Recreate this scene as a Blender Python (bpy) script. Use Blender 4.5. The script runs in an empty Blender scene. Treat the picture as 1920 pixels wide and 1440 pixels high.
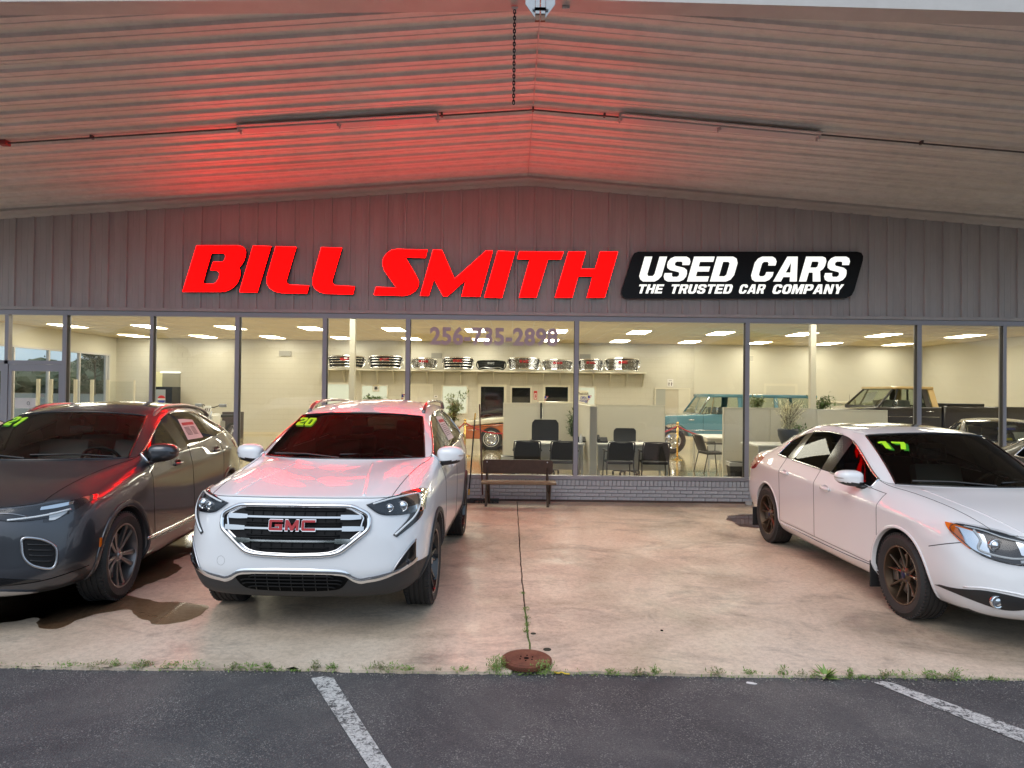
import bpy, bmesh, math, random
from mathutils import Vector, Matrix
from mathutils.bvhtree import BVHTree
R_ = math.radians
PI = math.pi
random.seed(7)
scene = bpy.context.scene
COL = scene.collection
# ---------------- camera ----------------
cam_d = bpy.data.cameras.new("camera")
cam = bpy.data.objects.new("camera", cam_d)
COL.objects.link(cam)
cam_d.sensor_width = 36.0
cam_d.lens = 24.0
cam_d.clip_start = 0.05
cam_d.clip_end = 2000
CAMPOS = Vector((0, 0, 1.78))
PITCH, ROLL, FPX = 0.0117, 0.0115, 1280.0
cam.matrix_world = Matrix.Translation(CAMPOS) @ Matrix.Rotation(PI / 2 + PITCH, 4, 'X') @ Matrix.Rotation(ROLL, 4, 'Z')
scene.camera = cam
# ---------------- world / sun / exposure ----------------
SUN_EL, SUN_AZ = 48.0, 205.0      # degrees; azimuth clockwise from +Y
world = bpy.data.worlds.new("World")
scene.world = world
world.use_nodes = True
wn = world.node_tree
for n in list(wn.nodes): wn.nodes.remove(n)
wo = wn.nodes.new('ShaderNodeOutputWorld'); wb = wn.nodes.new('ShaderNodeBackground')
sk = wn.nodes.new('ShaderNodeTexSky'); sk.sky_type = 'NISHITA'; sk.sun_disc = False
sk.sun_elevation = R_(SUN_EL); sk.sun_rotation = R_(SUN_AZ)
sk.air_density = 1.0; sk.dust_density = 4.0; sk.ozone_density = 2.0
wb.inputs['Strength'].default_value = 0.11
# thin overcast: the blue is partly washed out by an even grey-white cloud deck
cl = wn.nodes.new('ShaderNodeMixRGB'); cl.blend_type = 'MIX'; cl.inputs['Fac'].default_value = 0.60
cl.inputs['Color2'].default_value = (5.9, 7.6, 9.4, 1)
wn.links.new(sk.outputs[0], cl.inputs['Color1']); wn.links.new(cl.outputs[0], wb.inputs[0]); wn.links.new(wb.outputs[0], wo.inputs[0])
sd = bpy.data.lights.new("sun", 'SUN'); sd.energy = 0.5; sd.angle = R_(40); sd.color = (1, 0.96, 0.9)
sun = bpy.data.objects.new("sun", sd); COL.objects.link(sun)
az, el = R_(SUN_AZ), R_(SUN_EL)
sdir = Vector((math.sin(az) * math.cos(el), math.cos(az) * math.cos(el), math.sin(el)))
sun.rotation_euler = sdir.to_track_quat('Z', 'Y').to_euler()
vs = scene.view_settings
vs.view_transform = 'Standard'; vs.look = 'None'; vs.gamma = 1.0; vs.exposure = 0.52
vs.use_curve_mapping = False
cy = scene.cycles
cy.use_denoising = True
cy.max_bounces = 10; cy.diffuse_bounces = 4; cy.glossy_bounces = 4; cy.transparent_max_bounces = 24
cy.sample_clamp_indirect = 6.0
cy.caustics_reflective = False; cy.caustics_refractive = False

# ---------------- photo geometry helpers ----------------
_F = Vector((0, math.cos(PITCH), math.sin(PITCH))); _U = Vector((0, -math.sin(PITCH), math.cos(PITCH)))
def ray(u, v):
    a, b = u - 960, v - 720
    u0 = a * math.cos(ROLL) + b * math.sin(ROLL); v0 = -a * math.sin(ROLL) + b * math.cos(ROLL)
    return Vector((u0, 0, 0)) - _U * v0 + _F * FPX
def at(u, v, Y):
    d = ray(u, v); return CAMPOS + d * ((Y - CAMPOS.y) / d.y)
def atz(u, v, Z):
    d = ray(u, v); return CAMPOS + d * ((Z - CAMPOS.z) / d.z)

# ---------------- object helpers ----------------
def tag(o, label=None, cat=None, group=None, kind=None):
    if label: o['label'] = label
    if cat: o['category'] = cat
    if group: o['group'] = group
    if kind: o['kind'] = kind
    return o
def thing(name, label, cat, loc=(0, 0, 0), rz=0.0, group=None):
    o = bpy.data.objects.new(name, None); COL.objects.link(o)
    o.empty_display_size = 0.1
    o.location = loc; o.rotation_euler = (0, 0, rz)
    return tag(o, label, cat, group)
def link(name, me, mat=None, parent=None):
    o = bpy.data.objects.new(name, me); COL.objects.link(o)
    if mat is not None and len(me.materials) == 0:
        me.materials.append(mat)
    if parent is not None: o.parent = parent
    return o
def copy_tree(o, parent=None):
    c = o.copy(); COL.objects.link(c); c.parent = parent
    for ch in [x for x in o.children]: copy_tree(ch, c)
    return c
def smooth(me, on=True):
    me.polygons.foreach_set('use_smooth', [on] * len(me.polygons))
def setsmooth_angle(me, ang=35):
    # flat where edges are sharper than ang
    smooth(me, True)
    bm = bmesh.new(); bm.from_mesh(me)
    for e in bm.edges:
        if len(e.link_faces) == 2 and e.calc_face_angle(0) > R_(ang): e.smooth = False
    bm.to_mesh(me); bm.free()

class MB:
    """collects shapes, links them as ONE mesh object"""
    def __init__(s): s.v = []; s.f = []; s.mi = []
    def add(s, vs_, fs, m=0):
        b = len(s.v); s.v += [tuple(p) for p in vs_]; s.f += [tuple(b + i for i in q) for q in fs]; s.mi += [m] * len(fs)
    def box(s, x0, x1, y0, y1, z0, z1, m=0, M=None):
        p = [(x0, y0, z0), (x1, y0, z0), (x1, y1, z0), (x0, y1, z0), (x0, y0, z1), (x1, y0, z1), (x1, y1, z1), (x0, y1, z1)]
        if M is not None: p = [M @ Vector(q) for q in p]
        s.add(p, [(0, 3, 2, 1), (4, 5, 6, 7), (0, 1, 5, 4), (1, 2, 6, 5), (2, 3, 7, 6), (3, 0, 4, 7)], m)
    def bbox(s, x0, x1, y0, y1, z0, z1, b=0.01, m=0, M=None):
        """box with chamfered edges"""
        b = min(b, (x1 - x0) * .45, (y1 - y0) * .45, (z1 - z0) * .45)
        bm = bmesh.new()
        bmesh.ops.create_cube(bm, size=1.0)
        for v in bm.verts:
            v.co = Vector(((x0 + x1) / 2 + v.co.x * (x1 - x0), (y0 + y1) / 2 + v.co.y * (y1 - y0), (z0 + z1) / 2 + v.co.z * (z1 - z0)))
        bmesh.ops.bevel(bm, geom=bm.edges[:], offset=b, segments=2, profile=0.6, affect='EDGES')
        s.bm(bm, m, M); bm.free()
    def bm(s, bm, m=0, M=None):
        bm.verts.index_update()
        vs_ = [(M @ v.co) if M is not None else v.co for v in bm.verts]
        s.add(vs_, [[v.index for v in f.verts] for f in bm.faces], m)
    def tube(s, pts, r, n=8, m=0, closed=False, caps=True, flat=None):
        """sweep a circle; r scalar or list; flat=(rw, rh) elliptical in (side, up)"""
        pts = [Vector(p) for p in pts]; N = len(pts)
        if not hasattr(r, '__len__'): r = [r] * N
        prev = None; rings = []
        for i in range(N):
            if closed: t = pts[(i + 1) % N] - pts[i - 1]
            else: t = pts[min(i + 1, N - 1)] - pts[max(i - 1, 0)]
            if t.length < 1e-9: t = Vector((0, 0, 1))
            t.normalize()
            if prev is None:
                up = Vector((0, 0, 1)) if abs(t.z) < .9 else Vector((0, 1, 0))
                a = t.cross(up).normalized()
            else:
                a = prev - t * prev.dot(t)
                if a.length < 1e-6: a = t.orthogonal()
                a.normalize()
            prev = a; b = t.cross(a)
            rings.append([pts[i] + (a * math.cos(2 * PI * k / n) * r[i] * (flat[0] if flat else 1) + b * math.sin(2 * PI * k / n) * r[i] * (flat[1] if flat else 1)) for k in range(n)])
        base = len(s.v)
        for rg in rings: s.v += [tuple(q) for q in rg]
        M_ = N if closed else N - 1
        for i in range(M_):
            for k in range(n):
                a0 = base + i * n + k; a1 = base + i * n + (k + 1) % n
                b0 = base + ((i + 1) % N) * n + k; b1 = base + ((i + 1) % N) * n + (k + 1) % n
                s.f.append((a0, a1, b1, b0)); s.mi.append(m)
        if caps and not closed:
            s.f.append(tuple(base + k for k in range(n))[::-1]); s.mi.append(m)
            s.f.append(tuple(base + (N - 1) * n + k for k in range(n))); s.mi.append(m)
    def lathe(s, prof, n=24, M=None, m=0, close=False):
        """prof list of (r, h) about local Z"""
        base = len(s.v)
        for (r, h) in prof:
            for k in range(n):
                p = Vector((r * math.cos(2 * PI * k / n), r * math.sin(2 * PI * k / n), h))
                s.v.append(tuple(M @ p) if M is not None else tuple(p))
        L = len(prof)
        for i in range(L if close else L - 1):
            for k in range(n):
                j = (i + 1) % L
                s.f.append((base + i * n + k, base + i * n + (k + 1) % n, base + j * n + (k + 1) % n, base + j * n + k)); s.mi.append(m)
    def cyl(s, p0, p1, r, n=16, m=0, r1=None):
        s.tube([p0, p1], [r, r if r1 is None else r1], n, m)
    def prism(s, poly, h0, h1, M=None, m=0):
        """poly: 2D outline (CCW) in local XY, extruded h0..h1 in Z"""
        bm = bmesh.new()
        a = [bm.verts.new((p[0], p[1], h0)) for p in poly]; b = [bm.verts.new((p[0], p[1], h1)) for p in poly]
        n = len(poly)
        for i in range(n): bm.faces.new((a[i], a[(i + 1) % n], b[(i + 1) % n], b[i]))
        f1 = bm.faces.new(a[::-1]); f2 = bm.faces.new(b)
        bmesh.ops.triangulate(bm, faces=[f1, f2])
        s.bm(bm, m, M); bm.free()
    def mesh(s, name):
        me = bpy.data.meshes.new(name); me.from_pydata(s.v, [], s.f); me.update()
        return me
    def build(s, name, mats, parent=None, sm=False, ang=None):
        me = s.mesh(name)
        if not isinstance(mats, (list, tuple)): mats = [mats]
        for m in mats: me.materials.append(m)
        if len(mats) > 1: me.polygons.foreach_set('material_index', s.mi)
        if ang: setsmooth_angle(me, ang)
        elif sm: smooth(me)
        return link(name, me, None, parent)

# ---------------- materials ----------------
MATS = {}
def nodes_of(m): return m.node_tree.nodes, m.node_tree.links
def pbr(name, col, rough=0.5, metal=0.0, spec=0.5, coat=0.0, coatr=0.03, bump=None, var=None, emis=None, trans=None, sheen=None):
    """bump=(scale, strength, detail)  var=(scale, amount, colour2)"""
    m = bpy.data.materials.new(name); m.use_nodes = True
    N, L = nodes_of(m); b = N['Principled BSDF']
    b.inputs['Base Color'].default_value = (*col, 1); b.inputs['Roughness'].default_value = rough
    b.inputs['Metallic'].default_value = metal; b.inputs['Specular IOR Level'].default_value = spec
    b.inputs['Coat Weight'].default_value = coat; b.inputs['Coat Roughness'].default_value = coatr
    if emis:
        b.inputs['Emission Color'].default_value = (*emis[0], 1); b.inputs['Emission Strength'].default_value = emis[1]
    tc = None
    if bump or var:
        tc = N.new('ShaderNodeTexCoord')
    if var:
        t = N.new('ShaderNodeTexNoise'); t.inputs['Scale'].default_value = var[0]; t.inputs['Detail'].default_value = 6; t.inputs['Roughness'].default_value = .65
        L.new(tc.outputs['Object'], t.inputs['Vector'])
        r = N.new('ShaderNodeValToRGB'); r.color_ramp.elements[0].position = .35; r.color_ramp.elements[1].position = .68
        r.color_ramp.elements[0].color = (*col, 1); r.color_ramp.elements[1].color = (*var[2], 1)
        L.new(t.outputs['Fac'], r.inputs['Fac'])
        mx = N.new('ShaderNodeMixRGB'); mx.inputs['Fac'].default_value = var[1]; mx.inputs['Color1'].default_value = (*col, 1)
        L.new(r.outputs[0], mx.inputs['Color2']); L.new(mx.outputs[0], b.inputs['Base Color'])
        m['var'] = 1
    if bump:
        t = N.new('ShaderNodeTexNoise'); t.inputs['Scale'].default_value = bump[0]; t.inputs['Detail'].default_value = bump[2] if len(bump) > 2 else 4
        L.new(tc.outputs['Object'], t.inputs['Vector'])
        bp = N.new('ShaderNodeBump'); bp.inputs['Strength'].default_value = bump[1]; bp.inputs['Distance'].default_value = .01
        L.new(t.outputs['Fac'], bp.inputs['Height']); L.new(bp.outputs[0], b.inputs['Normal'])
    MATS[name] = m
    return m
def glass(name, tint, refl=1.0, rough=0.0, ior=1.5):
    m = bpy.data.materials.new(name); m.use_nodes = True
    N, L = nodes_of(m); N.remove(N['Principled BSDF']); o = N['Material Output']
    tr = N.new('ShaderNodeBsdfTransparent'); tr.inputs[0].default_value = (*tint, 1)
    gl = N.new('ShaderNodeBsdfGlossy'); gl.inputs['Roughness'].default_value = rough; gl.inputs[0].default_value = (refl, refl, refl, 1)
    fr = N.new('ShaderNodeFresnel'); fr.inputs['IOR'].default_value = ior
    mx = N.new('ShaderNodeMixShader'); L.new(fr.outputs[0], mx.inputs[0]); L.new(tr.outputs[0], mx.inputs[1]); L.new(gl.outputs[0], mx.inputs[2]); L.new(mx.outputs[0], o.inputs[0])
    MATS[name] = m
    return m
def emit(name, col, s):
    m = bpy.data.materials.new(name); m.use_nodes = True
    N, L = nodes_of(m); b = N['Principled BSDF']; b.inputs['Base Color'].default_value = (col[0] * .3, col[1] * .3, col[2] * .3, 1)
    b.inputs['Specular IOR Level'].default_value = .15; b.inputs['Roughness'].default_value = .6
    b.inputs['Emission Color'].default_value = (*col, 1); b.inputs['Emission Strength'].default_value = s
    return m
# ---------------- common materials ----------------
M_black = pbr('black_plastic', (.018, .018, .019), .45, bump=(180, .15))
M_slat = pbr('grille_slat_black', (.006, .006, .0065), .6, spec=.2)
M_gchrome = pbr('grille_chrome', (.55, .56, .58), .12, 1.0)
M_privacy = glass('privacy_glass', (.09, .09, .09), .9, ior=1.6)
M_clad = pbr('cladding_plastic', (.03, .03, .032), .55, bump=(250, .2))
M_gloss = pbr('gloss_black', (.008, .008, .009), .12, coat=.5)
M_chrome = pbr('chrome', (.75, .76, .78), .08, 1.0)
M_satin = pbr('satin_silver', (.5, .5, .52), .28, 1.0)
M_rubber = pbr('tyre_rubber', (.022, .021, .021), .72, bump=(60, .3), var=(9, .5, (.035, .032, .03)))
M_seam = pbr('panel_gap', (.004, .004, .004), .9, spec=.1)
M_disc = pbr('brake_disc', (.28, .27, .26), .35, 1.0)
M_wsglass = glass('tinted_windshield', (.24, .26, .24), .6, ior=1.36)
M_sideglass = glass('tinted_side_glass', (.22, .23, .22), .95, ior=1.6)
M_darkglass = glass('dark_side_glass', (.07, .07, .07), .22, ior=1.5)
M_wslight = glass('clear_windshield', (.52, .54, .52), .85, ior=1.36)
M_lens = glass('lamp_lens', (.80, .82, .84), .9, ior=1.33)
M_lampdark = pbr('lamp_housing', (.03, .03, .035), .2, .3, coat=.6)
M_lampchrome = pbr('lamp_reflector', (.8, .82, .85), .12, 1.0)
M_drl = pbr('light_guide', (.75, .78, .8), .15, .0, coat=1)
M_amber = pbr('amber_lens', (.75, .16, .01), .12, coat=1)
M_redlens = pbr('red_lens', (.45, .01, .012), .1, coat=1)
M_trim_dark = pbr('cabin_trim_dark', (.02, .02, .022), .7)
M_trim_grey = pbr('cabin_trim_grey', (.3, .29, .28), .7)
M_seat_light = pbr('seat_leather_light', (.42, .41, .39), .5, bump=(30, .2))
M_seat_dark = pbr('seat_cloth_dark', (.035, .035, .037), .8)
M_lime = pbr('lime_marker', (.42, .82, .02), .5)
M_green = pbr('green_shadow_print', (.02, .22, .01), .5)
M_paper = pbr('window_paper', (.75, .72, .70), .6)
M_ink = pbr('printed_ink', (.12, .1, .1), .7)
M_redink = pbr('printed_red', (.5, .03, .05), .6)
M_redbadge = pbr('red_enamel', (.42, .008, .015), .35, coat=.3)

def paint(name, col, metal=0.0, rough=.35):
    m = pbr(name, col, rough, metal, coat=1.0, coatr=.02)
    return m
P_white = paint('white_paint', (.80, .81, .83))
P_pearl = paint('pearl_white_paint', (.78, .78, .79))
P_grey = paint('metallic_grey_paint', (.060, .062, .072), .6, .30)
P_black = paint('black_paint', (.012, .012, .013))

# ================= car builder =================
def cr(p0, p1, p2, p3, t):
    return .5 * ((2 * p1) + (-p0 + p2) * t + (2 * p0 - 5 * p1 + 4 * p2 - p3) * t * t + (-p0 + 3 * p1 - 3 * p2 + p3) * t * t * t)
def curve(pts, n, closed=False, lin=False):
    """resample polyline through pts (Catmull-Rom unless lin) to n points, even arc length"""
    P = [Vector(p) if len(p) == 3 else Vector((p[0], p[1], 0)) for p in pts]
    K = len(P); dense = []
    segs = K if closed else K - 1
    for i in range(segs):
        a = P[(i - 1) % K] if (closed or i > 0) else P[i]; b = P[i]; c = P[(i + 1) % K]; d = P[(i + 2) % K] if (closed or i + 2 < K) else c
        for k in range(16):
            t = k / 16; dense.append(b.lerp(c, t) if lin else cr(a, b, c, d, t))
    dense.append(P[0].copy() if closed else P[-1].copy())
    L = [0]
    for i in range(1, len(dense)): L.append(L[-1] + (dense[i] - dense[i - 1]).length)
    out = []; j = 0
    cnt = n if closed else n - 1
    for k in range(n):
        s_ = L[-1] * k / max(cnt, 1)
        while j < len(L) - 2 and L[j + 1] < s_: j += 1
        w = (s_ - L[j]) / max(L[j + 1] - L[j], 1e-9)
        out.append(dense[j].lerp(dense[j + 1], min(max(w, 0), 1)))
    return out

def split_loose(o):
    """each connected piece of a part becomes a part of its own"""
    me = o.data; n = len(me.vertices); par = list(range(n))
    def fd(i):
        while par[i] != i: par[i] = par[par[i]]; i = par[i]
        return i
    for e in me.edges:
        a, b = fd(e.vertices[0]), fd(e.vertices[1])
        if a != b: par[a] = b
    grp = {}
    for p in me.polygons: grp.setdefault(fd(p.vertices[0]), []).append(p)
    if len(grp) < 2: return
    for k, pl in grp.items():
        ids = {}; fs = []; vs_ = []
        for p in pl:
            q = []
            for i in p.vertices:
                if i not in ids: ids[i] = len(vs_); vs_.append(tuple(me.vertices[i].co))
                q.append(ids[i])
            fs.append(q)
        m_ = bpy.data.meshes.new(me.name); m_.from_pydata(vs_, [], fs); m_.update(); smooth(m_, pl[0].use_smooth)
        link(o.name.split('.')[0], m_, me.materials[0], o.parent)
    bpy.data.objects.remove(o)
class Car:
    """all coordinates: x = lateral, y = rearward from the front axle, z = up (front faces -y)"""
    REG = ['body', 'hood', 'front_door', 'rear_door', 'front_bumper', 'cladding', 'windshield', 'door_window', 'rear_door_window', 'quarter_window', 'rear_window', 'pillar_trim', 'roof', 'wheel_well', 'sunroof', 'tailgate']
    def __init__(s, sp):
        s.sp = sp
        s.root = thing(sp['name'], sp['label'], 'car', (sp['pos'][0], sp['pos'][1], 0), R_(sp['yaw']), sp.get('group'))
        s.cage()
    def cage(s):
        sp = s.sp; S = sp['side']; T = sp['top']; F = sp['front']; B = sp['rear']
        n = len(S); K = len(S[0]); J = len(T[0])   # K side rows (0 = bottom .. K-1 = belt), J top columns (0 = belt .. J-1 = centre)
        verts = []; faces = []; regs = []; creases = []; idx = {}
        def V(p, side):
            x = p[0] * side
            if abs(x) < 1e-4: x = 0.0; side = 1
            key = (round(x, 5), round(p[1], 5), round(p[2], 5))
            if key not in idx: idx[key] = len(verts); verts.append((x, p[1], p[2]))
            return idx[key]
        R = lambda nme: s.REG.index(nme)
        def quad(a, b, c, d, side, r):
            ids = [V(a, side), V(b, side), V(c, side), V(d, side)]
            o = []
            for i in ids:
                if i not in o: o.append(i)
            if len(o) < 3: return
            if side < 0: o = o[::-1]
            faces.append(tuple(o)); regs.append(R(r))
        TT = [[S[i][K - 1]] + list(T[i][1:]) for i in range(n)]
        for i in range(n): assert len(T[i]) == J and len(S[i]) == K, (i, len(T[i]), len(S[i]))
        FF = [[None] * J for k in range(K)]; BB = [[None] * J for k in range(K)]
        for k in range(K):
            for j in range(J):
                FF[k][j] = S[0][k] if j == 0 else (TT[0][j] if k == K - 1 else F[k][j - 1])
                BB[k][j] = S[n - 1][k] if j == 0 else (TT[n - 1][j] if k == K - 1 else B[k][j - 1])
        for side in (1, -1):
            for i in range(n - 1):
                for k in range(K - 1):
                    quad(S[i][k], S[i + 1][k], S[i + 1][k + 1], S[i][k + 1], side, sp['sreg'](i, k))
                for j in range(J - 1):
                    quad(TT[i][j], TT[i + 1][j], TT[i + 1][j + 1], TT[i][j + 1], side, sp['treg'](i, j))
                # underside
                bx = [tuple([S[i][0][0] * (1 - j / (J - 1)), (FF[0][j][1] if i == 0 else (BB[0][j][1] if i == n - 1 else S[i][0][1])), S[i][0][2]]) for j in range(J)]
                by = [tuple([S[i + 1][0][0] * (1 - j / (J - 1)), (BB[0][j][1] if i + 1 == n - 1 else S[i + 1][0][1]), S[i + 1][0][2]]) for j in range(J)]
                if i == 0: bx = [FF[0][j] for j in range(J)]
                if i + 1 == n - 1: by = [BB[0][j] for j in range(J)]
                for j in range(J - 1): quad(bx[j], bx[j + 1], by[j + 1], by[j], side, 'cladding')
            for k in range(K - 1):
                for j in range(J - 1):
                    quad(FF[k][j], FF[k + 1][j], FF[k + 1][j + 1], FF[k][j + 1], side, sp['freg'](k, j))
                    quad(BB[k][j], BB[k][j + 1], BB[k + 1][j + 1], BB[k + 1][j], side, sp['breg'](k, j))
        me = bpy.data.meshes.new('cage'); me.from_pydata(verts, [], faces); me.update()
        for r in s.REG: me.materials.append(bpy.data.materials.get('reg_' + r) or bpy.data.materials.new('reg_' + r))
        me.polygons.foreach_set('material_index', regs)
        bm = bmesh.new(); bm.from_mesh(me); bmesh.ops.recalc_face_normals(bm, faces=bm.faces[:])
        cl = bm.edges.layers.float.get('crease_edge') or bm.edges.layers.float.new('crease_edge')
        bm.edges.ensure_lookup_table(); bm.verts.ensure_lookup_table()
        def crease(a, b, w):
            for side in (1, -1):
                e = bm.edges.get((bm.verts[V(a, side)], bm.verts[V(b, side)])) if V(a, side) != V(b, side) else None
                if e: e[cl] = w
        for (kind, row, i0, i1, w) in sp.get('crease', []):
            for i in range(i0, i1):
                if kind == 's': crease(S[i][row], S[i + 1][row], w)
                elif kind == 't': crease(TT[i][row], TT[i + 1][row], w)
                elif kind == 'f': crease(FF[row][i], FF[row][i + 1], w)
                elif kind == 'fc': crease(FF[i][row], FF[i + 1][row], w)
                elif kind == 'b': crease(BB[row][i], BB[row][i + 1], w)
                elif kind == 'tc': crease(TT[row][i], TT[row][i + 1], w)
        bm.to_mesh(me); bm.free()
        o = bpy.data.objects.new('cage', me); COL.objects.link(o)
        md = o.modifiers.new('s', 'SUBSURF'); md.levels = 3; md.render_levels = 3
        # wheel arches
        cm = MB(); wr = sp['arch_r']
        for wy in (0, sp['wb']):
            for sx in (1, -1):
                x0, x1 = (.46, 1.3) if sx > 0 else (-1.3, -.46)
                Mx = Matrix.Translation((x0, wy, sp['tyre_r'] + sp.get('arch_dz', 0.0))) @ Matrix.Rotation(PI / 2, 4, 'Y')
                c = MB(); 
                nn = 56
                ring0 = [(wr * math.cos(2 * PI * k / nn), wr * math.sin(2 * PI * k / nn)) for k in range(nn)]
                v0 = [Mx @ Vector((a, b, 0)) for a, b in ring0]; v1 = [Mx @ Vector((a, b, x1 - x0)) for a, b in ring0]
                cm.add(v0 + v1, [tuple(range(nn))[::-1], tuple(range(nn, 2 * nn))] + [(k, (k + 1) % nn, nn + (k + 1) % nn, nn + k) for k in range(nn)])
        cme = cm.mesh('cut')
        for r in s.REG: cme.materials.append(bpy.data.materials['reg_' + r])
        cme.polygons.foreach_set('material_index', [R('wheel_well')] * len(cme.polygons))
        b2 = bmesh.new(); b2.from_mesh(cme); bmesh.ops.recalc_face_normals(b2, faces=b2.faces[:]); b2.to_mesh(cme); b2.free()
        co = bpy.data.objects.new('cut', cme); COL.objects.link(co)
        dg = bpy.context.evaluated_depsgraph_get()
        full = bpy.data.meshes.new_from_object(o.evaluated_get(dg))
        s.bvh = BVHTree.FromPolygons([v.co.copy() for v in full.vertices], [tuple(p.vertices) for p in full.polygons])
        bo = o.modifiers.new('b', 'BOOLEAN'); bo.operation = 'DIFFERENCE'; bo.object = co
        try: bo.solver = 'MANIFOLD'
        except Exception: bo.solver = 'EXACT'
        dg = bpy.context.evaluated_depsgraph_get(); dg.update()
        cutm = bpy.data.meshes.new_from_object(o.evaluated_get(dg))
        if len(cutm.polygons) < 100:
            bo.solver = 'EXACT'; dg.update(); cutm = bpy.data.meshes.new_from_object(o.evaluated_get(dg))
        bpy.data.objects.remove(o); bpy.data.objects.remove(co)
        s.mesh = cutm
        s.split()
    def split(s):
        """one object per region; dark seams along the edges where two painted regions meet"""
        me = s.mesh; sp = s.sp; REG = s.REG
        co = [v.co.copy() for v in me.vertices]; nr = [v.normal.copy() for v in me.vertices]
        bym = {}
        for p in me.polygons: bym.setdefault(p.material_index, []).append((tuple(p.vertices), p.center.copy()))
        mats = dict(body=sp['paint'], hood=sp['paint'], front_door=sp['paint'], rear_door=sp['paint'], front_bumper=sp['paint'], cladding=sp.get('clad', M_clad), windshield=sp.get('ws', M_wsglass), door_window=sp.get('sg', M_sideglass), rear_door_window=sp.get('rg', M_privacy), quarter_window=sp.get('rg', M_privacy), rear_window=sp.get('rg', M_privacy), pillar_trim=M_gloss, roof=sp['paint'], wheel_well=M_clad, sunroof=M_gloss, tailgate=sp['paint'])
        s.parts = {}
        lr = {'front_door', 'rear_door', 'door_window', 'rear_door_window', 'quarter_window'}
        def mk(name, fl, mat):
            used = {}; vs_ = []; fs = []; ns = []
            for f, c in fl:
                q = []
                for i in f:
                    if i not in used: used[i] = len(vs_); vs_.append(co[i]); ns.append(nr[i])
                    q.append(used[i])
                fs.append(q)
            m_ = bpy.data.meshes.new(name); m_.from_pydata([tuple(v) for v in vs_], [], fs); m_.update(); smooth(m_)
            try: m_.normals_split_custom_set_from_vertices([tuple(n_) for n_ in ns]) if name != 'wheel_well' else None
            except Exception: pass
            return link(name, m_, mat, s.root)
        for mi, fl in bym.items():
            rn = REG[mi] if mi < len(REG) else 'wheel_well'
            if rn in lr:
                nm = {'front_door': 'door', 'rear_door': 'door', 'rear_door_window': 'door_window'}.get(rn, rn)
                for sg in (1, -1):
                    f2 = [x for x in fl if x[1].x * sg > 0]
                    if f2: s.parts[(rn, sg)] = mk(nm, f2, mats[rn])
            else:
                s.parts[rn] = mk(rn, fl, mats[rn])
                if rn in ('pillar_trim', 'wheel_well', 'roof', 'sunroof'): split_loose(s.parts[rn])
        # inner cabin lining
        inn = MB(); used = {}; vs_ = []; fs = []
        solid = {'body', 'hood', 'front_door', 'rear_door', 'front_bumper', 'roof', 'pillar_trim', 'tailgate', 'sunroof'}
        for mi, fl in bym.items():
            if mi >= len(REG) or REG[mi] not in solid: continue
            for f, c in fl:
                if c.y < sp.get('cowl_y', .3) - .1: continue
                q = []
                for i in f:
                    if i not in used: used[i] = len(vs_); vs_.append(tuple(co[i] - nr[i] * .018))
                    q.append(used[i])
                fs.append(q[::-1])
        m_ = bpy.data.meshes.new('cabin_lining'); m_.from_pydata(vs_, [], fs); m_.update(); smooth(m_)
        link('cabin_lining', m_, sp.get('lining', M_trim_grey), s.root)
        # seams and trims
        ed = {}
        for p in me.polygons:
            n = len(p.vertices)
            for k in range(n):
                a, b = p.vertices[k], p.vertices[(k + 1) % n]
                ed.setdefault((min(a, b), max(a, b)), set()).add(REG[p.material_index] if p.material_index < len(REG) else 'wheel_well')
        def loops(sel):
            adj = {}
            for a, b in sel: adj.setdefault(a, []).append(b); adj.setdefault(b, []).append(a)
            seen = set(); out = []
            def walk(st, nx):
                path = [st, nx]; seen.add((min(st, nx), max(st, nx)))
                while True:
                    c = path[-1]
                    if len(adj[c]) != 2: break
                    n2 = [q for q in adj[c] if (min(c, q), max(c, q)) not in seen]
                    if not n2: break
                    seen.add((min(c, n2[0]), max(c, n2[0]))); path.append(n2[0])
                return path
            for st in adj:
                if len(adj[st]) != 2:
                    for nx in adj[st]:
                        if (min(st, nx), max(st, nx)) not in seen: out.append(walk(st, nx))
            for st in adj:
                for nx in adj[st]:
                    if (min(st, nx), max(st, nx)) not in seen: out.append(walk(st, nx))
            return out
        paints = {'body', 'hood', 'front_door', 'rear_door', 'front_bumper', 'roof', 'tailgate'}
        gl = {'door_window', 'rear_door_window', 'quarter_window'}
        sm_ = MB()
        sel = [e for e, r in ed.items() if len(r) == 2 and (r <= paints) and not (r == {'roof', 'body'}) and not (r == {'front_bumper', 'body'})]
        for pth in loops(sel): sm_.tube([co[i] for i in pth], .0025, 5, caps=False)
        split_loose(sm_.build('panel_seam', M_seam, s.root))
        tr = MB()
        sel = [e for e, r in ed.items() if len(r) == 2 and (r & gl) and not (r <= gl) and not ('pillar_trim' in r)]
        if sp.get('pillar_in_trim'):
            sel += [e for e, r in ed.items() if len(r) == 2 and 'pillar_trim' in r and (r & paints)]
        for pth in loops(sel): tr.tube([co[i] + nr[i] * .003 for i in pth], sp.get('trim_r', .009), 6, caps=False)
        split_loose(tr.build('window_trim', sp.get('trim', M_chrome), s.root, sm=True))
        tb = MB()
        sel = [e for e, r in ed.items() if len(r) == 2 and (r & {'windshield', 'rear_window'}) and (r & paints | r & {'pillar_trim'})]
        for pth in loops(sel): tb.tube([co[i] for i in pth], .009, 6, caps=False)
        sel = [e for e, r in ed.items() if len(r) == 2 and r <= gl]
        for pth in loops(sel): tb.tube([co[i] for i in pth], .012, 6, caps=False)
        split_loose(tb.build('glass_seal', M_gloss, s.root, sm=True))
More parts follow.
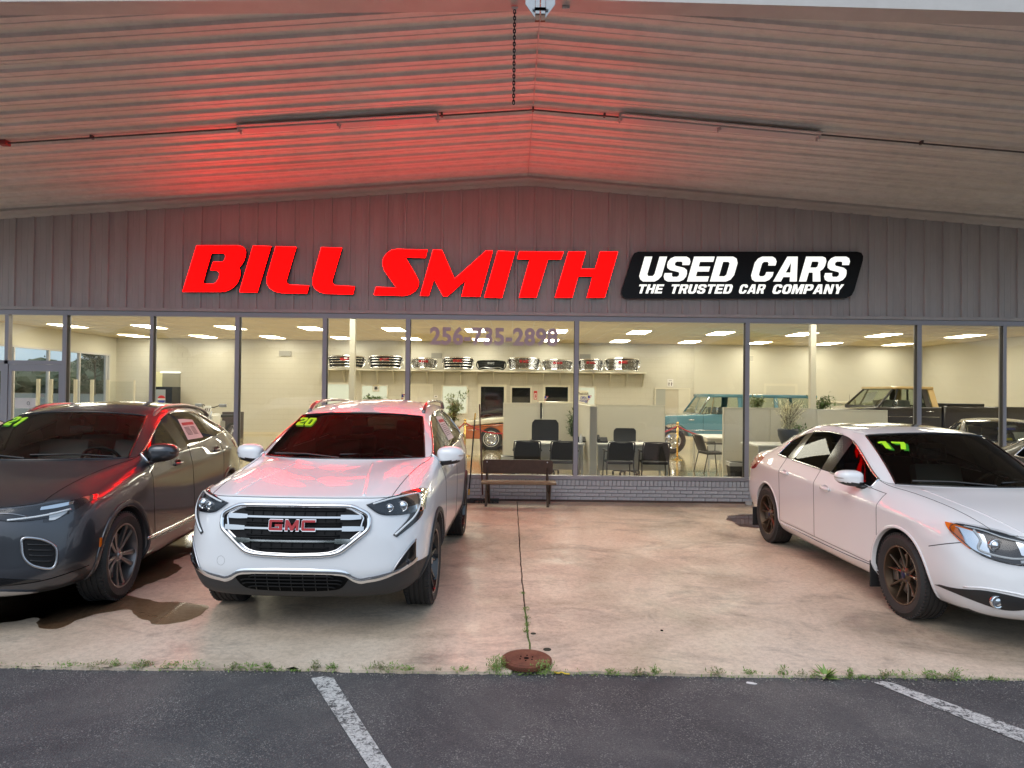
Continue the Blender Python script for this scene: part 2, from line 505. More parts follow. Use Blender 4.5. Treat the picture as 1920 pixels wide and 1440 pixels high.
    # ---- projecting features on the body ----
    def P(s, p, axis, sgn, off=0.0):
        """p=(a,b): axis 'y' -> (x,z) seen from the front; axis 'x' -> (y,z) seen from side sgn; 'z' -> (x,y) from above"""
        if axis == 'y': o = Vector((p[0], -3 * sgn, p[1])); d = Vector((0, sgn, 0))
        elif axis == 'x': o = Vector((3 * sgn, p[0], p[1])); d = Vector((-sgn, 0, 0))
        elif axis == 'd': # diagonal, for parts wrapping the front corner: p=(t,z) t runs along a plane at 45 deg
            c = math.sqrt(.5); o = Vector((sgn * (.9 + p[0] * c) , -.9 + p[0] * c, p[1])) + Vector((sgn * 2 * c, -2 * c, 0)); d = Vector((-sgn * c, c, 0))
        else: o = Vector((p[0], p[1], 4)); d = Vector((0, 0, -1))
        h = s.bvh.ray_cast(o, d)
        if h[0] is None:
            h = s.bvh.find_nearest(o + d * 2.2)
            if h[0] is None: return None
        return h[0] + (h[1] if h[1].dot(d) < 0 else -h[1]) * off
    def patch(s, A, B, axis, sgn, mat, name, n=28, m=6, off=.004, thick=.03, lin=False, parent=None, bulge=0.0, link_=True):
        ca = curve(A, n, lin=lin); cb = curve(B, n, lin=lin)
        g = []; 
        for j in range(m + 1):
            row = []
            for i in range(n):
                q = ca[i].lerp(cb[i], j / m)
                bl = bulge * math.sin(PI * j / m) * math.sin(PI * min(max((i + .5) / n, 0), 1)) ** .5
                row.append(s.P((q.x, q.y), axis, sgn, off + bl))
            g.append(row)
        d = {'y': Vector((0, sgn, 0)), 'x': Vector((-sgn, 0, 0)), 'd': Vector((-sgn * .707, .707, 0)), 'z': Vector((0, 0, -1))}[axis]
        mb = MB(); vs_ = [v for row in g for v in row]; W = n
        fs = [(j * W + i, j * W + i + 1, (j + 1) * W + i + 1, (j + 1) * W + i) for j in range(m) for i in range(n - 1)]
        rim = [i for i in range(n)] + [j * W + n - 1 for j in range(1, m + 1)] + [m * W + i for i in range(n - 2, -1, -1)] + [j * W for j in range(m - 1, 0, -1)]
        b = len(vs_); vs_ += [vs_[i] + d * thick for i in rim]
        L_ = len(rim)
        fs += [(rim[k], b + k, b + (k + 1) % L_, rim[(k + 1) % L_]) for k in range(L_)]
        mb.add(vs_, fs)
        if not link_: return mb
        o = mb.build(name, mat, parent or s.root, ang=50)
        return o
    def strip(s, pts, axis, sgn, r, mat, name, n=40, off=0.0, closed=False, flat=None, parent=None, lin=False, seg=8):
        c = [s.P((q.x, q.y), axis, sgn, off) for q in curve(pts, n, closed=closed, lin=lin)]
        mb = MB(); mb.tube(c, r, seg, closed=closed, flat=flat)
        return mb.build(name, mat, parent or s.root, sm=True)
    def arch(s, mat, w0=.0, w1=.05, off=.012):
        """plastic / painted lip round each wheel arch"""
        sp = s.sp
        for wy in (0, sp['wb']):
            for sg in (1, -1):
                mb = MB(); g = []; NN = 40
                a0, a1 = sp.get('arch_ang', (-10, 190))
                for rr, of in ((sp['arch_r'] - .004, -.03), (sp['arch_r'] - .004 + w0, off), (sp['arch_r'] + w1 * .5, off + .003), (sp['arch_r'] + w1, off), (sp['arch_r'] + w1 + .004, -.01)):
                    row = []
                    for k in range(NN):
                        a = R_(a0 + (a1 - a0) * k / (NN - 1))
                        y = wy + rr * math.cos(a); z = sp['tyre_r'] + sp.get('arch_dz', 0) + rr * math.sin(a)
                        q = s.P((y, z), 'x', sg, 0)
                        q = Vector((q.x + sg * of, y, z)); row.append(q)
                    g.append(row)
                W = NN; fs = [(j * W + i, j * W + i + 1, (j + 1) * W + i + 1, (j + 1) * W + i) for j in range(len(g) - 1) for i in range(NN - 1)]
                mb.add([v for r_ in g for v in r_], fs)
                mb.build('wheel_arch_trim', mat, s.root, ang=60)
    def wheels(s, style, rimmat, rim_r=.25, tyre_w=.235, accent=None, steer=0.0):
        sp = s.sp; R = sp['tyre_r']; tr = sp['track'] / 2
        first = None
        for wy in (0, sp['wb']):
            for sg in (1, -1):
                if first is None: first = s.make_wheel(style, rimmat, R, rim_r, tyre_w, accent); w = first
                else: w = copy_tree(first, s.root)
                w.parent = s.root
                w.location = (tr * sg, wy, R)
                w.rotation_euler = (0, 0, (0 if sg > 0 else PI) + (R_(steer) if wy == 0 else 0))
    def make_wheel(s, style, rimmat, R, rr, tw, accent):
        # local: axle along X, outer face at +X
        root = bpy.data.objects.new('wheel', None); COL.objects.link(root); root.parent = s.root
        Mx = Matrix.Rotation(PI / 2, 4, 'Y')
        h = tw / 2
        t = MB()
        prof = [(rr - .006, -h * .80), (rr + .012, -h * .93), ((rr + R) / 2, -h), (R - .035, -h * .95), (R - .012, -h * .84), (R - .002, -h * .70)]
        for gx in (-.42, -.14, .14, .42):
            prof += [(R, h * (gx - .05) * 1.2), (R - .007, h * (gx - .04) * 1.2), (R - .007, h * (gx + .04) * 1.2), (R, h * (gx + .05) * 1.2)]
        prof += [(R - .002, h * .70), (R - .012, h * .84), (R - .035, h * .95), ((rr + R) / 2 + .012, h), ((rr + R) / 2, h * .985), (rr + .012, h * .93), (rr - .006, h * .80)]
        t.lathe(prof, 56, Mx)
        # tread lugs on the shoulder
        for k in range(64):
            a = 2 * PI * k / 64
            for sx in (1, -1):
                Mt = Matrix.Rotation(a, 4, 'X')
                t.box(sx * h * .72 - .012, sx * h * .72 + .016, -.009, .009, R - .016, R + .0015, M=Mt)
        t.build('tyre', M_rubber, root, ang=45)
        b = MB()
        b.lathe([(rr + .004, h * .86), (rr + .004, h * .80), (rr - .012, h * .74), (rr - .018, h * .5), (rr - .03, -h * .3), (rr - .025, -h * .85), (rr + .004, -h * .9)], 48, Mx)
        b.lathe([(rr + .006, h * .84), (rr + .002, h * .90), (rr - .010, h * .88), (rr - .014, h * .72)], 48, Mx)
        ob = b.build('rim', rimmat, root, ang=40)
        sp_ = MB(); xo = h * .62
        def spoke(a0, a1, w0, w1, r0, r1, x0, x1, d=.03):
            q0 = Vector((0, math.cos(a0) * r0, math.sin(a0) * r0)); q1 = Vector((0, math.cos(a1) * r1, math.sin(a1) * r1))
            n_ = 5; ax = (q1 - q0).normalized(); sd_ = Vector((0, -ax.z, ax.y)); g = []
            for i in range(n_):
                tt = i / (n_ - 1); c = q0.lerp(q1, tt); w = w0 + (w1 - w0) * tt; x = x0 + (x1 - x0) * tt ** 1.6
                g.append([c + sd_ * w + Vector((x - d, 0, 0)), c + sd_ * w + Vector((x - .005, 0, 0)), c + sd_ * w * .35 + Vector((x, 0, 0)), c - sd_ * w * .35 + Vector((x, 0, 0)), c - sd_ * w + Vector((x - .005, 0, 0)), c - sd_ * w + Vector((x - d, 0, 0))])
            W = 6; sp_.add([v for r_ in g for v in r_], [(i * W + k, i * W + (k + 1) % W, (i + 1) * W + (k + 1) % W, (i + 1) * W + k) for i in range(n_ - 1) for k in range(W)])
        if style == 'ten':
            for k in range(10):
                a = 2 * PI * k / 10 + (.07 if k % 2 else -.07)
                spoke(a, a + (.03 if k % 2 else -.03), .011, .022, .045, rr - .008, xo - .006, xo + .018)
        elif style == 'six':
            for k in range(6):
                a = 2 * PI * k / 6
                for q in (-1, 1): spoke(a + q * .10, a + q * .20, .013, .011, .045, rr - .008, xo - .01, xo + .016)
        elif style == 'five_y':
            for k in range(5):
                a = 2 * PI * k / 5 + .3
                for q in (-1, 1): spoke(a + q * .04, a + q * .27, .010, .0075, .04, rr - .008, xo - .012, xo + .014, .026)
        elif style == 'steel':
            sp_.lathe([(.0, xo + .03), (.06, xo + .03), (.075, xo + .01), (.09, xo - .012), (.125, xo + .005), (rr - .03, xo - .01), (rr - .012, xo + .012)], 32, Mx)
            for k in range(10):
                a = 2 * PI * k / 10; sp_.box(xo - .01, xo + .005, -.014, .014, .10, .13, M=Matrix.Rotation(a, 4, 'X'))
        sp_.lathe([(0, xo + .004), (.030, xo + .004), (.034, xo - .002), (.055, xo - .010), (.066, xo - .018), (.068, xo - .05)], 28, Mx)
        sp_.build('spokes', rimmat, root, ang=35)
        cp = MB(); cp.lathe([(0, xo + .010), (.022, xo + .010), (.027, xo + .006), (.028, xo)], 20, Mx)
        for k in range(5):
            a = 2 * PI * k / 5 + .3
            cp.cyl((xo - .02, .047 * math.cos(a), .047 * math.sin(a)), (xo - .006, .047 * math.cos(a), .047 * math.sin(a)), .008, 8)
        cp.build('hub_cap', accent or M_satin, root, ang=40)
        d = MB(); d.lathe([(.0, .0), (rr * .72, .0), (rr * .72, .02), (.0, .02)], 32, Mx)
        d.box(-.03, .045, -.05, .05, rr * .5, rr * .82, M=Matrix.Rotation(R_(100), 4, 'X'))
        d.build('brake_disc', M_disc, root, ang=40)
        bk = MB(); bk.lathe([(0, -.03), (rr - .02, -.03)], 32, Mx); bk.build('wheel_back', M_seam, root)
        return root
    def mirror_wing(s, sg, pos, size, mat, drop=.06, base=None, tiltz=0):
        """door mirror: shell, black lower half, foot"""
        bm = bmesh.new(); bmesh.ops.create_cube(bm, size=1.0)
        bmesh.ops.subdivide_edges(bm, edges=bm.edges[:], cuts=9, use_grid_fill=True)
        for v in bm.verts:
            p = v.co * 2
            e = 3.4; n_ = (abs(p.x) ** e + abs(p.y) ** e + abs(p.z) ** e) ** (1 / e); mx = max(abs(p.x), abs(p.y), abs(p.z)); p = p / n_ * mx if n_ > 0 else p
            out = p.x * sg
            x = p.x * size[0] / 2; y = p.y * size[1] / 2; z = p.z * size[2] / 2
            z *= 1.0 - .16 * max(out, 0) ** 2 - .10 * max(-out, 0) ** 2
            if p.z < 0: z += .018 * out
            fr = max(-p.y, 0); x *= 1 - .16 * fr ** 2; z *= 1 - .22 * fr ** 2; y += .028 * max(out, 0) ** 2
            v.co = Vector((x, y, z))
        m2 = bpy.data.meshes.new('m'); bm.to_mesh(m2); bm.free()
        m2.materials.append(mat); m2.materials.append(M_black)
        for p in m2.polygons:
            p.material_index = 1 if (p.center.z < -size[2] * .24 or p.center.y > size[1] * .46) else 0
        smooth(m2)
        w = link('door_mirror', m2, None, s.root); w.location = pos; w.rotation_euler = (0, 0, tiltz * sg)
        f = MB(); b = Vector(base) if base else Vector((pos[0] - sg * .16, pos[1] + .02, pos[2] - .10))
        pv = Vector(pos)
        p1 = Vector((-sg * size[0] * .30, 0, -size[2] * .42)); p0 = b - pv
        f.tube([p0, p0.lerp(p1, .5) + Vector((0, 0, -.01)), p1], [.035, .03, .04], 8, flat=(1.2, .7))
        f.build('mirror_foot', M_black, w, sm=True)
    def cabin(s, seat, dash_y, seat_y, wheel_x=.36, dash_z=.98, rows=(1, ), zs=.62):
        c = MB(); c.bbox(-.70, .70, dash_y - .32, dash_y + .18, dash_z - .28, dash_z - .02, .06); c.bbox(-.72, .72, dash_y + .1, seat_y + 2.0, .30, .36, .01)
        c.build('dashboard', M_trim_dark, s.root, ang=40)
        # steering wheel
        st = MB(); M_ = Matrix.Translation((wheel_x, dash_y + .33, dash_z - .02)) @ Matrix.Rotation(R_(-65), 4, 'X')
        st.tube([M_ @ Vector((.185 * math.cos(a), .185 * math.sin(a), 0)) for a in [2 * PI * k / 28 for k in range(28)]], .015, 8, closed=True)
        for a in (0, PI, -PI / 2): st.tube([M_ @ Vector((0, 0, .01)), M_ @ Vector((.18 * math.cos(a), .18 * math.sin(a), 0))], .014, 6)
        st.cyl(M_ @ Vector((0, 0, -.2)), M_ @ Vector((0, 0, .02)), .05, 12)
        st.build('steering_wheel', M_trim_dark, s.root, sm=True)
        for r_ in range(2):
            for sx in (-.37, .37) if r_ == 0 else (-.40, .40):
                y = seat_y + r_ * .86; b = MB()
                b.bbox(sx - .25, sx + .25, y - .32, y + .22, zs - .2, zs, .06)
                M2 = Matrix.Translation((sx, y + .20, zs - .05)) @ Matrix.Rotation(R_(-16), 4, 'X')
                b.bbox(-.25, .25, -.06, .07, 0, .60, .06, M=M2)
                b.bbox(-.13, .13, -.05, .05, .63, .82, .045, M=M2)
                b.cyl(M2 @ Vector((-.06, 0, .55)), M2 @ Vector((-.06, 0, .66)), .008, 6); b.cyl(M2 @ Vector((.06, 0, .55)), M2 @ Vector((.06, 0, .66)), .008, 6)
                b.build('seat', seat, s.root, ang=50)
        rm = MB(); rm.bbox(-.11, .11, dash_y + .66, dash_y + .69, dash_z + .26, dash_z + .325, .01); rm.build('rear_view_mirror', M_trim_dark, s.root)
def interp(keys, y):
    if y <= keys[0][0]: return keys[0][1:]
    for a, b in zip(keys, keys[1:]):
        if y <= b[0]:
            t = (y - a[0]) / (b[0] - a[0]); return [a[i] + (b[i] - a[i]) * t for i in range(1, len(a))]
    return keys[-1][1:]
def make_side(ys, rows, first, last):
    """rows: list (bottom..belt) of key lists (y, x, z)"""
    S = []
    for i, y in enumerate(ys):
        if i == 0: S.append(first); continue
        if i == len(ys) - 1: S.append(last); continue
        S.append([(lambda q: (q[0], y, q[1]))(interp(r, y)) for r in rows])
    return S

# ---------------- white SUV ----------------
def spec_terrain():
    ys = [-.66, -.42, 0, .36, .50, .98, 1.34, 1.46, 1.95, 2.28, 2.38, 2.74, 3.08, 3.34, 3.62]
    rows = [
        [(-.42, .84, .27), (.4, .84, .25), (2.3, .84, .26), (3.4, .80, .32)],
        [(-.42, .905, .50), (.4, .91, .46), (2.3, .915, .47), (3.4, .87, .55)],
        [(-.42, .915, .74), (.4, .922, .72), (1.4, .925, .72), (2.6, .93, .76), (3.4, .875, .82)],
        [(-.42, .890, .93), (0, .905, .96), (.4, .912, .97), (2.6, .925, 1.01), (3.4, .86, 1.05)],
        [(-.42, .80, 1.03), (0, .83, 1.08), (.36, .85, 1.12), (.5, .855, 1.14), (1.4, .862, 1.165), (2.4, .86, 1.20), (3.08, .82, 1.25), (3.4, .78, 1.22)]]
    S = make_side(ys, rows, [(.74, -.69, .27), (.87, -.69, .52), (.87, -.65, .74), (.865, -.57, .945), (.79, -.56, 1.03)],
                  [(.70, 3.62, .36), (.79, 3.66, .58), (.80, 3.64, .84), (.77, 3.58, 1.04), (.70, 3.52, 1.18)])
    T = [
        [0, (.67, -.77, .995), (.52, -.835, 1.0), (.25, -.875, 1.003), (0, -.885, 1.003)],
        [0, (.69, -.44, 1.07), (.55, -.46, 1.095), (.25, -.50, 1.075), (0, -.52, 1.075)],
        [0, (.72, -.02, 1.12), (.56, -.04, 1.148), (.25, -.08, 1.12), (0, -.09, 1.12)],
        [0, (.76, .30, 1.15), (.58, .20, 1.168), (.25, .08, 1.15), (0, .05, 1.15)],
        [0, (.80, .52, 1.165), (.735, .46, 1.17), (.40, .20, 1.175), (0, .12, 1.18)],
        [0, (.735, .88, 1.345), (.68, .78, 1.35), (.36, .60, 1.38), (0, .55, 1.385)],
        [0, (.66, 1.20, 1.49), (.615, 1.12, 1.525), (.32, 1.00, 1.555), (0, .97, 1.56)],
        [0, (.645, 1.44, 1.54), (.595, 1.44, 1.59), (.32, 1.40, 1.635), (0, 1.38, 1.645)],
        [0, (.635, 1.95, 1.57), (.58, 1.95, 1.63), (.32, 1.95, 1.675), (0, 1.95, 1.69)],
        [0, (.635, 2.26, 1.56), (.575, 2.28, 1.625), (.32, 2.28, 1.67), (0, 2.28, 1.685)],
        [0, (.635, 2.36, 1.555), (.575, 2.38, 1.62), (.32, 2.38, 1.665), (0, 2.38, 1.68)],
        [0, (.63, 2.72, 1.525), (.57, 2.74, 1.605), (.32, 2.74, 1.65), (0, 2.74, 1.665)],
        [0, (.665, 3.02, 1.44), (.575, 3.08, 1.57), (.32, 3.12, 1.62), (0, 3.12, 1.64)],
        [0, (.655, 3.32, 1.38), (.59, 3.38, 1.50), (.32, 3.46, 1.56), (0, 3.46, 1.58)],
        [0, (.62, 3.52, 1.20), (.52, 3.56, 1.21), (.30, 3.60, 1.22), (0, 3.62, 1.22)]]
    xs = [.64, .47, .24, 0]
    F = [[(.66, -.84, .26), (.50, -.88, .25), (.24, -.90, .245), (0, -.905, .245)],
         [(.71, -.87, .50), (.50, -.935, .49), (.24, -.96, .485), (0, -.965, .485)],
         [(.71, -.84, .70), (.52, -.915, .68), (.25, -.945, .68), (0, -.95, .68)],
         [(.70, -.80, .88), (.54, -.875, .88), (.25, -.905, .88), (0, -.91, .88)]]
    B = [[(.5, 3.68, .36), (.4, 3.7, .36), (.2, 3.7, .36), (0, 3.7, .36)],
         [(.5, 3.74, .58), (.4, 3.76, .58), (.2, 3.76, .58), (0, 3.76, .58)],
         [(.5, 3.72, .84), (.4, 3.74, .84), (.2, 3.75, .84), (0, 3.75, .84)],
         [(.5, 3.66, 1.04), (.4, 3.68, 1.04), (.2, 3.69, 1.04), (0, 3.69, 1.04)]]
    def sreg(i, k):
        if k == 0: return 'cladding'
        if i < 1: return 'front_bumper'
        if i < 4: return 'body'
        if i < 7: return 'front_door'
        if i < 10: return 'rear_door'
        return 'body'
    def treg(i, j):
        if j == 0: return 'body' if i < 4 else ('door_window' if i < 6 else ('pillar_trim' if i == 6 else ('rear_door_window' if i < 9 else ('pillar_trim' if i == 9 else ('quarter_window' if i < 12 else 'body')))))
        if i < 4: return 'hood'
        if j == 1: return 'body'
        if i < 6: return 'windshield'
        if i < 12: return 'roof'
        return 'rear_window' if i == 13 else 'roof'
    return dict(side=S, top=T, front=F, rear=B, sreg=sreg, treg=treg, freg=lambda k, j: 'front_bumper', breg=lambda k, j: 'cladding' if k == 0 else 'tailgate',
                wb=2.725, track=1.575, tyre_r=.352, arch_r=.405, cowl_y=.3,
                crease=[('s', 3, 1, 13, .6), ('t', 2, 0, 4, .85), ('s', 1, 0, 14, .5), ('f', 1, 0, 4, .5), ('t', 0, 4, 12, .5), ('t', 1, 4, 12, .5), ('t', 2, 4, 12, .5), ('tc', 4, 1, 4, .7), ('tc', 6, 2, 4, .5), ('f', 4, 0, 4, .75)])

# ---------------- white sedan ----------------
def spec_legacy():
    ys = [-.66, -.40, 0, .34, .46, .92, 1.30, 1.40, 1.85, 2.20, 2.28, 2.62, 2.95, 3.30, 3.66]
    rows = [
        [(-.4, .82, .22), (.4, .84, .19), (2.3, .84, .20), (3.3, .80, .24)],
        [(-.4, .895, .42), (.4, .905, .33), (2.3, .905, .34), (3.3, .87, .44)],
        [(-.4, .905, .62), (.4, .908, .60), (2.3, .912, .64), (3.3, .88, .68)],
        [(-.4, .880, .80), (0, .905, .84), (.4, .912, .85), (1.4, .918, .885), (2.6, .920, .92), (3.3, .86, .92)],
        [(-.4, .78, .90), (0, .81, .94), (.34, .83, .965), (.46, .835, .975), (1.3, .845, 1.01), (2.3, .83, 1.05), (2.62, .81, 1.07), (2.95, .79, 1.07), (3.3, .76, 1.04)]]
    S = make_side(ys, rows, [(.74, -.66, .22), (.86, -.66, .40), (.865, -.64, .60), (.86, -.57, .80), (.775, -.56, .885)],
                  [(.70, 3.66, .28), (.79, 3.72, .46), (.80, 3.70, .70), (.77, 3.62, .92), (.68, 3.58, 1.02)])
    T = [
        [0, (.64, -.76, .82), (.48, -.84, .81), (.24, -.90, .81), (0, -.92, .81)],
        [0, (.68, -.44, .93), (.52, -.48, .925), (.25, -.52, .925), (0, -.54, .925)],
        [0, (.71, -.02, .98), (.54, -.06, .985), (.25, -.10, .985), (0, -.12, .985)],
        [0, (.74, .24, 1.0), (.57, .12, 1.01), (.25, .02, 1.015), (0, 0, 1.015)],
        [0, (.785, .50, 1.01), (.68, .42, 1.01), (.40, .16, 1.025), (0, .08, 1.03)],
        [0, (.715, .86, 1.22), (.63, .75, 1.225), (.36, .58, 1.25), (0, .54, 1.255)],
        [0, (.64, 1.20, 1.36), (.59, 1.10, 1.405), (.32, .98, 1.43), (0, .95, 1.44)],
        [0, (.62, 1.40, 1.395), (.57, 1.38, 1.445), (.32, 1.32, 1.475), (0, 1.30, 1.485)],
        [0, (.605, 1.85, 1.405), (.55, 1.85, 1.46), (.32, 1.85, 1.495), (0, 1.85, 1.505)],
        [0, (.61, 2.14, 1.375), (.55, 2.18, 1.44), (.32, 2.20, 1.475), (0, 2.20, 1.485)],
        [0, (.615, 2.22, 1.36), (.55, 2.28, 1.425), (.32, 2.30, 1.46), (0, 2.30, 1.47)],
        [0, (.67, 2.52, 1.25), (.575, 2.62, 1.335), (.34, 2.66, 1.37), (0, 2.68, 1.38)],
        [0, (.74, 2.80, 1.12), (.62, 3.02, 1.17), (.38, 3.08, 1.175), (0, 3.10, 1.18)],
        [0, (.70, 3.22, 1.065), (.60, 3.32, 1.08), (.36, 3.36, 1.085), (0, 3.38, 1.09)],
        [0, (.58, 3.66, 1.05), (.48, 3.70, 1.055), (.30, 3.74, 1.06), (0, 3.75, 1.06)]]
    F = [[(.64, -.82, .21), (.47, -.88, .20), (.24, -.92, .195), (0, -.93, .195)],
         [(.69, -.86, .40), (.48, -.95, .39), (.24, -1.0, .385), (0, -1.01, .385)],
         [(.69, -.83, .58), (.50, -.92, .56), (.25, -.98, .56), (0, -.99, .56)],
         [(.67, -.80, .73), (.50, -.88, .72), (.25, -.94, .72), (0, -.95, .72)]]
    B = [[(.5, 3.72, .28), (.4, 3.74, .28), (.2, 3.74, .28), (0, 3.74, .28)],
         [(.5, 3.80, .46), (.4, 3.82, .46), (.2, 3.83, .46), (0, 3.83, .46)],
         [(.5, 3.78, .70), (.4, 3.80, .70), (.2, 3.80, .70), (0, 3.80, .70)],
         [(.5, 3.72, .92), (.4, 3.74, .92), (.2, 3.75, .92), (0, 3.75, .92)]]
    def sreg(i, k):
        if k == 0: return 'body'
        if i < 1: return 'front_bumper'
        if i < 3: return 'body'
        if i < 7: return 'front_door'
        if i < 10: return 'rear_door'
        return 'body'
    def treg(i, j):
        if j == 0: return 'body' if i < 4 else ('door_window' if i < 6 else ('pillar_trim' if i == 6 else ('rear_door_window' if i < 9 else ('pillar_trim' if i == 9 else ('quarter_window' if i < 11 else 'body')))))
        if i < 4: return 'hood'
        if j == 1: return 'body'
        if i < 6: return 'windshield'
        if i < 10: return 'sunroof' if (i in (7, 8) and j == 3 or (i in (7, 8) and j == 2)) else 'roof'
        if i < 12: return 'rear_window'
        return 'tailgate'
    return dict(side=S, top=T, front=F, rear=B, sreg=sreg, treg=treg, freg=lambda k, j: 'front_bumper', breg=lambda k, j: 'tailgate' if k > 1 else 'body',
                wb=2.75, track=1.565, tyre_r=.335, arch_r=.375, cowl_y=.3,
                crease=[('s', 3, 1, 13, .7), ('t', 2, 0, 4, .7), ('s', 1, 2, 12, .8), ('t', 0, 4, 11, .5), ('t', 1, 4, 11, .5), ('t', 2, 4, 10, .4), ('tc', 4, 1, 4, .7), ('tc', 6, 2, 4, .5), ('f', 4, 0, 4, .3), ('f', 1, 0, 4, .3)])

# ---------------- grey crossover ----------------
def spec_envision():
    ys = [-.66, -.42, 0, .34, .48, .98, 1.38, 1.48, 1.95, 2.34, 2.44, 2.74, 3.00, 3.34, 3.56]
    rows = [
        [(-.42, .86, .26), (.4, .87, .17), (2.3, .87, .18), (3.4, .80, .30)],
        [(-.42, .925, .40), (.4, .945, .36), (2.3, .945, .38), (3.4, .88, .50)],
        [(-.42, .93, .66), (.4, .935, .66), (1.4, .93, .70), (2.6, .955, .74), (3.4, .885, .78)],
        [(-.42, .905, .88), (0, .925, .93), (.4, .92, .94), (1.4, .91, .96), (2.3, .935, 1.0), (2.75, .95, 1.04), (3.4, .86, 1.02)],
        [(-.42, .81, .98), (0, .84, 1.04), (.34, .86, 1.09), (.48, .865, 1.11), (1.4, .87, 1.14), (2.0, .865, 1.17), (2.44, .855, 1.215), (2.9, .82, 1.26), (3.34, .76, 1.22)]]
    S = make_side(ys, rows, [(.76, -.66, .27), (.885, -.66, .42), (.885, -.63, .64), (.875, -.57, .87), (.79, -.56, .975)],
                  [(.70, 3.56, .36), (.79, 3.62, .56), (.80, 3.60, .80), (.76, 3.54, 1.04), (.66, 3.48, 1.18)])
    T = [
        [0, (.66, -.76, .925), (.50, -.84, .91), (.25, -.90, .90), (0, -.93, .90)],
        [0, (.69, -.44, 1.03), (.54, -.48, 1.03), (.25, -.52, 1.03), (0, -.54, 1.03)],
        [0, (.72, -.02, 1.09), (.55, -.06, 1.095), (.25, -.10, 1.10), (0, -.12, 1.10)],
        [0, (.76, .28, 1.12), (.58, .16, 1.13), (.25, .06, 1.135), (0, .04, 1.135)],
        [0, (.815, .52, 1.135), (.75, .44, 1.14), (.40, .18, 1.145), (0, .10, 1.15)],
        [0, (.75, .92, 1.35), (.695, .82, 1.355), (.36, .65, 1.38), (0, .60, 1.385)],
        [0, (.67, 1.26, 1.46), (.60, 1.16, 1.50), (.32, 1.04, 1.535), (0, 1.01, 1.545)],
        [0, (.66, 1.48, 1.525), (.605, 1.46, 1.575), (.32, 1.42, 1.61), (0, 1.40, 1.62)],
        [0, (.65, 1.95, 1.53), (.59, 1.95, 1.59), (.32, 1.95, 1.63), (0, 1.95, 1.64)],
        [0, (.655, 2.28, 1.50), (.585, 2.34, 1.57), (.32, 2.34, 1.61), (0, 2.34, 1.62)],
        [0, (.66, 2.38, 1.485), (.585, 2.44, 1.56), (.32, 2.44, 1.60), (0, 2.44, 1.61)],
        [0, (.70, 2.62, 1.40), (.59, 2.74, 1.49), (.32, 2.74, 1.54), (0, 2.74, 1.55)],
        [0, (.775, 2.80, 1.30), (.60, 2.98, 1.42), (.32, 3.06, 1.47), (0, 3.06, 1.48)],
        [0, (.70, 3.22, 1.23), (.60, 3.26, 1.32), (.32, 3.32, 1.38), (0, 3.32, 1.39)],
        [0, (.60, 3.48, 1.19), (.50, 3.52, 1.19), (.30, 3.56, 1.19), (0, 3.58, 1.19)]]
    F = [[(.66, -.82, .24), (.50, -.88, .23), (.25, -.93, .225), (0, -.94, .225)],
         [(.70, -.86, .42), (.50, -.94, .41), (.25, -.99, .405), (0, -1.0, .405)],
         [(.71, -.82, .62), (.52, -.91, .60), (.25, -.97, .60), (0, -.98, .60)],
         [(.70, -.80, .80), (.52, -.89, .79), (.25, -.95, .79), (0, -.965, .79)]]
    B = [[(.5, 3.6, .36), (.4, 3.62, .36), (.2, 3.62, .36), (0, 3.62, .36)],
         [(.5, 3.68, .56), (.4, 3.7, .56), (.2, 3.7, .56), (0, 3.7, .56)],
         [(.5, 3.66, .80), (.4, 3.68, .80), (.2, 3.69, .80), (0, 3.69, .80)],
         [(.5, 3.60, 1.04), (.4, 3.62, 1.04), (.2, 3.63, 1.04), (0, 3.63, 1.04)]]
    def sreg(i, k):
        if i < 1: return 'front_bumper'
        if k == 0: return 'body'
        if i < 4: return 'body'
        if i < 7: return 'front_door'
        if i < 10: return 'rear_door'
        return 'body'
    def treg(i, j):
        if j == 0: return 'body' if i < 4 else ('door_window' if i < 6 else ('pillar_trim' if i == 6 else ('rear_door_window' if i < 9 else ('pillar_trim' if i == 9 else ('quarter_window' if i < 12 else 'body')))))
        if i < 4: return 'hood'
        if j == 1: return 'body'
        if i < 6: return 'windshield'
        if i < 12: return 'sunroof' if i in (7, 8, 9) and j >= 2 else 'roof'
        return 'rear_window' if i == 13 else 'roof'
    return dict(side=S, top=T, front=F, rear=B, sreg=sreg, treg=treg, freg=lambda k, j: 'front_bumper', breg=lambda k, j: 'tailgate' if k > 0 else 'cladding',
                wb=2.78, track=1.60, tyre_r=.364, arch_r=.41, cowl_y=.3,
                crease=[('s', 3, 3, 13, .6), ('t', 2, 0, 4, .6), ('s', 1, 2, 12, .6), ('t', 0, 4, 12, .5), ('t', 1, 4, 12, .5), ('t', 2, 4, 12, .4), ('tc', 4, 1, 4, .7), ('tc', 6, 2, 4, .5), ('f', 4, 0, 4, .3), ('f', 1, 0, 4, .3)])
def loop_patch(car, outer, axis, sgn, mat, name, **k):
    """filled patch between the upper and lower halves of an outline given as (top list, bottom list)"""
    return car.patch(outer[0], outer[1], axis, sgn, mat, name, **k)
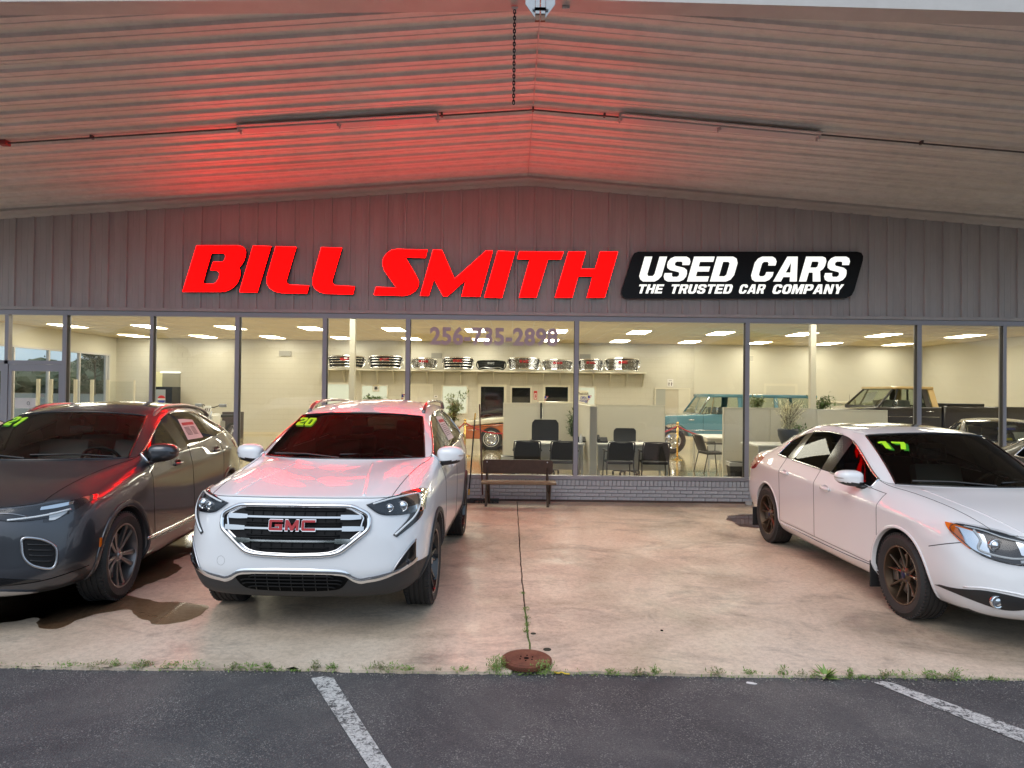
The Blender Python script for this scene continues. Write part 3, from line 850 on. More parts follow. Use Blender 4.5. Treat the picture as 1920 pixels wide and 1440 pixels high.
def flat_text(txt, size, mat, name, parent, M, extrude=.002, offset=0.0, shear=0.0, sx=1.0, align='CENTER', spacing=1.0):
    c = bpy.data.curves.new(name, 'FONT'); c.body = txt; c.size = size; c.extrude = extrude; c.offset = offset; c.shear = shear
    c.align_x = align; c.align_y = 'CENTER'; c.resolution_u = 4; c.space_character = spacing
    o = bpy.data.objects.new(name, c); COL.objects.link(o)
    dg = bpy.context.evaluated_depsgraph_get(); me = bpy.data.meshes.new_from_object(o.evaluated_get(dg)); bpy.data.objects.remove(o)
    me.name = name
    for v in me.vertices: v.co.x *= sx
    me.transform(M); me.materials.clear(); me.materials.append(mat)
    return link(name, me, None, parent)

# ======== white SUV ========
sp = spec_terrain(); sp.update(name='suv', label='white SUV with a chrome framed grille and lime green 20 on its windshield', pos=(-1.525, 5.79), yaw=-1.1, paint=P_white, lining=M_trim_dark, trim_r=.010)
T_ = Car(sp); c = T_
c.wheels('six', M_gloss, .262, .235, M_satin)
c.arch(M_clad, .012, .045, .014)
def sticker_print(car, sg, y0, y1, z0, z1):
    ym = (y0 + y1) / 2
    car.patch([(y0 + .02, z1 - .015), (ym, z1 - .015), (y1 - .02, z1 - .018)], [(y0 + .02, z1 - .045), (ym, z1 - .045), (y1 - .02, z1 - .048)], 'x', sg, M_redink, 'sticker_heading', n=5, m=2, off=.0045, thick=.0005, lin=True)
    for k in range(7):
        z = z1 - .065 - k * (z1 - z0 - .09) / 7
        for a, b in ((y0 + .025, ym - .015), (ym + .015, y1 - .05)):
            car.patch([(a, z), ((a + b) / 2, z), (b, z)], [(a, z - .006), ((a + b) / 2, z - .006), (b, z - .006)], 'x', sg, M_ink, 'sticker_line', n=4, m=1, off=.0045, thick=.0005, lin=True)
def mir(pts): return [(-x, z) for x, z in pts]
# grille: black field, chrome frame, three bars
top = [(-.528, .83), (-.526, .868), (-.512, .892), (-.43, .934), (-.40, .943), (-.37, .946), (0, .951), (.37, .946), (.40, .943), (.43, .934), (.512, .892), (.526, .868), (.528, .83)]
bot = [(-.528, .80), (-.515, .775), (-.36, .648), (-.33, .630), (-.28, .617), (-.2, .610), (0, .604), (.2, .610), (.28, .617), (.33, .630), (.36, .648), (.515, .775), (.528, .80)]
M_grdark = pbr('grille_black', (.010, .010, .011), .6, spec=.25)
gr = c.patch(top, bot, 'y', 1, M_grdark, 'grille', n=48, m=8, off=.004, thick=.02, lin=True)
c.strip(top + bot[::-1], 'y', 1, .0175, M_chrome, 'grille_frame', n=130, closed=True, lin=True, flat=(1.0, 1.0), parent=gr, off=.008)
c.strip([(-.475, .80)] + [(x * .93, z * .93 + .056) for x, z in top[1:-1]] + [(.475, .80)] + [(x * .93, z * .93 + .056) for x, z in bot[::-1][1:-1]], 'y', 1, .008, M_chrome, 'grille_frame', n=120, closed=True, lin=True, parent=gr, off=.006)
for zz, xw in ((.868, .475), (.79, .495), (.705, .43)):
    mb = MB()
    for a, b, w in ((-xw, -xw * .70, 1), (-xw * .76, xw * .76, 0), (xw * .70, xw, 1)):
        A = [(a, zz + (.018 if w else .007)), ((a + b) / 2, zz + (.018 if w else .007)), (b, zz + (.015 if w else .007))]
        Bq = [(a, zz - (.015 if w else .006)), ((a + b) / 2, zz - (.016 if w else .006)), (b, zz - (.012 if w else .006))]
        q = c.patch(A, Bq, 'y', 1, None, 'x', n=14, m=3, off=.020, thick=.02, link_=False); mb.add(q.v, q.f)
    mb.build('grille_bar', M_gchrome, gr, ang=50)
for zz, xw in ((.915, .36), (.83, .34), (.815, .34), (.745, .33), (.73, .33), (.66, .26), (.64, .22)):
    c.strip([(-xw, zz), (0, zz), (xw, zz)], 'y', 1, .006, M_slat, 'grille_slat', n=16, parent=gr, off=.010)
for k in range(-4, 5):
    c.strip([(k * .075, .635), (k * .075, .78), (k * .075, .93)], 'y', 1, .0035, M_slat, 'grille_slat', n=10, parent=gr, off=.008)
# GMC badge
def badge_poly(car, polys, mat, name, parent, off, thick=.012, axis='y', sgn=1):
    mb = MB()
    for poly in polys:
        bm = bmesh.new(); top_ = [bm.verts.new(car.P(p, axis, sgn, off)) for p in poly]
        cy_ = sum(v.co.y for v in top_) / len(top_)
        f = bm.faces.new(top_); r = bmesh.ops.extrude_face_region(bm, geom=[f])
        for v in [g for g in r['geom'] if isinstance(g, bmesh.types.BMVert)]:
            v.co += Vector((0, thick * sgn, 0)) if axis == 'y' else Vector((-thick * sgn, 0, 0))
        bmesh.ops.recalc_face_normals(bm, faces=bm.faces[:]); bmesh.ops.triangulate(bm, faces=bm.faces[:])
        mb.bm(bm); bm.free()
    return mb.build(name, mat, parent)
def gmc_letters(x0, z0, w, h, gapf=.06, th=.20, sc=1.0, grow=0.0):
    lw = w * (1 - 2 * gapf) / 3; out = []
    def X(k, a): return x0 + k * (lw + w * gapf) + a * lw
    def Z(b): return z0 + b * h
    g = grow; t = th; hth = .26
    G = [(0 - g, .1), (.08, 0 - g), (1 + g, 0 - g), (1 + g, .58), (.45, .58), (.45, .58 - hth * .8), (1 - t * 1.3, .58 - hth * .8), (1 - t * 1.3, hth * .85), (t, hth * .85), (t, 1 - hth * .85), (1 + g, 1 - hth * .85), (1 + g, 1 + g), (.08, 1 + g), (0 - g, .9)]
    M = [(0 - g, 0 - g), (t, 0 - g), (t, .55), (.42, 0 - g), (.58, 0 - g), (1 - t, .55), (1 - t, 0 - g), (1 + g, 0 - g), (1 + g, 1 + g), (.80, 1 + g), (.5, .40), (.20, 1 + g), (0 - g, 1 + g)]
    Cc = [(0 - g, .1), (.08, 0 - g), (1 + g, 0 - g), (1 + g, hth * .85), (t, hth * .85), (t, 1 - hth * .85), (1 + g, 1 - hth * .85), (1 + g, 1 + g), (.08, 1 + g), (0 - g, .9)]
    for k, L in enumerate((G, M, Cc)): out.append([(X(k, a), Z(b)) for a, b in L])
    return out
badge_poly(c, gmc_letters(-.165, .7735, .330, .080, .055, .22, grow=.02), M_chrome, 'badge', gr, .034, .03)
badge_poly(c, gmc_letters(-.163, .777, .326, .073, .06, .20), M_redbadge, 'badge', gr, .038, .01)
# headlights
for sg in (1, -1):
    fx = (lambda L: L) if sg > 0 else mir
    # seen from the front, wraps back along the fender
    A = fx([(.50, .955), (.62, .990), (.74, 1.01), (.81, 1.01), (.86, .985)])
    B_ = fx([(.51, .945), (.60, .885), (.72, .868), (.80, .868), (.868, .875)])
    hl = c.patch(A, B_, 'y', 1, M_lampdark, 'headlight', n=24, m=8, off=.004, thick=.02)
    c.patch(A, B_, 'y', 1, M_lens, 'lens', n=24, m=8, off=.016, thick=.012, parent=hl, bulge=.006)
    A2 = fx([(.755, .885), (.795, .885), (.865, .93)]); 
    c.patch(fx([(.80, .90), (.775, .83), (.69, .735)]), fx([(.862, .90), (.85, .82), (.715, .715)]), 'y', 1, M_lampdark, 'headlight', n=14, m=5, off=.006, thick=.02)
    c.strip(fx([(.545, .958), (.66, .985), (.775, .992), (.83, .975), (.835, .90), (.81, .84), (.755, .785), (.70, .735)]), 'y', 1, .0075, M_drl, 'light_guide', n=50, off=.014, parent=hl)
    for (px, pz, pr) in ((.735, .925, .032), (.655, .925, .024)):
        q = c.P((px * sg, pz), 'y', 1, .006); mb = MB()
        Mq = Matrix.Translation(q) @ Matrix.Rotation(PI / 2, 4, 'X')
        mb.lathe([(0, .014), (pr * .5, .012), (pr * .85, .004), (pr, .002), (pr * 1.1, .010), (pr * 1.2, .010), (pr * 1.25, -.01)], 24, Mq)
        mb.build('projector', M_lampchrome, hl, sm=True)
    c.patch([(-.60, .93), (-.55, .94), (-.50, .945)], [(-.60, .87), (-.56, .87), (-.51, .90)], 'x', sg, M_amber, 'side_marker', n=10, m=4, off=.007, thick=.01, parent=hl)
    # fog pocket
    c.patch(fx([(.70, .49), (.75, .56), (.81, .64), (.835, .665)]), fx([(.705, .475), (.76, .49), (.80, .50), (.838, .535)]), 'y', 1, M_gloss, 'fog_light_recess', n=14, m=5, off=.004, thick=.02)
    c.strip(fx([(.692, .478), (.74, .555), (.80, .64), (.835, .675)]), 'y', 1, .006, M_satin, 'fog_light_trim', n=20, off=.006)
    q = c.P((.785 * sg, .525), 'y', 1, -.018); mb = MB()
    mb.lathe([(0, .02), (.02, .018), (.028, .008), (.034, .012), (.036, -.01)], 20, Matrix.Translation(q) @ Matrix.Rotation(PI / 2, 4, 'X')); mb.build('fog_light', M_lampdark, c.root, sm=True)
# chrome bumper strip with the dip to the lower intake
cs = [(-.84, .545), (-.76, .50), (-.62, .468), (-.53, .455), (-.48, .448), (-.43, .468), (-.36, .508), (-.18, .518), (0, .52), (.18, .518), (.36, .508), (.43, .468), (.48, .448), (.53, .455), (.62, .468), (.76, .50), (.84, .545)]
cb = [(x, z - (.040 if abs(x) < .7 else .026)) for x, z in cs]
c.patch(cs, cb, 'y', 1, M_chrome, 'bumper_trim', n=90, m=4, off=.010, thick=.03, bulge=.006)
lo = [(x, z - .002) for x, z in cb]
c.patch(lo, [(x * .98, .262 + .012 * abs(x)) for x, z in lo], 'y', 1, M_clad, 'bumper_lower', n=80, m=8, off=.006, thick=.02)
it = c.patch([(-.40, .455), (-.34, .478), (-.15, .485), (0, .486), (.15, .485), (.34, .478), (.40, .455)], [(-.40, .44), (-.33, .37), (-.15, .352), (0, .35), (.15, .352), (.33, .37), (.40, .44)], 'y', 1, M_seam, 'lower_intake', n=36, m=6, off=.009, thick=.015)
for zz, xw in ((.46, .30), (.435, .36), (.41, .35), (.385, .31)):
    c.strip([(-xw, zz - .004), (-xw * .85, zz + .006), (0, zz + .008), (xw * .85, zz + .006), (xw, zz - .004)], 'y', 1, .0055, M_slat, 'intake_slat', n=24, parent=it, off=.016)
for k in range(-3, 4): c.strip([(k * .085, .36), (k * .085, .42), (k * .085, .478)], 'y', 1, .0035, M_black, 'intake_slat', n=8, parent=it, off=.012)
c.strip([(-.52 + .030 * math.cos(k * PI / 6), .555 + .032 * math.sin(k * PI / 6)) for k in range(12)], 'y', 1, .0013, pbr('cover_edge', (.35, .35, .36), .4), 'tow_eye_cover', n=36, closed=True, off=.0)
for sg in (1, -1):
    c.strip([(.33 * sg, .10), (.37 * sg, -.2), (.43 * sg, -.55), (.47 * sg, -.80)], 'z', 1, .009, P_white, 'hood_crease', n=30, off=-.004, flat=(1.6, .9))
# roof rails
for sg in (1, -1):
    mb = MB()
    pts = [(.59 * sg, 1.26, 1.555), (.59 * sg, 1.40, 1.62), (.585 * sg, 1.6, 1.652), (.58 * sg, 2.2, 1.665), (.575 * sg, 2.85, 1.64), (.57 * sg, 3.0, 1.615), (.57 * sg, 3.10, 1.56)]
    mb.tube(curve(pts, 40), .021, 8, flat=(1.0, .8))
    mb.build('roof_rail', paint('rail_silver', (.16, .155, .16), .7, .35) if sg > 0 else MATS['rail_silver'], c.root, sm=True)
    c.mirror_wing(sg, (.945 * sg, .62, 1.18), (.25, .15, .17), P_white, base=(.83 * sg, .60, 1.10))
    # door handles
    for hy, hz in ((1.22, 1.035), (2.20, 1.06)):
        mb = MB(); p = [c.P((hy - .10 + .2 * t, hz), 'x', sg, 0) + Vector((sg * (.012 + .022 * math.sin(PI * t)), 0, 0)) for t in (0, .15, .5, .85, 1)]
        mb.tube(curve(p, 14), .013, 8, flat=(.8, 1.2)); mb.build('door_handle', M_chrome if False else P_white, c.root, sm=True)
    c.patch([(1.62, 1.50), (1.80, 1.50), (2.05, 1.49)], [(1.60, 1.25), (1.80, 1.25), (2.05, 1.25)], 'x', sg, M_paper, 'window_sticker', n=6, m=4, off=.003, thick=.0005, lin=True)
for sg in (1, -1): sticker_print(c, sg, 1.63, 2.03, 1.26, 1.48)
c.cabin(M_seat_dark, .45, 1.25, wheel_x=.37, dash_z=1.09, zs=.72)
# windscreen wipers and lime numerals
mb = MB()
for a, b in (((.62, .40, 1.185), (.02, .205, 1.215)), ((.02, .17, 1.19), (-.60, .33, 1.21))):
    mb.tube([a, Vector(a).lerp(Vector(b), .5) + Vector((0, 0, .012)), b], .008, 6)
mb.build('wiper', M_black, c.root)
def sticker_digits(car, txt, cx, cz, h, w, sg=1, shear=.18, off=.004, gap=.12):
    D = {'2': [[(0, .78), (0, .88), (.12, 1), (.88, 1), (1, .88), (1, .60), (.88, .50), (.36, .30), (.34, .22), (1, .22), (1, 0), (0, 0), (0, .30), (.10, .40), (.66, .62), (.68, .80), (.34, .80), (.32, .70), (0, .70)]],
         '0': [[(.12, 0), (0, .12), (0, .88), (.12, 1), (.49, 1), (.49, .80), (.36, .80), (.34, .76), (.34, .24), (.36, .20), (.49, .20), (.49, 0)], [(.51, 0), (.51, .20), (.64, .20), (.66, .24), (.66, .76), (.64, .80), (.51, .80), (.51, 1), (.88, 1), (1, .88), (1, .12), (.88, 0)]],
         '1': [[(.35, 0), (.75, 0), (.75, 1), (.40, 1), (.08, .82), (.08, .66), (.35, .72)]],
         '7': [[(.28, 0), (.66, 0), (1, .78), (1, 1), (0, 1), (0, .76), (.60, .76)]]}
    for nm, mat, dx, dz, of in (('number_shadow', M_green, .012, -.010, off), ('number_sticker', M_lime, 0, 0, off + .003)):
        polys = []
        for k, ch in enumerate(txt):
            for pl in D[ch]:
                polys.append([(cx + (k - len(txt) / 2) * w * (1 + gap) + a * w + (b - .5) * h * shear + dx, cz + (b - .5) * h + dz) for a, b in pl])
        badge_poly(car, polys, mat, nm, car.root, of, .0015)
sticker_digits(c, '20', -.50, 1.462, .068, .092)

# ======== white sedan ========
M_bronze = pbr('bronze_alloy', (.105, .070, .045), .38, .75, coat=.3)
sp = spec_legacy(); sp.update(name='sedan', label='white sedan with bronze wheels and lime green 17 on its windshield', pos=(4.04, 5.56), yaw=1.0, paint=P_pearl, sg=M_darkglass, rg=M_darkglass, lining=M_trim_dark, trim_r=.011, pillar_in_trim=False)
S_ = Car(sp); c = S_
c.wheels('five_y', M_bronze, .232, .225, pbr('dark_blue_cap', (.01, .012, .05), .3))
c.arch(P_pearl, .004, .022, .003)
for sg in (1, -1):
    fx = (lambda L: L) if sg > 0 else mir
    A = fx([(.33, .735), (.45, .775), (.60, .825), (.70, .845), (.76, .852), (.80, .845)])
    B_ = fx([(.335, .675), (.42, .655), (.56, .635), (.68, .650), (.76, .69), (.825, .795)])
    hl = c.patch(A, B_, 'y', 1, M_lampdark, 'headlight', n=34, m=8, off=.003, thick=.02)
    c.strip(A + B_[::-1], 'y', 1, .005, M_gloss, 'headlight_seal', n=70, closed=True, off=.003, parent=hl)
    c.patch(fx([(.70, .805), (.76, .825), (.80, .835)]), fx([(.70, .665), (.75, .69), (.79, .72)]), 'y', 1, M_lampchrome, 'reflector', n=10, m=6, off=.007, thick=.01, parent=hl)
    c.patch(fx([(.42, .745), (.50, .775), (.56, .79)]), fx([(.40, .685), (.48, .680), (.55, .70)]), 'y', 1, M_lampchrome, 'reflector', n=10, m=6, off=.008, thick=.01, parent=hl)
    c.patch(fx([(.35, .690), (.45, .676), (.56, .665)]), fx([(.35, .676), (.45, .660), (.56, .648)]), 'y', 1, M_drl, 'light_guide', n=16, m=3, off=.010, thick=.01, parent=hl)
    c.patch([(-.68, .815), (-.60, .835), (-.52, .848), (-.46, .85)], [(-.68, .70), (-.62, .74), (-.55, .79), (-.48, .835)], 'x', sg, M_amber, 'turn_signal', n=16, m=6, off=.006, thick=.012, parent=hl)
    c.strip(fx([(.765, .84), (.70, .83), (.62, .80), (.50, .775)]), 'y', 1, .005, M_drl, 'light_guide', n=30, off=.012, parent=hl)
    c.strip(fx([(.735, .825), (.725, .77), (.745, .71), (.70, .685), (.60, .672), (.50, .685)]), 'y', 1, .009, M_drl, 'light_guide', n=40, off=.012, parent=hl)
    q = c.P((.665 * sg, .745), 'y', 1, .006); mb = MB(); pr = .036
    mb.lathe([(0, .024), (pr * .45, .020), (pr * .8, .010), (pr, .000), (pr * 1.12, .012), (pr * 1.22, .010), (pr * 1.25, -.02)], 28, Matrix.Translation(q) @ Matrix.Rotation(PI / 2, 4, 'X'))
    mb.build('projector', M_lampchrome, hl, sm=True)
    c.patch(A, B_, 'y', 1, M_lens, 'lens', n=34, m=8, off=.026, thick=.02, parent=hl)
    # fog light recess
    A = fx([(.47, .395), (.60, .425), (.75, .435), (.86, .39)]); B_ = fx([(.475, .375), (.60, .325), (.70, .325), (.862, .375)])
    c.patch(A, B_, 'y', 1, M_black, 'fog_light_recess', n=24, m=6, off=.004, thick=.02)
    q = c.P((.69 * sg, .372), 'y', 1, .004); mb = MB()
    mb.lathe([(0, .018), (.022, .016), (.036, .006), (.040, .014), (.043, .012), (.045, -.01)], 24, Matrix.Translation(q) @ Matrix.Rotation(PI / 2, 4, 'X')); mb.build('fog_light', M_lampchrome, c.root, sm=True)
    c.strip(fx([(.455, .41), (.60, .445), (.74, .452), (.82, .43)]), 'y', 1, .007, P_pearl, 'bumper_crease', n=24, off=.0)
    c.mirror_wing(sg, (.955 * sg, .66, 1.035), (.235, .14, .145), P_pearl, base=(.82 * sg, .60, .965))
    c.strip([(.60 * sg, .16), (.58 * sg, -.2), (.52 * sg, -.55), (.46 * sg, -.80)], 'z', 1, .009, P_pearl, 'hood_crease', n=30, off=-.004, flat=(1.6, .9))
    for hy, hz in ((1.20, .865), (2.17, .905)):
        mb = MB(); p = [c.P((hy - .09 + .18 * t, hz), 'x', sg, 0) + Vector((sg * (.008 + .02 * math.sin(PI * t)), 0, 0)) for t in (0, .15, .5, .85, 1)]
        mb.tube(curve(p, 14), .013, 8, flat=(.8, 1.2)); mb.build('door_handle', P_pearl, c.root, sm=True)
    c.patch([(2.98, 1.0), (3.2, 1.02), (3.5, 1.02)], [(3.02, .93), (3.2, .84), (3.5, .82)], 'x', sg, M_redlens, 'taillight', n=12, m=6, off=.006, thick=.02)
    c.strip([(.40, .315), (1.2, .30), (2.35, .315)], 'x', sg, .004, M_seam, 'sill_seam', n=40, off=.0)
    c.strip([(-.385, .655), (-.52, .70), (-.64, .74)], 'x', sg, .003, M_seam, 'panel_seam', n=14, off=.0)
    c.patch([(.40, .318), (1.3, .305), (2.33, .325)], [(.385, .205), (1.3, .195), (2.35, .21)], 'x', sg, P_pearl, 'side_skirt', n=40, m=4, off=.014, thick=.03)
    for hy, hz in ((1.20, .865), (2.17, .905)):
        q = c.P((hy, hz), 'x', sg, 0); mb = MB(); mb.lathe([(0, -.003), (.045, -.001), (.053, .004), (.058, .0)], 24, Matrix.Translation(q) @ Matrix.Rotation(PI / 2 * sg, 4, 'Y') @ Matrix.Diagonal((.7, 1.2, 1, 1))); mb.build('handle_cup', P_pearl, c.root, sm=True)
    # mud flaps
    for fy in (.385, 3.125):
        mb = MB(); mb.bbox(.70 * sg if sg > 0 else -.915, .915 if sg > 0 else -.70, fy, fy + .012, .13, .36, .006); mb.build('mud_flap', M_black, c.root)
gg = c.patch([(-.33, .70), (-.25, .765), (0, .785), (.25, .765), (.33, .70)], [(-.33, .68), (-.24, .56), (0, .545), (.24, .56), (.33, .68)], 'y', 1, M_grdark, 'grille', n=30, m=6, off=.004, thick=.02)
c.strip([(-.33, .70), (-.25, .765), (0, .785), (.25, .765), (.33, .70), (.24, .56), (0, .545), (-.24, .56)], 'y', 1, .010, M_chrome, 'grille_frame', n=60, closed=True, off=.006, parent=gg)
c.patch([(-.42, .42), (0, .43), (.42, .42)], [(-.40, .28), (0, .27), (.40, .28)], 'y', 1, M_grdark, 'lower_intake', n=20, m=4, off=.004, thick=.02)
c.cabin(M_seat_light, .35, 1.15, wheel_x=.37, dash_z=.96, zs=.56)
mb = MB()
for a, b in (((.66, .36, 1.03), (.08, .17, 1.065)), ((.0, .12, 1.045), (-.60, .30, 1.06))):
    mb.tube([a, Vector(a).lerp(Vector(b), .5) + Vector((0, 0, .012)), b], .008, 6)
mb.build('wiper', M_black, c.root)
sticker_digits(c, '17', -.455, 1.318, .060, .095)

# ======== grey crossover ========
sp = spec_envision(); sp.update(name='crossover', label='dark grey crossover with light seats and lime green 21 on its windshield', pos=(-4.17, 5.70), yaw=5.5, paint=P_grey, ws=M_wslight, rg=M_sideglass, trim_r=.010, pillar_in_trim=False)
E_ = Car(sp); c = E_
M_alloy = pbr('satin_grey_alloy', (.30, .29, .29), .28, .9)
c.wheels('ten', M_alloy, .262, .245, M_satin)
c.arch(P_grey, .010, .050, .007)
for sg in (1, -1):
    fx = (lambda L: L) if sg > 0 else mir
    A = fx([(.20, .870), (.40, .885), (.60, .905), (.76, .920), (.86, .928)]); B_ = fx([(.20, .855), (.36, .842), (.52, .812), (.66, .812), (.80, .835), (.87, .905)])
    hl = c.patch(A, B_, 'y', 1, M_lampdark, 'headlight', n=34, m=6, off=.004, thick=.02)
    c.patch(fx([(.69, .86), (.74, .862), (.80, .87)]), fx([(.69, .79), (.74, .790), (.80, .83)]), 'y', 1, M_lampdark, 'headlight_hook', n=10, m=5, off=.0045, thick=.02, parent=hl)
    c.strip(fx([(.50, .822), (.60, .828), (.70, .838), (.80, .86)]), 'y', 1, .008, M_drl, 'light_guide', n=30, off=.010, parent=hl)
    c.patch(fx([(.71, .85), (.75, .855), (.79, .865)]), fx([(.715, .80), (.745, .80), (.785, .835)]), 'y', 1, M_drl, 'light_guide', n=10, m=5, off=.010, thick=.01, parent=hl)
    c.strip(fx([(.42, .868), (.52, .862), (.60, .84)]), 'y', 1, .004, M_satin, 'light_guide', n=14, off=.010, parent=hl)
    c.patch(fx([(.66, .895), (.74, .905), (.80, .912)]), fx([(.66, .875), (.74, .88), (.80, .892)]), 'y', 1, M_lampchrome, 'projector', n=8, m=4, off=.008, thick=.01, parent=hl)
    c.patch(A, B_, 'y', 1, M_lens, 'lens', n=34, m=6, off=.016, thick=.012, parent=hl)
    # corner vent
    V_ = fx([(.60, .69), (.66, .685), (.72, .655), (.765, .60), (.775, .52), (.765, .465), (.735, .46), (.66, .50), (.615, .56), (.60, .63)])
    vt = c.patch(V_[0:5], [V_[0]] + V_[:5:-1][:4] + [V_[5]], 'y', 1, M_grdark, 'corner_vent', n=14, m=8, off=.004, thick=.02)
    c.strip(V_, 'y', 1, .010, M_satin, 'vent_frame', n=60, closed=True, off=.006, parent=vt)
    for k in range(4):
        z = .635 - .038 * k; c.strip(fx([(.625 + .008 * k, z + .012), (.69, z), (.755, z - .012)]), 'y', 1, .005, M_black, 'vent_slat', n=8, off=.010, parent=vt)
    # lower intake, silver splitter
    c.patch(fx([(.30, .47), (.45, .44), (.62, .405), (.70, .385)]), fx([(.30, .36), (.45, .365), (.60, .375), (.70, .38)]), 'y', 1, M_gloss, 'lower_intake', n=20, m=4, off=.004, thick=.02)
    c.patch(fx([(.20, .355), (.40, .345), (.55, .325), (.66, .30)]), fx([(.20, .295), (.40, .292), (.55, .29), (.655, .288)]), 'y', 1, M_satin, 'splitter', n=20, m=4, off=.012, thick=.02)
    c.strip(fx([(.20, .375), (.50, .37), (.72, .375), (.885, .41)]), 'y', 1, .004, M_seam, 'panel_seam', n=24, off=.0)
    c.patch([(-.425, .60), (-.415, .60), (-.405, .60)], [(-.43, .53), (-.42, .53), (-.41, .53)], 'x', sg, M_amber, 'side_marker', n=6, m=4, off=.008, thick=.01)
    c.mirror_wing(sg, (.95 * sg, .66, 1.17), (.26, .16, .17), P_grey, base=(.84 * sg, .60, 1.09))
    for hy, hz in ((1.18, 1.015), (2.30, 1.06)):
        q = c.P((hy, hz), 'x', sg, 0); mb = MB()
        mb.lathe([(0, -.004), (.05, -.001), (.058, .004), (.064, .0)], 24, Matrix.Translation(q) @ Matrix.Rotation(PI / 2 * sg, 4, 'Y') @ Matrix.Diagonal((.75, 1.2, 1, 1)))
        mb.build('handle_cup', P_grey, c.root, sm=True)
        mb = MB(); p = [q + Vector((sg * (.008 + .022 * math.sin(PI * t)), -.10 + .2 * t, 0)) for t in (0, .15, .5, .85, 1)]
        mb.tube(curve(p, 14), .013, 8, flat=(.8, 1.2)); mb.build('door_handle', P_grey, c.root, sm=True)
    c.patch([(.42, .395), (1.3, .39), (2.36, .405)], [(.40, .20), (1.3, .19), (2.40, .21)], 'x', sg, P_grey, 'side_skirt', n=40, m=4, off=.012, thick=.03)
    c.strip([(.38, .425), (1.2, .420), (2.42, .435)], 'x', sg, .014, M_chrome, 'sill_trim', n=50, off=.004, flat=(.5, 1.0))
    c.patch([(1.66, 1.44), (1.80, 1.44), (2.06, 1.42)], [(1.62, 1.22), (1.80, 1.22), (2.06, 1.22)], 'x', sg, M_paper, 'window_sticker', n=6, m=4, off=.003, thick=.0005, lin=True)
    mb = MB()
    mb.tube(curve([(.615 * sg, 1.22, 1.475), (.612 * sg, 1.36, 1.54), (.605 * sg, 1.6, 1.582), (.60 * sg, 2.2, 1.58), (.60 * sg, 2.7, 1.515), (.60 * sg, 2.9, 1.44)], 40), .022, 8, flat=(1.0, .8))
    mb.build('roof_rail', M_satin if False else pbr('rail_satin', (.32, .31, .32), .3, .8), c.root, sm=True)
    c.patch([(3.02, 1.12), (3.15, 1.14), (3.4, 1.14)], [(3.06, 1.03), (3.2, 1.0), (3.4, 1.0)], 'x', sg, M_redlens, 'taillight', n=12, m=4, off=.006, thick=.02)
c.patch([(-.42, .83), (0, .86), (.42, .83)], [(-.38, .50), (0, .46), (.38, .50)], 'y', 1, M_grdark, 'grille', n=20, m=6, off=.004, thick=.02)
for sg in (1, -1): sticker_print(c, sg, 1.67, 2.04, 1.235, 1.415)
c.cabin(M_seat_light, .42, 1.2, wheel_x=.37, dash_z=1.07, zs=.70)
mb = MB()
for a, b in (((.64, .38, 1.16), (.04, .19, 1.19)), ((.02, .15, 1.165), (-.60, .31, 1.185))):
    mb.tube([a, Vector(a).lerp(Vector(b), .5) + Vector((0, 0, .012)), b], .008, 6)
mb.build('wiper', M_black, c.root)
sticker_digits(c, '21', -.50, 1.44, .072, .10)
# ================= ground =================
def nmat(name):
    m = bpy.data.materials.new(name); m.use_nodes = True; MATS[name] = m
    return m, m.node_tree.nodes, m.node_tree.links, m.node_tree.nodes['Principled BSDF']
def noise(N, L, vec, scale, detail=6, rough=.6, dist=0.0):
    t = N.new('ShaderNodeTexNoise'); t.inputs['Scale'].default_value = scale; t.inputs['Detail'].default_value = detail; t.inputs['Roughness'].default_value = rough; t.inputs['Distortion'].default_value = dist
    L.new(vec, t.inputs['Vector']); return t.outputs['Fac']
def ramp(N, L, fac, *stops):
    r = N.new('ShaderNodeValToRGB'); e = r.color_ramp.elements
    while len(e) < len(stops): e.new(.5)
    for k, (p, c) in enumerate(stops):
        e[k].position = p; e[k].color = (*c, 1) if hasattr(c, '__len__') else (c, c, c, 1)
    L.new(fac, r.inputs['Fac']); return r.outputs[0]
def mixc(N, L, f, a, b, mode='MIX'):
    m = N.new('ShaderNodeMixRGB'); m.blend_type = mode
    for s_, v in (('Fac', f), ('Color1', a), ('Color2', b)):
        if hasattr(v, 'type') and hasattr(v, 'links'): L.new(v, m.inputs[s_])
        elif s_ == 'Fac': m.inputs[s_].default_value = v
        else: m.inputs[s_].default_value = (*v, 1) if hasattr(v, '__len__') else (v, v, v, 1)
    return m.outputs[0]
def mapping(N, L, sc, kind='Object'):
    tc = N.new('ShaderNodeTexCoord'); mp = N.new('ShaderNodeMapping'); mp.inputs['Scale'].default_value = sc
    L.new(tc.outputs[kind], mp.inputs['Vector']); return mp.outputs[0]
def bump(N, L, h, b, s=.3, d=.01):
    bp = N.new('ShaderNodeBump'); bp.inputs['Strength'].default_value = s; bp.inputs['Distance'].default_value = d
    L.new(h, bp.inputs['Height']); L.new(bp.outputs[0], b.inputs['Normal']); return bp

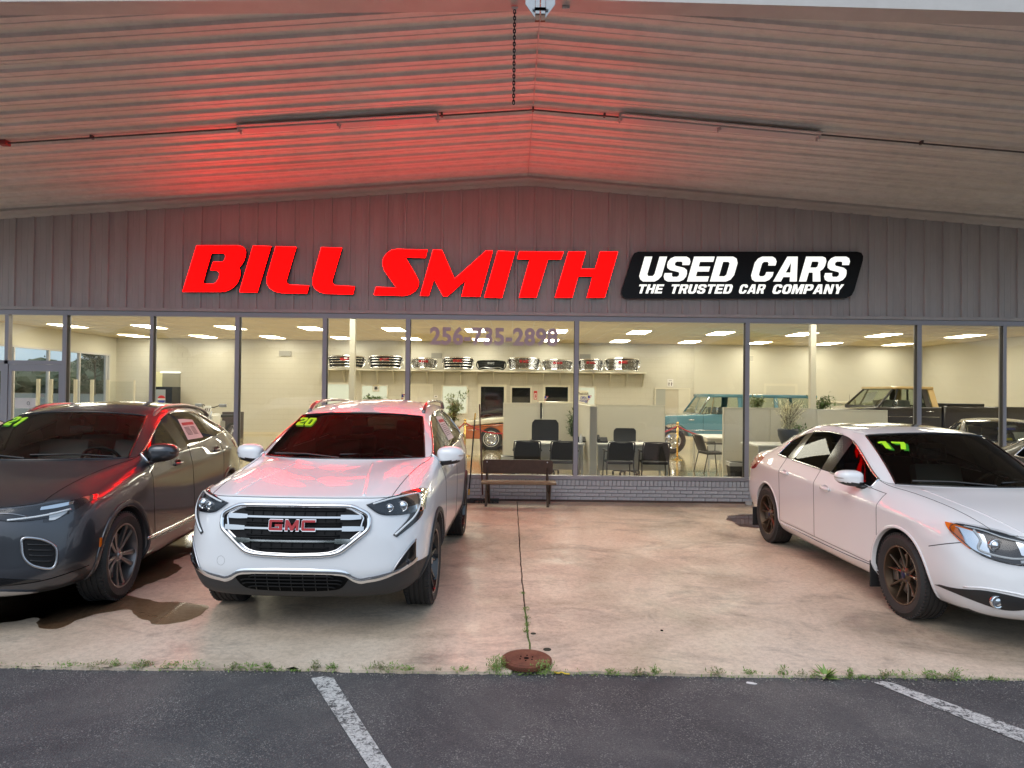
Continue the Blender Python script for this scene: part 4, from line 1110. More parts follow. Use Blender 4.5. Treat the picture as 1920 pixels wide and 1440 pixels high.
m, N, L, b = nmat('stained_concrete')
v1 = mapping(N, L, (1, 1, 1)); v2 = mapping(N, L, (.8, 1.15, 1))
big = ramp(N, L, noise(N, L, v1, .7, 8, .65, .6), (.36, (.46, .375, .28)), (.52, (.66, .54, .42)), (.70, (.72, .61, .49)))
st = ramp(N, L, noise(N, L, v2, 1.3, 10, .75, .9), (.51, 0.0), (.64, .8))
c1 = mixc(N, L, mixc(N, L, 1.0, st, (.62, .62, .62), 'MULTIPLY'), big, (.17, .145, .125))
fine = ramp(N, L, noise(N, L, v1, 22, 8, .8, .3), (.34, (.62, .60, .58)), (.56, (1, 1, 1)))
c2 = mixc(N, L, .75, c1, fine, 'MULTIPLY')
spk = ramp(N, L, noise(N, L, v1, 95, 4, .85), (.32, .45), (.44, 1.0))
c3 = mixc(N, L, .8, c2, spk, 'MULTIPLY')
vs_ = mapping(N, L, (.9, 14, 1)); scr = ramp(N, L, noise(N, L, vs_, 1.2, 7, .7, .6), (.60, 1.0), (.72, .78))
c4 = mixc(N, L, .25, c3, scr, 'MULTIPLY'); L.new(c4, b.inputs['Base Color'])
rg = ramp(N, L, noise(N, L, v1, 1.7, 8, .7, .4), (.36, .30), (.62, .62)); L.new(rg, b.inputs['Roughness'])
bump(N, L, noise(N, L, v1, 40, 8, .75), b, .14, .01)
M_conc = m

m, N, L, b = nmat('asphalt')
v1 = mapping(N, L, (1, 1, 1))
base = ramp(N, L, noise(N, L, v1, .8, 8, .7, .5), (.35, (.044, .042, .045)), (.5, (.066, .063, .066)), (.68, (.11, .103, .10)))
vo = N.new('ShaderNodeTexVoronoi'); vo.inputs['Scale'].default_value = 170; L.new(v1, vo.inputs['Vector'])
agg = ramp(N, L, vo.outputs['Color'], (.66, 0.0), (.90, 1.0))
ns = ramp(N, L, noise(N, L, v1, 2.2, 8, .75), (.40, .12), (.66, .95))
f = mixc(N, L, 1.0, agg, ns, 'MULTIPLY')
c1 = mixc(N, L, f, base, (.32, .30, .28))
sp_ = ramp(N, L, noise(N, L, v1, 260, 2, .6), (.35, .55), (.6, 1.25)); c2 = mixc(N, L, 1.0, c1, sp_, 'MULTIPLY')
L.new(c2, b.inputs['Base Color']); b.inputs['Roughness'].default_value = .78
vo2 = N.new('ShaderNodeTexVoronoi'); vo2.inputs['Scale'].default_value = 95; L.new(v1, vo2.inputs['Vector'])
bump(N, L, vo2.outputs['Distance'], b, .55, .006)
M_asph = m

m, N, L, b = nmat('worn_white_line_paint')
v1 = mapping(N, L, (1, 1, 1))
w = ramp(N, L, noise(N, L, v1, 24, 10, .85, .3), (.50, 1.0), (.56, 0.0))
wl = ramp(N, L, noise(N, L, v1, 2.3, 4, .6), (.40, 0.0), (.62, 1.0))
wf = mixc(N, L, 1.0, w, wl, 'LIGHTEN') if False else mixc(N, L, .5, w, ramp(N, L, noise(N, L, v1, 60, 6, .8), (.42, 0.0), (.5, 1.0)), 'MULTIPLY')
L.new(mixc(N, L, wf, (.05, .048, .05), (.56, .55, .53)), b.inputs['Base Color']); b.inputs['Roughness'].default_value = .75
bump(N, L, vo2.outputs['Distance'] if False else noise(N, L, v1, 150, 4, .7), b, .3, .004)
M_line = m

M_soil = pbr('damp_soil', (.05, .042, .032), .9, bump=(60, .8), var=(30, .7, (.11, .10, .08)))
g = MB(); g.box(-400, 400, -400, 4.40, -.30, -.018); asph = g.build('asphalt_lot', M_asph); tag(asph, 'dark patched asphalt of the car lot in the foreground', kind='structure')
g = MB(); g.box(-400, -26, 4.40, 400, -.32, -.03); g.box(26, 400, 4.40, 400, -.32, -.03); g.box(-26, 26, 30, 400, -.32, -.03)
tag(g.build('surrounding_ground', pbr('gravel_ground', (.16, .15, .13), .9, var=(2, .6, (.08, .10, .05)))), 'grey gravel and grass round the building', kind='structure')
def edge_sheet(name, x0, x1, parent=None):
    """concrete slab whose front edge is slightly ragged"""
    rnd = random.Random(int(x0 * 10)); n = int((x1 - x0) / .045); pts = []
    for i in range(n + 1):
        x = x0 + (x1 - x0) * i / n
        y = 4.37 + .012 * math.sin(x * 3.1) + rnd.uniform(-.007, .007) + (rnd.uniform(0, .03) if rnd.random() < .06 else 0)
        d = math.hypot(x - .09, y - 4.60)
        if d < .24: y = 4.60 + 0.0 if False else max(y, 4.47)
        pts.append((x, y))
    return pts
JX = [(4.30, .150), (4.8, .148), (5.0, .140), (5.6, .128), (6.2, .120), (7.2, .112), (8.5, .11), (11.3, .105)]
def jx(y, side):
    r_ = random.Random(int(y * 40))
    for a, b_ in zip(JX, JX[1:]):
        if y <= b_[0]: t = (y - a[0]) / (b_[0] - a[0]); return a[1] + (b_[1] - a[1]) * t + side * .0065 + r_.uniform(-.0035, .0035)
    return JX[-1][1] + side * .006
def slab(name, x0, x1, side):
    fr = edge_sheet(name, x0, x1)
    jy = [4.5 + i * .09 for i in range(74)]
    if side < 0: poly = [(x0, 11.2)] + fr[:-1] + [(jx(4.47, -1), 4.47)] + [(jx(y, -1), y) for y in jy] + [(jx(11.2, -1), 11.2)]
    else: poly = [(jx(11.2, 1), 11.2)] + [(jx(y, 1), y) for y in jy[::-1]] + [(jx(4.47, 1), 4.47)] + fr[1:] + [(x1, 11.2)]
    mb = MB(); mb.prism(poly, -.14, 0.0)
    o = mb.build(name, M_conc); tag(o, kind='structure'); return o
tag(slab('concrete_slab', -26, .15, -1), 'stained concrete forecourt slab under the canopy, left of the joint')
tag(slab('concrete_slab', .15, 26, 1), 'stained concrete forecourt slab under the canopy, right of the joint')
g = MB(); g.box(-26, 26, 4.2, 11.2, -.2, -.024); tag(g.build('joint_soil', M_soil), kind='structure')
def sheet(pts, name, mat, z=.004, parent=None, close_n=70, smooth_=True):
    P = [atz(u, v, 0) for u, v in pts]
    if smooth_:
        P = curve([(p.x, p.y, 0) for p in P], close_n * 2, closed=True)
        rj = random.Random(len(pts)); ph = [rj.uniform(0, 6.3) for _ in range(6)]
        for i, p in enumerate(P):
            a = 2 * PI * i / len(P); p.x += .018 * math.sin(9 * a + ph[0]) + .010 * math.sin(23 * a + ph[1]) + .006 * math.sin(61 * a + ph[2]) + rj.gauss(0, .002); p.y += .014 * math.sin(11 * a + ph[3]) + .008 * math.sin(29 * a + ph[4]) + .005 * math.sin(53 * a + ph[5]) + rj.gauss(0, .002)
    bm = bmesh.new(); vv = [bm.verts.new((p.x, p.y, z)) for p in P]; es = [bm.edges.new((vv[i], vv[(i + 1) % len(vv)])) for i in range(len(vv))]
    bmesh.ops.triangle_fill(bm, edges=es, use_beauty=True, normal=(0, 0, 1))
    for f in bm.faces:
        if f.normal.z < 0: f.normal_flip()
    me = bpy.data.meshes.new(name); bm.to_mesh(me); bm.free()
    return link(name, me, mat, parent)
# worn paint lines on the asphalt
for k, pts in enumerate(([(583, 1267), (606, 1264), (625, 1266), (683, 1356), (742, 1446), (700, 1446), (641, 1356)],
                         [(1638, 1275), (1655, 1273), (1674, 1276), (1800, 1320.5), (1925, 1365), (1925, 1390), (1780, 1332)])):
    o = sheet(pts, 'parking_line', M_line, -.014, smooth_=False); o.location.z = 0
    tag(o, ('worn white parking line in front of the white SUV' if k == 0 else 'worn white parking line at the right foreground'), kind='structure')
# wet patches
M_wet = glass('water_film', (.70, .60, .51), 1.0, .06, ior=1.33)
M_pud = glass('puddle_water', (.84, .79, .73), 1.0, .0, ior=1.45)
wets = [([(-60, 1170), (20, 1166), (60, 1160), (70, 1178), (110, 1178), (160, 1160), (200, 1148), (240, 1146), (258, 1160), (300, 1170), (350, 1165), (385, 1150), (388, 1138), (350, 1130), (300, 1128), (262, 1122), (245, 1112), (290, 1090), (340, 1068), (330, 1050), (370, 1030), (380, 1000), (340, 1000), (250, 1030), (100, 1090), (-60, 1120)], 'dark wet stain spreading under the grey crossover'),
        ([(300, 1158), (330, 1164), (370, 1160), (384, 1145), (360, 1134), (318, 1130), (282, 1136), (262, 1150)], 'small puddle with pale streaks beside the grey crossover'),
        ([(1361, 971), (1385, 965), (1430, 964), (1470, 966), (1480, 985), (1440, 990), (1395, 988), (1376, 980)], 'shallow puddle by the rear wheel of the white sedan')]
for k, (pts, lb) in enumerate(wets):
    tag(sheet(pts, 'puddle', M_wet if k == 0 else M_pud, .003 + .003 * k, close_n=160), lb, 'puddle')
# ================= canopy =================
RX, RZ, SL = .22, 5.29, .0755          # ridge x, ridge height, slope
def roofz(x): return RZ - SL * abs(x - RX)
def edgeY(x): return 6.03 - .100 * abs(x - RX)
m, N, L, b = nmat('canopy_sheet_paint')
v1 = mapping(N, L, (.25, 2.5, 1)); v2 = mapping(N, L, (1, 1, 1))
g1 = ramp(N, L, noise(N, L, v1, 1.0, 8, .7, .4), (.30, (.66, .61, .55)), (.55, (.78, .74, .68)), (.75, (.83, .80, .75)))
g2 = ramp(N, L, noise(N, L, v2, 5, 8, .75), (.38, .78), (.55, 1.0)); L.new(mixc(N, L, .5, g1, g2, 'MULTIPLY'), b.inputs['Base Color']); b.inputs['Roughness'].default_value = .42
M_can = m
M_flash = pbr('flashing', (.58, .55, .52), .4, var=(3, .5, (.44, .41, .38)))
can = thing('canopy', 'corrugated metal canopy roof sloping both ways from a central ridge', 'canopy', (RX, 8, 0))
P_ = .305
prof = [(0, 0), (.052, 0), (.058, .008), (.070, .008), (.076, 0), (.150, 0), (.168, .028), (.290, .028)]   # (y offset, recess upward)
NP = 7
for sg in (1, -1):
    y = 11.16; pi = 0
    while y > 4.2:
        mb = MB(); rows = []
        for q in range(3):
            for (a, h) in prof: rows.append((y - q * P_ - a, h))
        rows.append((y - 3 * P_, 0.0)); rows.append((y - 3 * P_, .035))
        xs = [0, .01] + [i * 1.0 for i in range(1, 13)]
        vv = []; ff = []
        for (yy, h) in rows:
            for xx in xs:
                X = RX + sg * xx; vv.append((sg * xx, max(yy, edgeY(X) + .10) - 8, roofz(X) + h + .012 * math.sin(pi * 1.7 + xx * .9) * .25))
        W = len(xs)
        def ok(j, i):
            X = RX + sg * xs[i + 1]; return rows[j][0] > min(edgeY(X), edgeY(RX + sg * xs[i])) + .10
        ff = [(j * W + i, j * W + i + 1, (j + 1) * W + i + 1, (j + 1) * W + i) for j in range(len(rows) - 1) for i in range(W - 1) if ok(j, i)]
        if ff:
            mb.add(vv, ff); mb.build('roof_panel', M_can, can)
        y -= 3 * P_; pi += 1
# added unseen skin, blocks the sky from lighting the underside through the ribs
for sg in (1, -1):
    mb = MB(); n = 12; lo = [(sg * i, edgeY(RX + sg * i) - 8, roofz(RX + sg * i) + .10) for i in range(n + 1)]; hi = [(sg * i, 3.20, roofz(RX + sg * i) + .10) for i in range(n + 1)]
    mb.add(lo + hi, [(i, i + 1, n + 2 + i, n + 1 + i) for i in range(n)]); mb.build('sky_block_skin', M_flash, can)
    # front flange (flat strip under the rib ends), fascia
    mb = MB(); A = []; 
    for (dy, dz) in ((.20, -.004), (.0, -.004), (.0, .16), (-.004, .16), (-.004, -.010), (.20, -.010)):
        A.append([(sg * i, edgeY(RX + sg * i) + dy - 8, roofz(RX + sg * i) + dz) for i in range(n + 1)])
    W = n + 1; K = len(A)
    mb.add([p for r_ in A for p in r_], [(j * W + i, j * W + i + 1, ((j + 1) % K) * W + i + 1, ((j + 1) % K) * W + i) for j in range(K) for i in range(n)])
    mb.build('fascia', M_flash, can)
    # cornice where the roof meets the wall
    mb = MB(); A = []
    for (dy, dz) in ((-.02, -.002), (-.16, -.004), (-.17, -.045), (-.13, -.075), (-.06, -.085), (-.02, -.12), (.0, -.12)):
        A.append([(sg * i, 11.165 + dy - 8, roofz(RX + sg * i) + dz) for i in range(n + 1)])
    mb.add([p for r_ in A for p in r_], [(j * W + i, j * W + i + 1, (j + 1) * W + i + 1, (j + 1) * W + i) for j in range(len(A) - 1) for i in range(n)])
    mb.build('cornice', M_flash, can, ang=30)
mb = MB(); mb.box(-.006, .006, -2.1, 3.1, RZ - .006, RZ + .02); mb.build('ridge_seam', M_flash, can)
# screws
mb = MB(); rnd = random.Random(3)
for sg in (1, -1):
    for ix in range(7):
        for iy in range(17):
            x = sg * (.35 + ix * 1.45 + rnd.uniform(-.03, .03)); yy = 11.0 - .23 - iy * P_
            if yy > edgeY(RX + x) + .2: mb.lathe([(0, -.006), (.007, -.004), (.008, .002)], 6, Matrix.Translation((x, yy - 8, roofz(RX + x) + .028)))
o = mb.build('screw_heads', pbr('dark_screw', (.06, .05, .045), .6), can); tag(o, kind='stuff')
# bracket at the ridge
M_galv = pbr('galvanised_steel', (.40, .43, .45), .5, .5, var=(20, .4, (.28, .30, .32)))
br = thing('ridge_bracket', 'galvanised bolted bracket hanging at the canopy ridge', 'bracket', tuple(at(1013, 20, 5.95)))
z0 = at(1013, 20, 5.95).z
mb = MB(); mb.box(-.042, -.006, -.01, .02, -.03, .35); mb.box(.006, .042, -.01, .02, -.03, .35); mb.build('strap', M_galv, br)
mb = MB(); mb.box(-.045, -.005, .0, .03, -.085, -.03); mb.box(.005, .045, .0, .03, -.085, -.03); mb.build('rusty_strap_end', pbr('rusty_steel', (.22, .12, .08), .7), br)
mb = MB()
for sg in (1, -1):
    mb = MB(); mb.prism([(sg * .045, .10), (sg * .045, -.06), (sg * .13, .06), (sg * .13, .10)][::sg], -.002, .004, Matrix.Translation((0, .01, 0)) @ Matrix.Rotation(PI / 2, 4, 'X')); mb.build('gusset', M_galv, br)
mb = MB()
mb = MB()
for sg in (1, -1):
    mb.tube([(sg * .042, -.0, .01), (sg * .068, -.0, .01)], .013, 6); mb.box(-.05, .05, -.015, -.009, -.002, .022)
mb.build('bolt', M_galv, br)
# hanging chain
def chain(name, p0, n, Ln, mat, parent=None, wire=.0035):
    mb = MB()
    for k in range(n):
        z = -k * Ln * .78; pts = []
        for q in range(14):
            a = 2 * PI * q / 14; lx = math.cos(a) * Ln * .24; lz = (math.sin(a) * Ln * .24 + (Ln * .26 if math.sin(a) > 0 else -Ln * .26))
            pts.append((lx, 0, z + lz) if k % 2 == 0 else (0, lx, z + lz))
        mb.tube(pts, wire, 6, closed=True)
    o = mb.build(name, mat, parent, sm=True); o.location = p0; return o
cp0 = at(965, 22, 6.12)
ch = thing('hanging_chain', 'black steel chain hanging from the canopy left of the ridge', 'chain', tuple(cp0))
nl = 29
chain('chain_links', (0, 0, 0), nl, (cp0.z - at(962, 198, 6.12).z) / (nl * .78), pbr('black_chain', (.015, .014, .014), .45, .6), ch, .0052)
mb = MB(); mb.box(-.03, .03, -.02, .02, .02, .035); mb.tube([(-.012, 0, .03), (-.012, 0, .0), (0, 0, -.012), (.012, 0, .0), (.012, 0, .03)], .004, 6); mb.build('hook_plate', M_flash, ch)
q = at(1061, 14, 6.12); mb = MB(); mb.bbox(q.x - .035, q.x + .035, q.y - .02, q.y + .02, q.z - .02, roofz(q.x) + .02, .004); mb.tube([(q.x - .01, q.y - .02, q.z - .005), (q.x, q.y - .03, q.z - .018), (q.x + .01, q.y - .02, q.z - .005)], .004, 6)
tag(mb.build('hook_plate', M_flash), 'small hook plate under the canopy edge, right of the ridge bracket', 'hook')
# fluorescent strips and conduit
M_fix = pbr('fixture_grey', (.55, .53, .52), .45)
def fixture(u0, v0, u1, v1, lb):
    Y = 8.36; a = at(u0, v0, Y); b_ = at(u1, v1, Y); c_ = (a + b_) / 2; ln = (b_ - a).length; zc = roofz(c_.x) - .055
    t = thing('strip_light', lb, 'light fixture', (c_.x, Y, zc), 0, 'unlit strip lights under the canopy')
    ang = math.atan2(b_.z - a.z, b_.x - a.x); M_ = Matrix.Rotation(-ang, 4, 'Y')
    mb = MB(); mb.bbox(-ln / 2, ln / 2, -.05, .05, -.012, .05, .008, M=M_); mb.build('housing', M_fix, t)
    mb = MB(); mb.bbox(-ln / 2 + .02, ln / 2 - .02, .065, .13, .0, .012, .003, M=M_); mb.bbox(-ln / 2 + .02, ln / 2 - .02, -.13, -.065, .0, .012, .003, M=M_); mb.build('reflector_wing', M_fix, t)
    for x in (-ln / 2 + .02, 0, ln / 2 - .02):
        mb = MB()
        for y_ in (-.035, .035): mb.bbox(x - .012, x + .012, y_ - .012, y_ + .012, -.045, -.0, .004, M=M_)
        mb.bbox(x - .03, x + .03, -.008, .008, -.03, -.015, .003, M=M_)
        mb.build('lamp_holder', M_fix, t)
    return a, b_, ang
f1 = fixture(447, 231, 824, 209, 'long unlit strip light under the canopy left of the ridge')
f2 = fixture(1160, 208, 1537, 243, 'long unlit strip light under the canopy right of the ridge')
mb = MB(); Yc = 8.36
def cz(x): return roofz(x) - .035
mb.tube([(-10.5, Yc, cz(-10.5)), (-6.0, Yc, cz(-6.0)), (f1[0].x, Yc, cz(f1[0].x))], .011, 8); mb.tube([(f1[1].x, Yc, cz(f1[1].x)), (RX, Yc, cz(RX)), (f2[0].x, Yc, cz(f2[0].x))], .011, 8); mb.tube([(f2[1].x, Yc, cz(f2[1].x)), (11, Yc, cz(11))], .011, 8)
for x in (-5.2, -.9, .22, 1.1, 5.0, 6.5): mb.box(x - .012, x + .012, Yc - .03, Yc + .03, cz(x) - .012, cz(x) + .03)
tag(mb.build('conduit', pbr('dark_conduit', (.09, .08, .08), .5)), 'thin conduit running across the underside of the canopy between the strip lights', 'conduit')
q = at(8, 265, 8.36); mb = MB(); mb.bbox(q.x - .05, q.x + .05, q.y - .05, q.y + .05, q.z - .05, roofz(q.x), .01)
tag(mb.build('junction_box', pbr('red_box', (.30, .05, .05), .5)), 'small junction box on the canopy conduit at the far left', 'junction box')

# ================= dealership facade =================
WY = 11.17
bld = thing('dealership_building', 'low showroom building with grey ribbed metal gable above large windows', 'building', (0, WY, 0))
def bl(p): return (p[0], p[1] - WY, p[2])
m, N, L, b = nmat('siding_paint')
v1 = mapping(N, L, (3, 3, .5)); L.new(mixc(N, L, .6, (.50, .475, .465), ramp(N, L, noise(N, L, v1, 1.5, 7, .7), (.35, (.37, .35, .35)), (.6, (.48, .46, .46)))), b.inputs['Base Color']); b.inputs['Roughness'].default_value = .48
M_side = m
x = -12.2 + .155
sx0 = at(303.5, 500, WY).x
k0 = math.floor((-12.2 - sx0) / .3045)
for k in range(k0, k0 + 81):
    x = sx0 + k * .3045
    # profile along x (offset, forward)
    pr = [(0, 0), (.010, .030), (.040, .030), (.050, 0), (.112, 0), (.116, .004), (.128, .004), (.132, 0), (.215, 0), (.219, .004), (.231, .004), (.235, 0), (.3045, 0)]
    bot = 3.085
    vv = [(x + a, -h, bot) for a, h in pr] + [(x + a, -h, roofz(x + a) - .05) for a, h in pr]; n = len(pr)
    mb = MB(); mb.add(vv, [(i, i + 1, n + i + 1, n + i) for i in range(n - 1)]); mb.build('siding_panel', M_side, bld)
M_fr = pbr('anodised_frame', (.34, .33, .36), .38, .35)
M_frd = pbr('frame_gasket', (.03, .03, .032), .6)
mb = MB(); mb.box(-12.2, 12.2, -.045, .05, 3.035, 3.088); mb.build('drip_trim', M_side, bld)
mb = MB(); mb.box(-12.2, 12.2, -.012, .10, 2.955, 3.032); mb.build('window_head', M_fr, bld)
mb = MB(); mb.box(-7.10, 12.2, -.03, .10, .365, .425); mb.build('window_sill', M_fr, bld)
mb = MB(); mb.box(-12.2, 12.2, .03, .10, 3.05, 5.4); mb.build('gable_backing', M_side, bld)
MX = [-7.33, -5.905, -4.50, -3.065, -1.70, 1.055, 3.855, 6.67, 8.075, 9.5]
mux = [at(u, 740, WY).x for u in (121, 284, 444, 608, 764, 1080, 1400, 1722, 1882)] + [9.5, 12.0]
for i, x in enumerate(mux):
    w = .034 if i not in (1, 8) else .026
    mb = MB(); mb.box(x - w, x + w, -.030, .085, .427 if i else 0, 2.953); mb.build('mullion', M_fr, bld)
    mb = MB(); mb.box(x - w - .006, x - w + .0, -.012, .05, .43 if i else 0, 2.95); mb.box(x + w, x + w + .006, -.012, .05, .43 if i else 0, 2.95); mb.build('gasket', M_frd, bld)
M_pane = glass('shop_window_glass', (.90, .92, .90), 1.0, 0.0, ior=1.6)
for i in range(len(mux) - 1):
    a, c_ = mux[i] + .03, mux[i + 1] - .03
    mb = MB(); mb.add([(a, .02, .42), (c_, .02, .42), (c_, .02, 2.96), (a, .02, 2.96)], [(0, 1, 2, 3)]); mb.build('window_pane', M_pane, bld)
# entrance at the far left
ent = MB(); x1 = mux[0]
ent.box(-12.2, x1 - .034, -.02, .07, 2.145, 2.205)
for x in (-8.27, -9.9, -11.4): ent.box(x - .03, x + .03, -.02, .07, 0, 2.95)
ent.build('entrance_frame', M_fr, bld)
for (a, c_) in ((-8.24, x1 - .034), (-9.87, -8.30), (-11.37, -9.93)):
    mb = MB(); mb.add([(a, .02, 2.205), (c_, .02, 2.205), (c_, .02, 2.955), (a, .02, 2.955)], [(0, 1, 2, 3)]); mb.build('transom_pane', M_pane, bld)
    d = MB(); w = .06; 
    d.box(a + .006, a + w, -.01, .035, .01, 2.14); d.box(c_ - w, c_ - .006, -.01, .035, .01, 2.14); d.box(a + w, c_ - w, -.01, .035, 2.03, 2.14); d.box(a + w, c_ - w, -.01, .035, .01, .26)
    do = d.build('entrance_door', M_fr, bld)
    mb = MB(); mb.add([(a + w, .012, .26), (c_ - w, .012, .26), (c_ - w, .012, 2.03), (a + w, .012, 2.03)], [(0, 1, 2, 3)]); mb.build('door_glass', M_pane, do)
    mb = MB(); mb.tube([(a + .12, -.06, .95), (a + .12, -.06, 1.25)], .014, 8); mb.build('handle', M_satin, do)
q0 = at(28, 746, WY - .02); q1 = at(66, 766, WY - .02)
mb = MB(); mb.box(q0.x, q1.x, WY - .012, WY - .008, q1.z, q0.z); nt = tag(mb.build('door_notice', M_paper), 'white paper notice on the entrance door at the left', 'notice')
mb = MB(); c_ = ((q0.x + q1.x) / 2 + .05, (q0.z + q1.z) / 2); mb.tube([(c_[0] + .022 * math.cos(a), WY - .014, c_[1] + .028 * math.sin(a)) for a in [2 * PI * k / 16 for k in range(16)]], .0035, 5, closed=True); mb.build('round_emblem', M_ink, nt)
# brick plinth: every visible brick its own piece
m, N, L, b = nmat('painted_brick')
v1 = mapping(N, L, (1, 1, 1)); L.new(ramp(N, L, noise(N, L, v1, 9, 6, .7), (.35, (.38, .385, .40)), (.65, (.50, .505, .53))), b.inputs['Base Color']); b.inputs['Roughness'].default_value = .6
bump(N, L, noise(N, L, v1, 70, 5, .7), b, .35, .006)
M_brick = m
M_mortar = pbr('painted_mortar', (.33, .33, .345), .8, bump=(90, .5))
mb = MB(); mb.box(-7.2, 12.2, .012, .12, 0, .364); mb.build('plinth_core', M_mortar, bld)
mb = MB(); mb.box(-7.2, 12.2, -.005, .02, 0, .030); mb.build('plinth_base', pbr('dark_base_strip', (.09, .06, .05), .8), bld)  # thin dark strip along the foot of the plinth
def brick_mesh(w, h):
    mb = MB(); mb.bbox(0, w, -.010, .03, 0, h, .004); me = mb.mesh('brick'); me.materials.append(M_brick); return me
rl = brick_mesh(.058, .088); st_ = brick_mesh(.193, .057); rl2 = brick_mesh(.056, .086); st2 = brick_mesh(.190, .055)
rnd = random.Random(5)
hid = MB()
vis0, vis1 = at(838, 920, WY).x, at(1425, 930, WY).x
def put(me, w, h, x, z):
    if vis0 < x < vis1:
        o = link('brick', me, None, bld); o.location = (x, rnd.uniform(-.0025, .0025), z)
    else: hid.box(x, x + w, -.008, .03, z, z + h)
x = -7.18
while x < 12.1: put(rnd.choice((rl, rl2)), .058, .088, x, .270); x += .0675
for r_ in range(4):
    z = .034 + r_ * .0585; x = -7.2 + (.101 if r_ % 2 else 0)
    while x < 12.0: put(rnd.choice((st_, st2)), .193, .048, x, z); x += .2035
st_.transform(Matrix.Diagonal((1, 1, .84, 1))); st2.transform(Matrix.Diagonal((1, 1, .84, 1)))
tag(hid.build('hidden_bricks', M_brick, bld), kind='stuff')
# outer walls beyond the view
mb = MB(); mb.box(-17.5, -12.2, -.02, .12, 0, 5.2); mb.box(12.2, 17.5, -.02, .12, 0, 5.2); mb.build('side_wall', M_side, bld)
mb = MB(); mb.box(-17.5, 17.5, .12, 16.2, 3.95, 4.05); mb.build('flat_roof', M_flash, bld)

# ================= signs =================
M_redface = emit('lit_red_face', (1.0, .0003, .0003), 9.5)
M_ret = pbr('sign_return_black', (.02, .018, .018), .35)
M_whiteface = emit('lit_white_face', (.95, .95, .90), .85)
def fill_poly(outer, holes, y0, y1, mats, name, parent, conv):
    """letter: lit front face, dark returns; conv maps picture points to (x, z)"""
    bm = bmesh.new(); es = []; rings = []
    for ring in [outer] + holes:
        P = [conv(p) for p in ring]; vv = [bm.verts.new((p[0], y0, p[1])) for p in P]; rings.append(P)
        es += [bm.edges.new((vv[i], vv[(i + 1) % len(vv)])) for i in range(len(vv))]
    bmesh.ops.triangle_fill(bm, edges=es, use_beauty=True, normal=(0, -1, 0))
    for f in bm.faces:
        f.material_index = 0
        if f.normal.y > 0: f.normal_flip()
    for P in rings:
        n = len(P); a = [bm.verts.new((p[0], y0, p[1])) for p in P]; b_ = [bm.verts.new((p[0], y1, p[1])) for p in P]
        for i in range(n):
            f = bm.faces.new((a[i], a[(i + 1) % n], b_[(i + 1) % n], b_[i])); f.material_index = 1
    nf = [f for f in bm.faces if f.material_index == 0]
    for f in nf:
        g_ = bm.faces.new([bm.verts.new((v.co.x, y0 + .006, v.co.z)) for v in f.verts]); g_.material_index = 1
    me = bpy.data.meshes.new(name); bm.to_mesh(me); bm.free()
    for m_ in mats: me.materials.append(m_)
    return link(name, me, None, parent)
LY = WY - .11
def cv(scale, ou, ov):
    def f(p):
        q = at(ou + p[0] / scale, ov + p[1] / scale, LY); return (q.x, q.z)
    return f
c1 = cv(1920 / 660, 300, 430); c2 = cv(1920 / 680, 960, 430)
def rc(pts, idx, n=5):
    return pts
LET = [
 ('letter', [(200, 88), (425, 88), (448, 94), (462, 106), (468, 124), (466, 145), (458, 168), (446, 190), (430, 208), (436, 222), (438, 240), (434, 262), (424, 287), (406, 310), (382, 328), (352, 339), (330, 340), (123, 340)], [[(280, 130), (345, 130), (356, 136), (358, 150), (352, 167), (340, 178), (290, 178), (275, 222), (310, 224), (322, 231), (325, 246), (320, 268), (308, 288), (294, 297), (232, 297)]], c1),
 ('letter', [(508, 90), (606, 93), (530, 343), (433, 341)], [], c1),
 ('letter', [(632, 93), (743, 97), (690, 275), (690, 292), (704, 303), (813, 307), (801, 350), (660, 346), (625, 338), (597, 318), (583, 292), (583, 262)], [], c1),
 ('letter', [(880, 98), (992, 101), (940, 275), (940, 294), (951, 305), (1062, 312), (1052, 354), (900, 350), (868, 340), (843, 320), (833, 298), (834, 265)], [], c1),
 ('letter', [(1458, 112), (1292, 108), (1262, 114), (1236, 132), (1219, 158), (1213, 188), (1224, 224), (1290, 318), (1178, 315), (1167, 357), (1330, 362), (1362, 355), (1392, 336), (1409, 310), (1411, 284), (1395, 250), (1337, 152), (1447, 155)], [], c1),
 ('letter', [(1490, 112), (1538, 114), (1606, 272), (1780, 116), (1814, 118), (1745, 367), (1645, 365), (1670, 272), (1568, 364), (1545, 364), (1494, 268), (1465, 362), (1419, 361)], [], c1),
 ('letter', [(-75, 115), (15, 118), (-54, 362), (-146, 360)], [], c2),
 ('letter', [(40, 117), (272, 119), (258, 158), (190, 158), (128, 360), (38, 360), (95, 158), (28, 156)], [], c2),
 ('letter', [(300, 118), (390, 118), (363, 210), (440, 210), (468, 118), (560, 118), (490, 361), (397, 361), (428, 248), (350, 248), (318, 361), (228, 361)], [], c2)]
sgn = thing('channel_letter_sign', 'lit red channel letters reading BILL SMITH on the grey siding', 'sign', (0, 0, 0))
for nm, o_, h_, c_ in LET: fill_poly(o_, h_, LY, WY - .03, [M_redface, M_ret], nm, sgn, c_)
sg2 = thing('cabinet_sign', 'black slanted cabinet sign with lit white USED CARS lettering', 'sign', (0, 0, 0))
oc = [(668, 118), (1828, 118), (1850, 124), (1860, 142), (1858, 165), (1812, 325), (1798, 350), (1770, 364), (606, 366), (586, 358), (579, 336), (584, 310), (636, 145), (648, 125)]
fill_poly(oc, [], LY, WY - .03, [pbr('sign_black', (.006, .006, .007), .3, spec=.2), M_ret], 'sign_cabinet', sg2, c2)
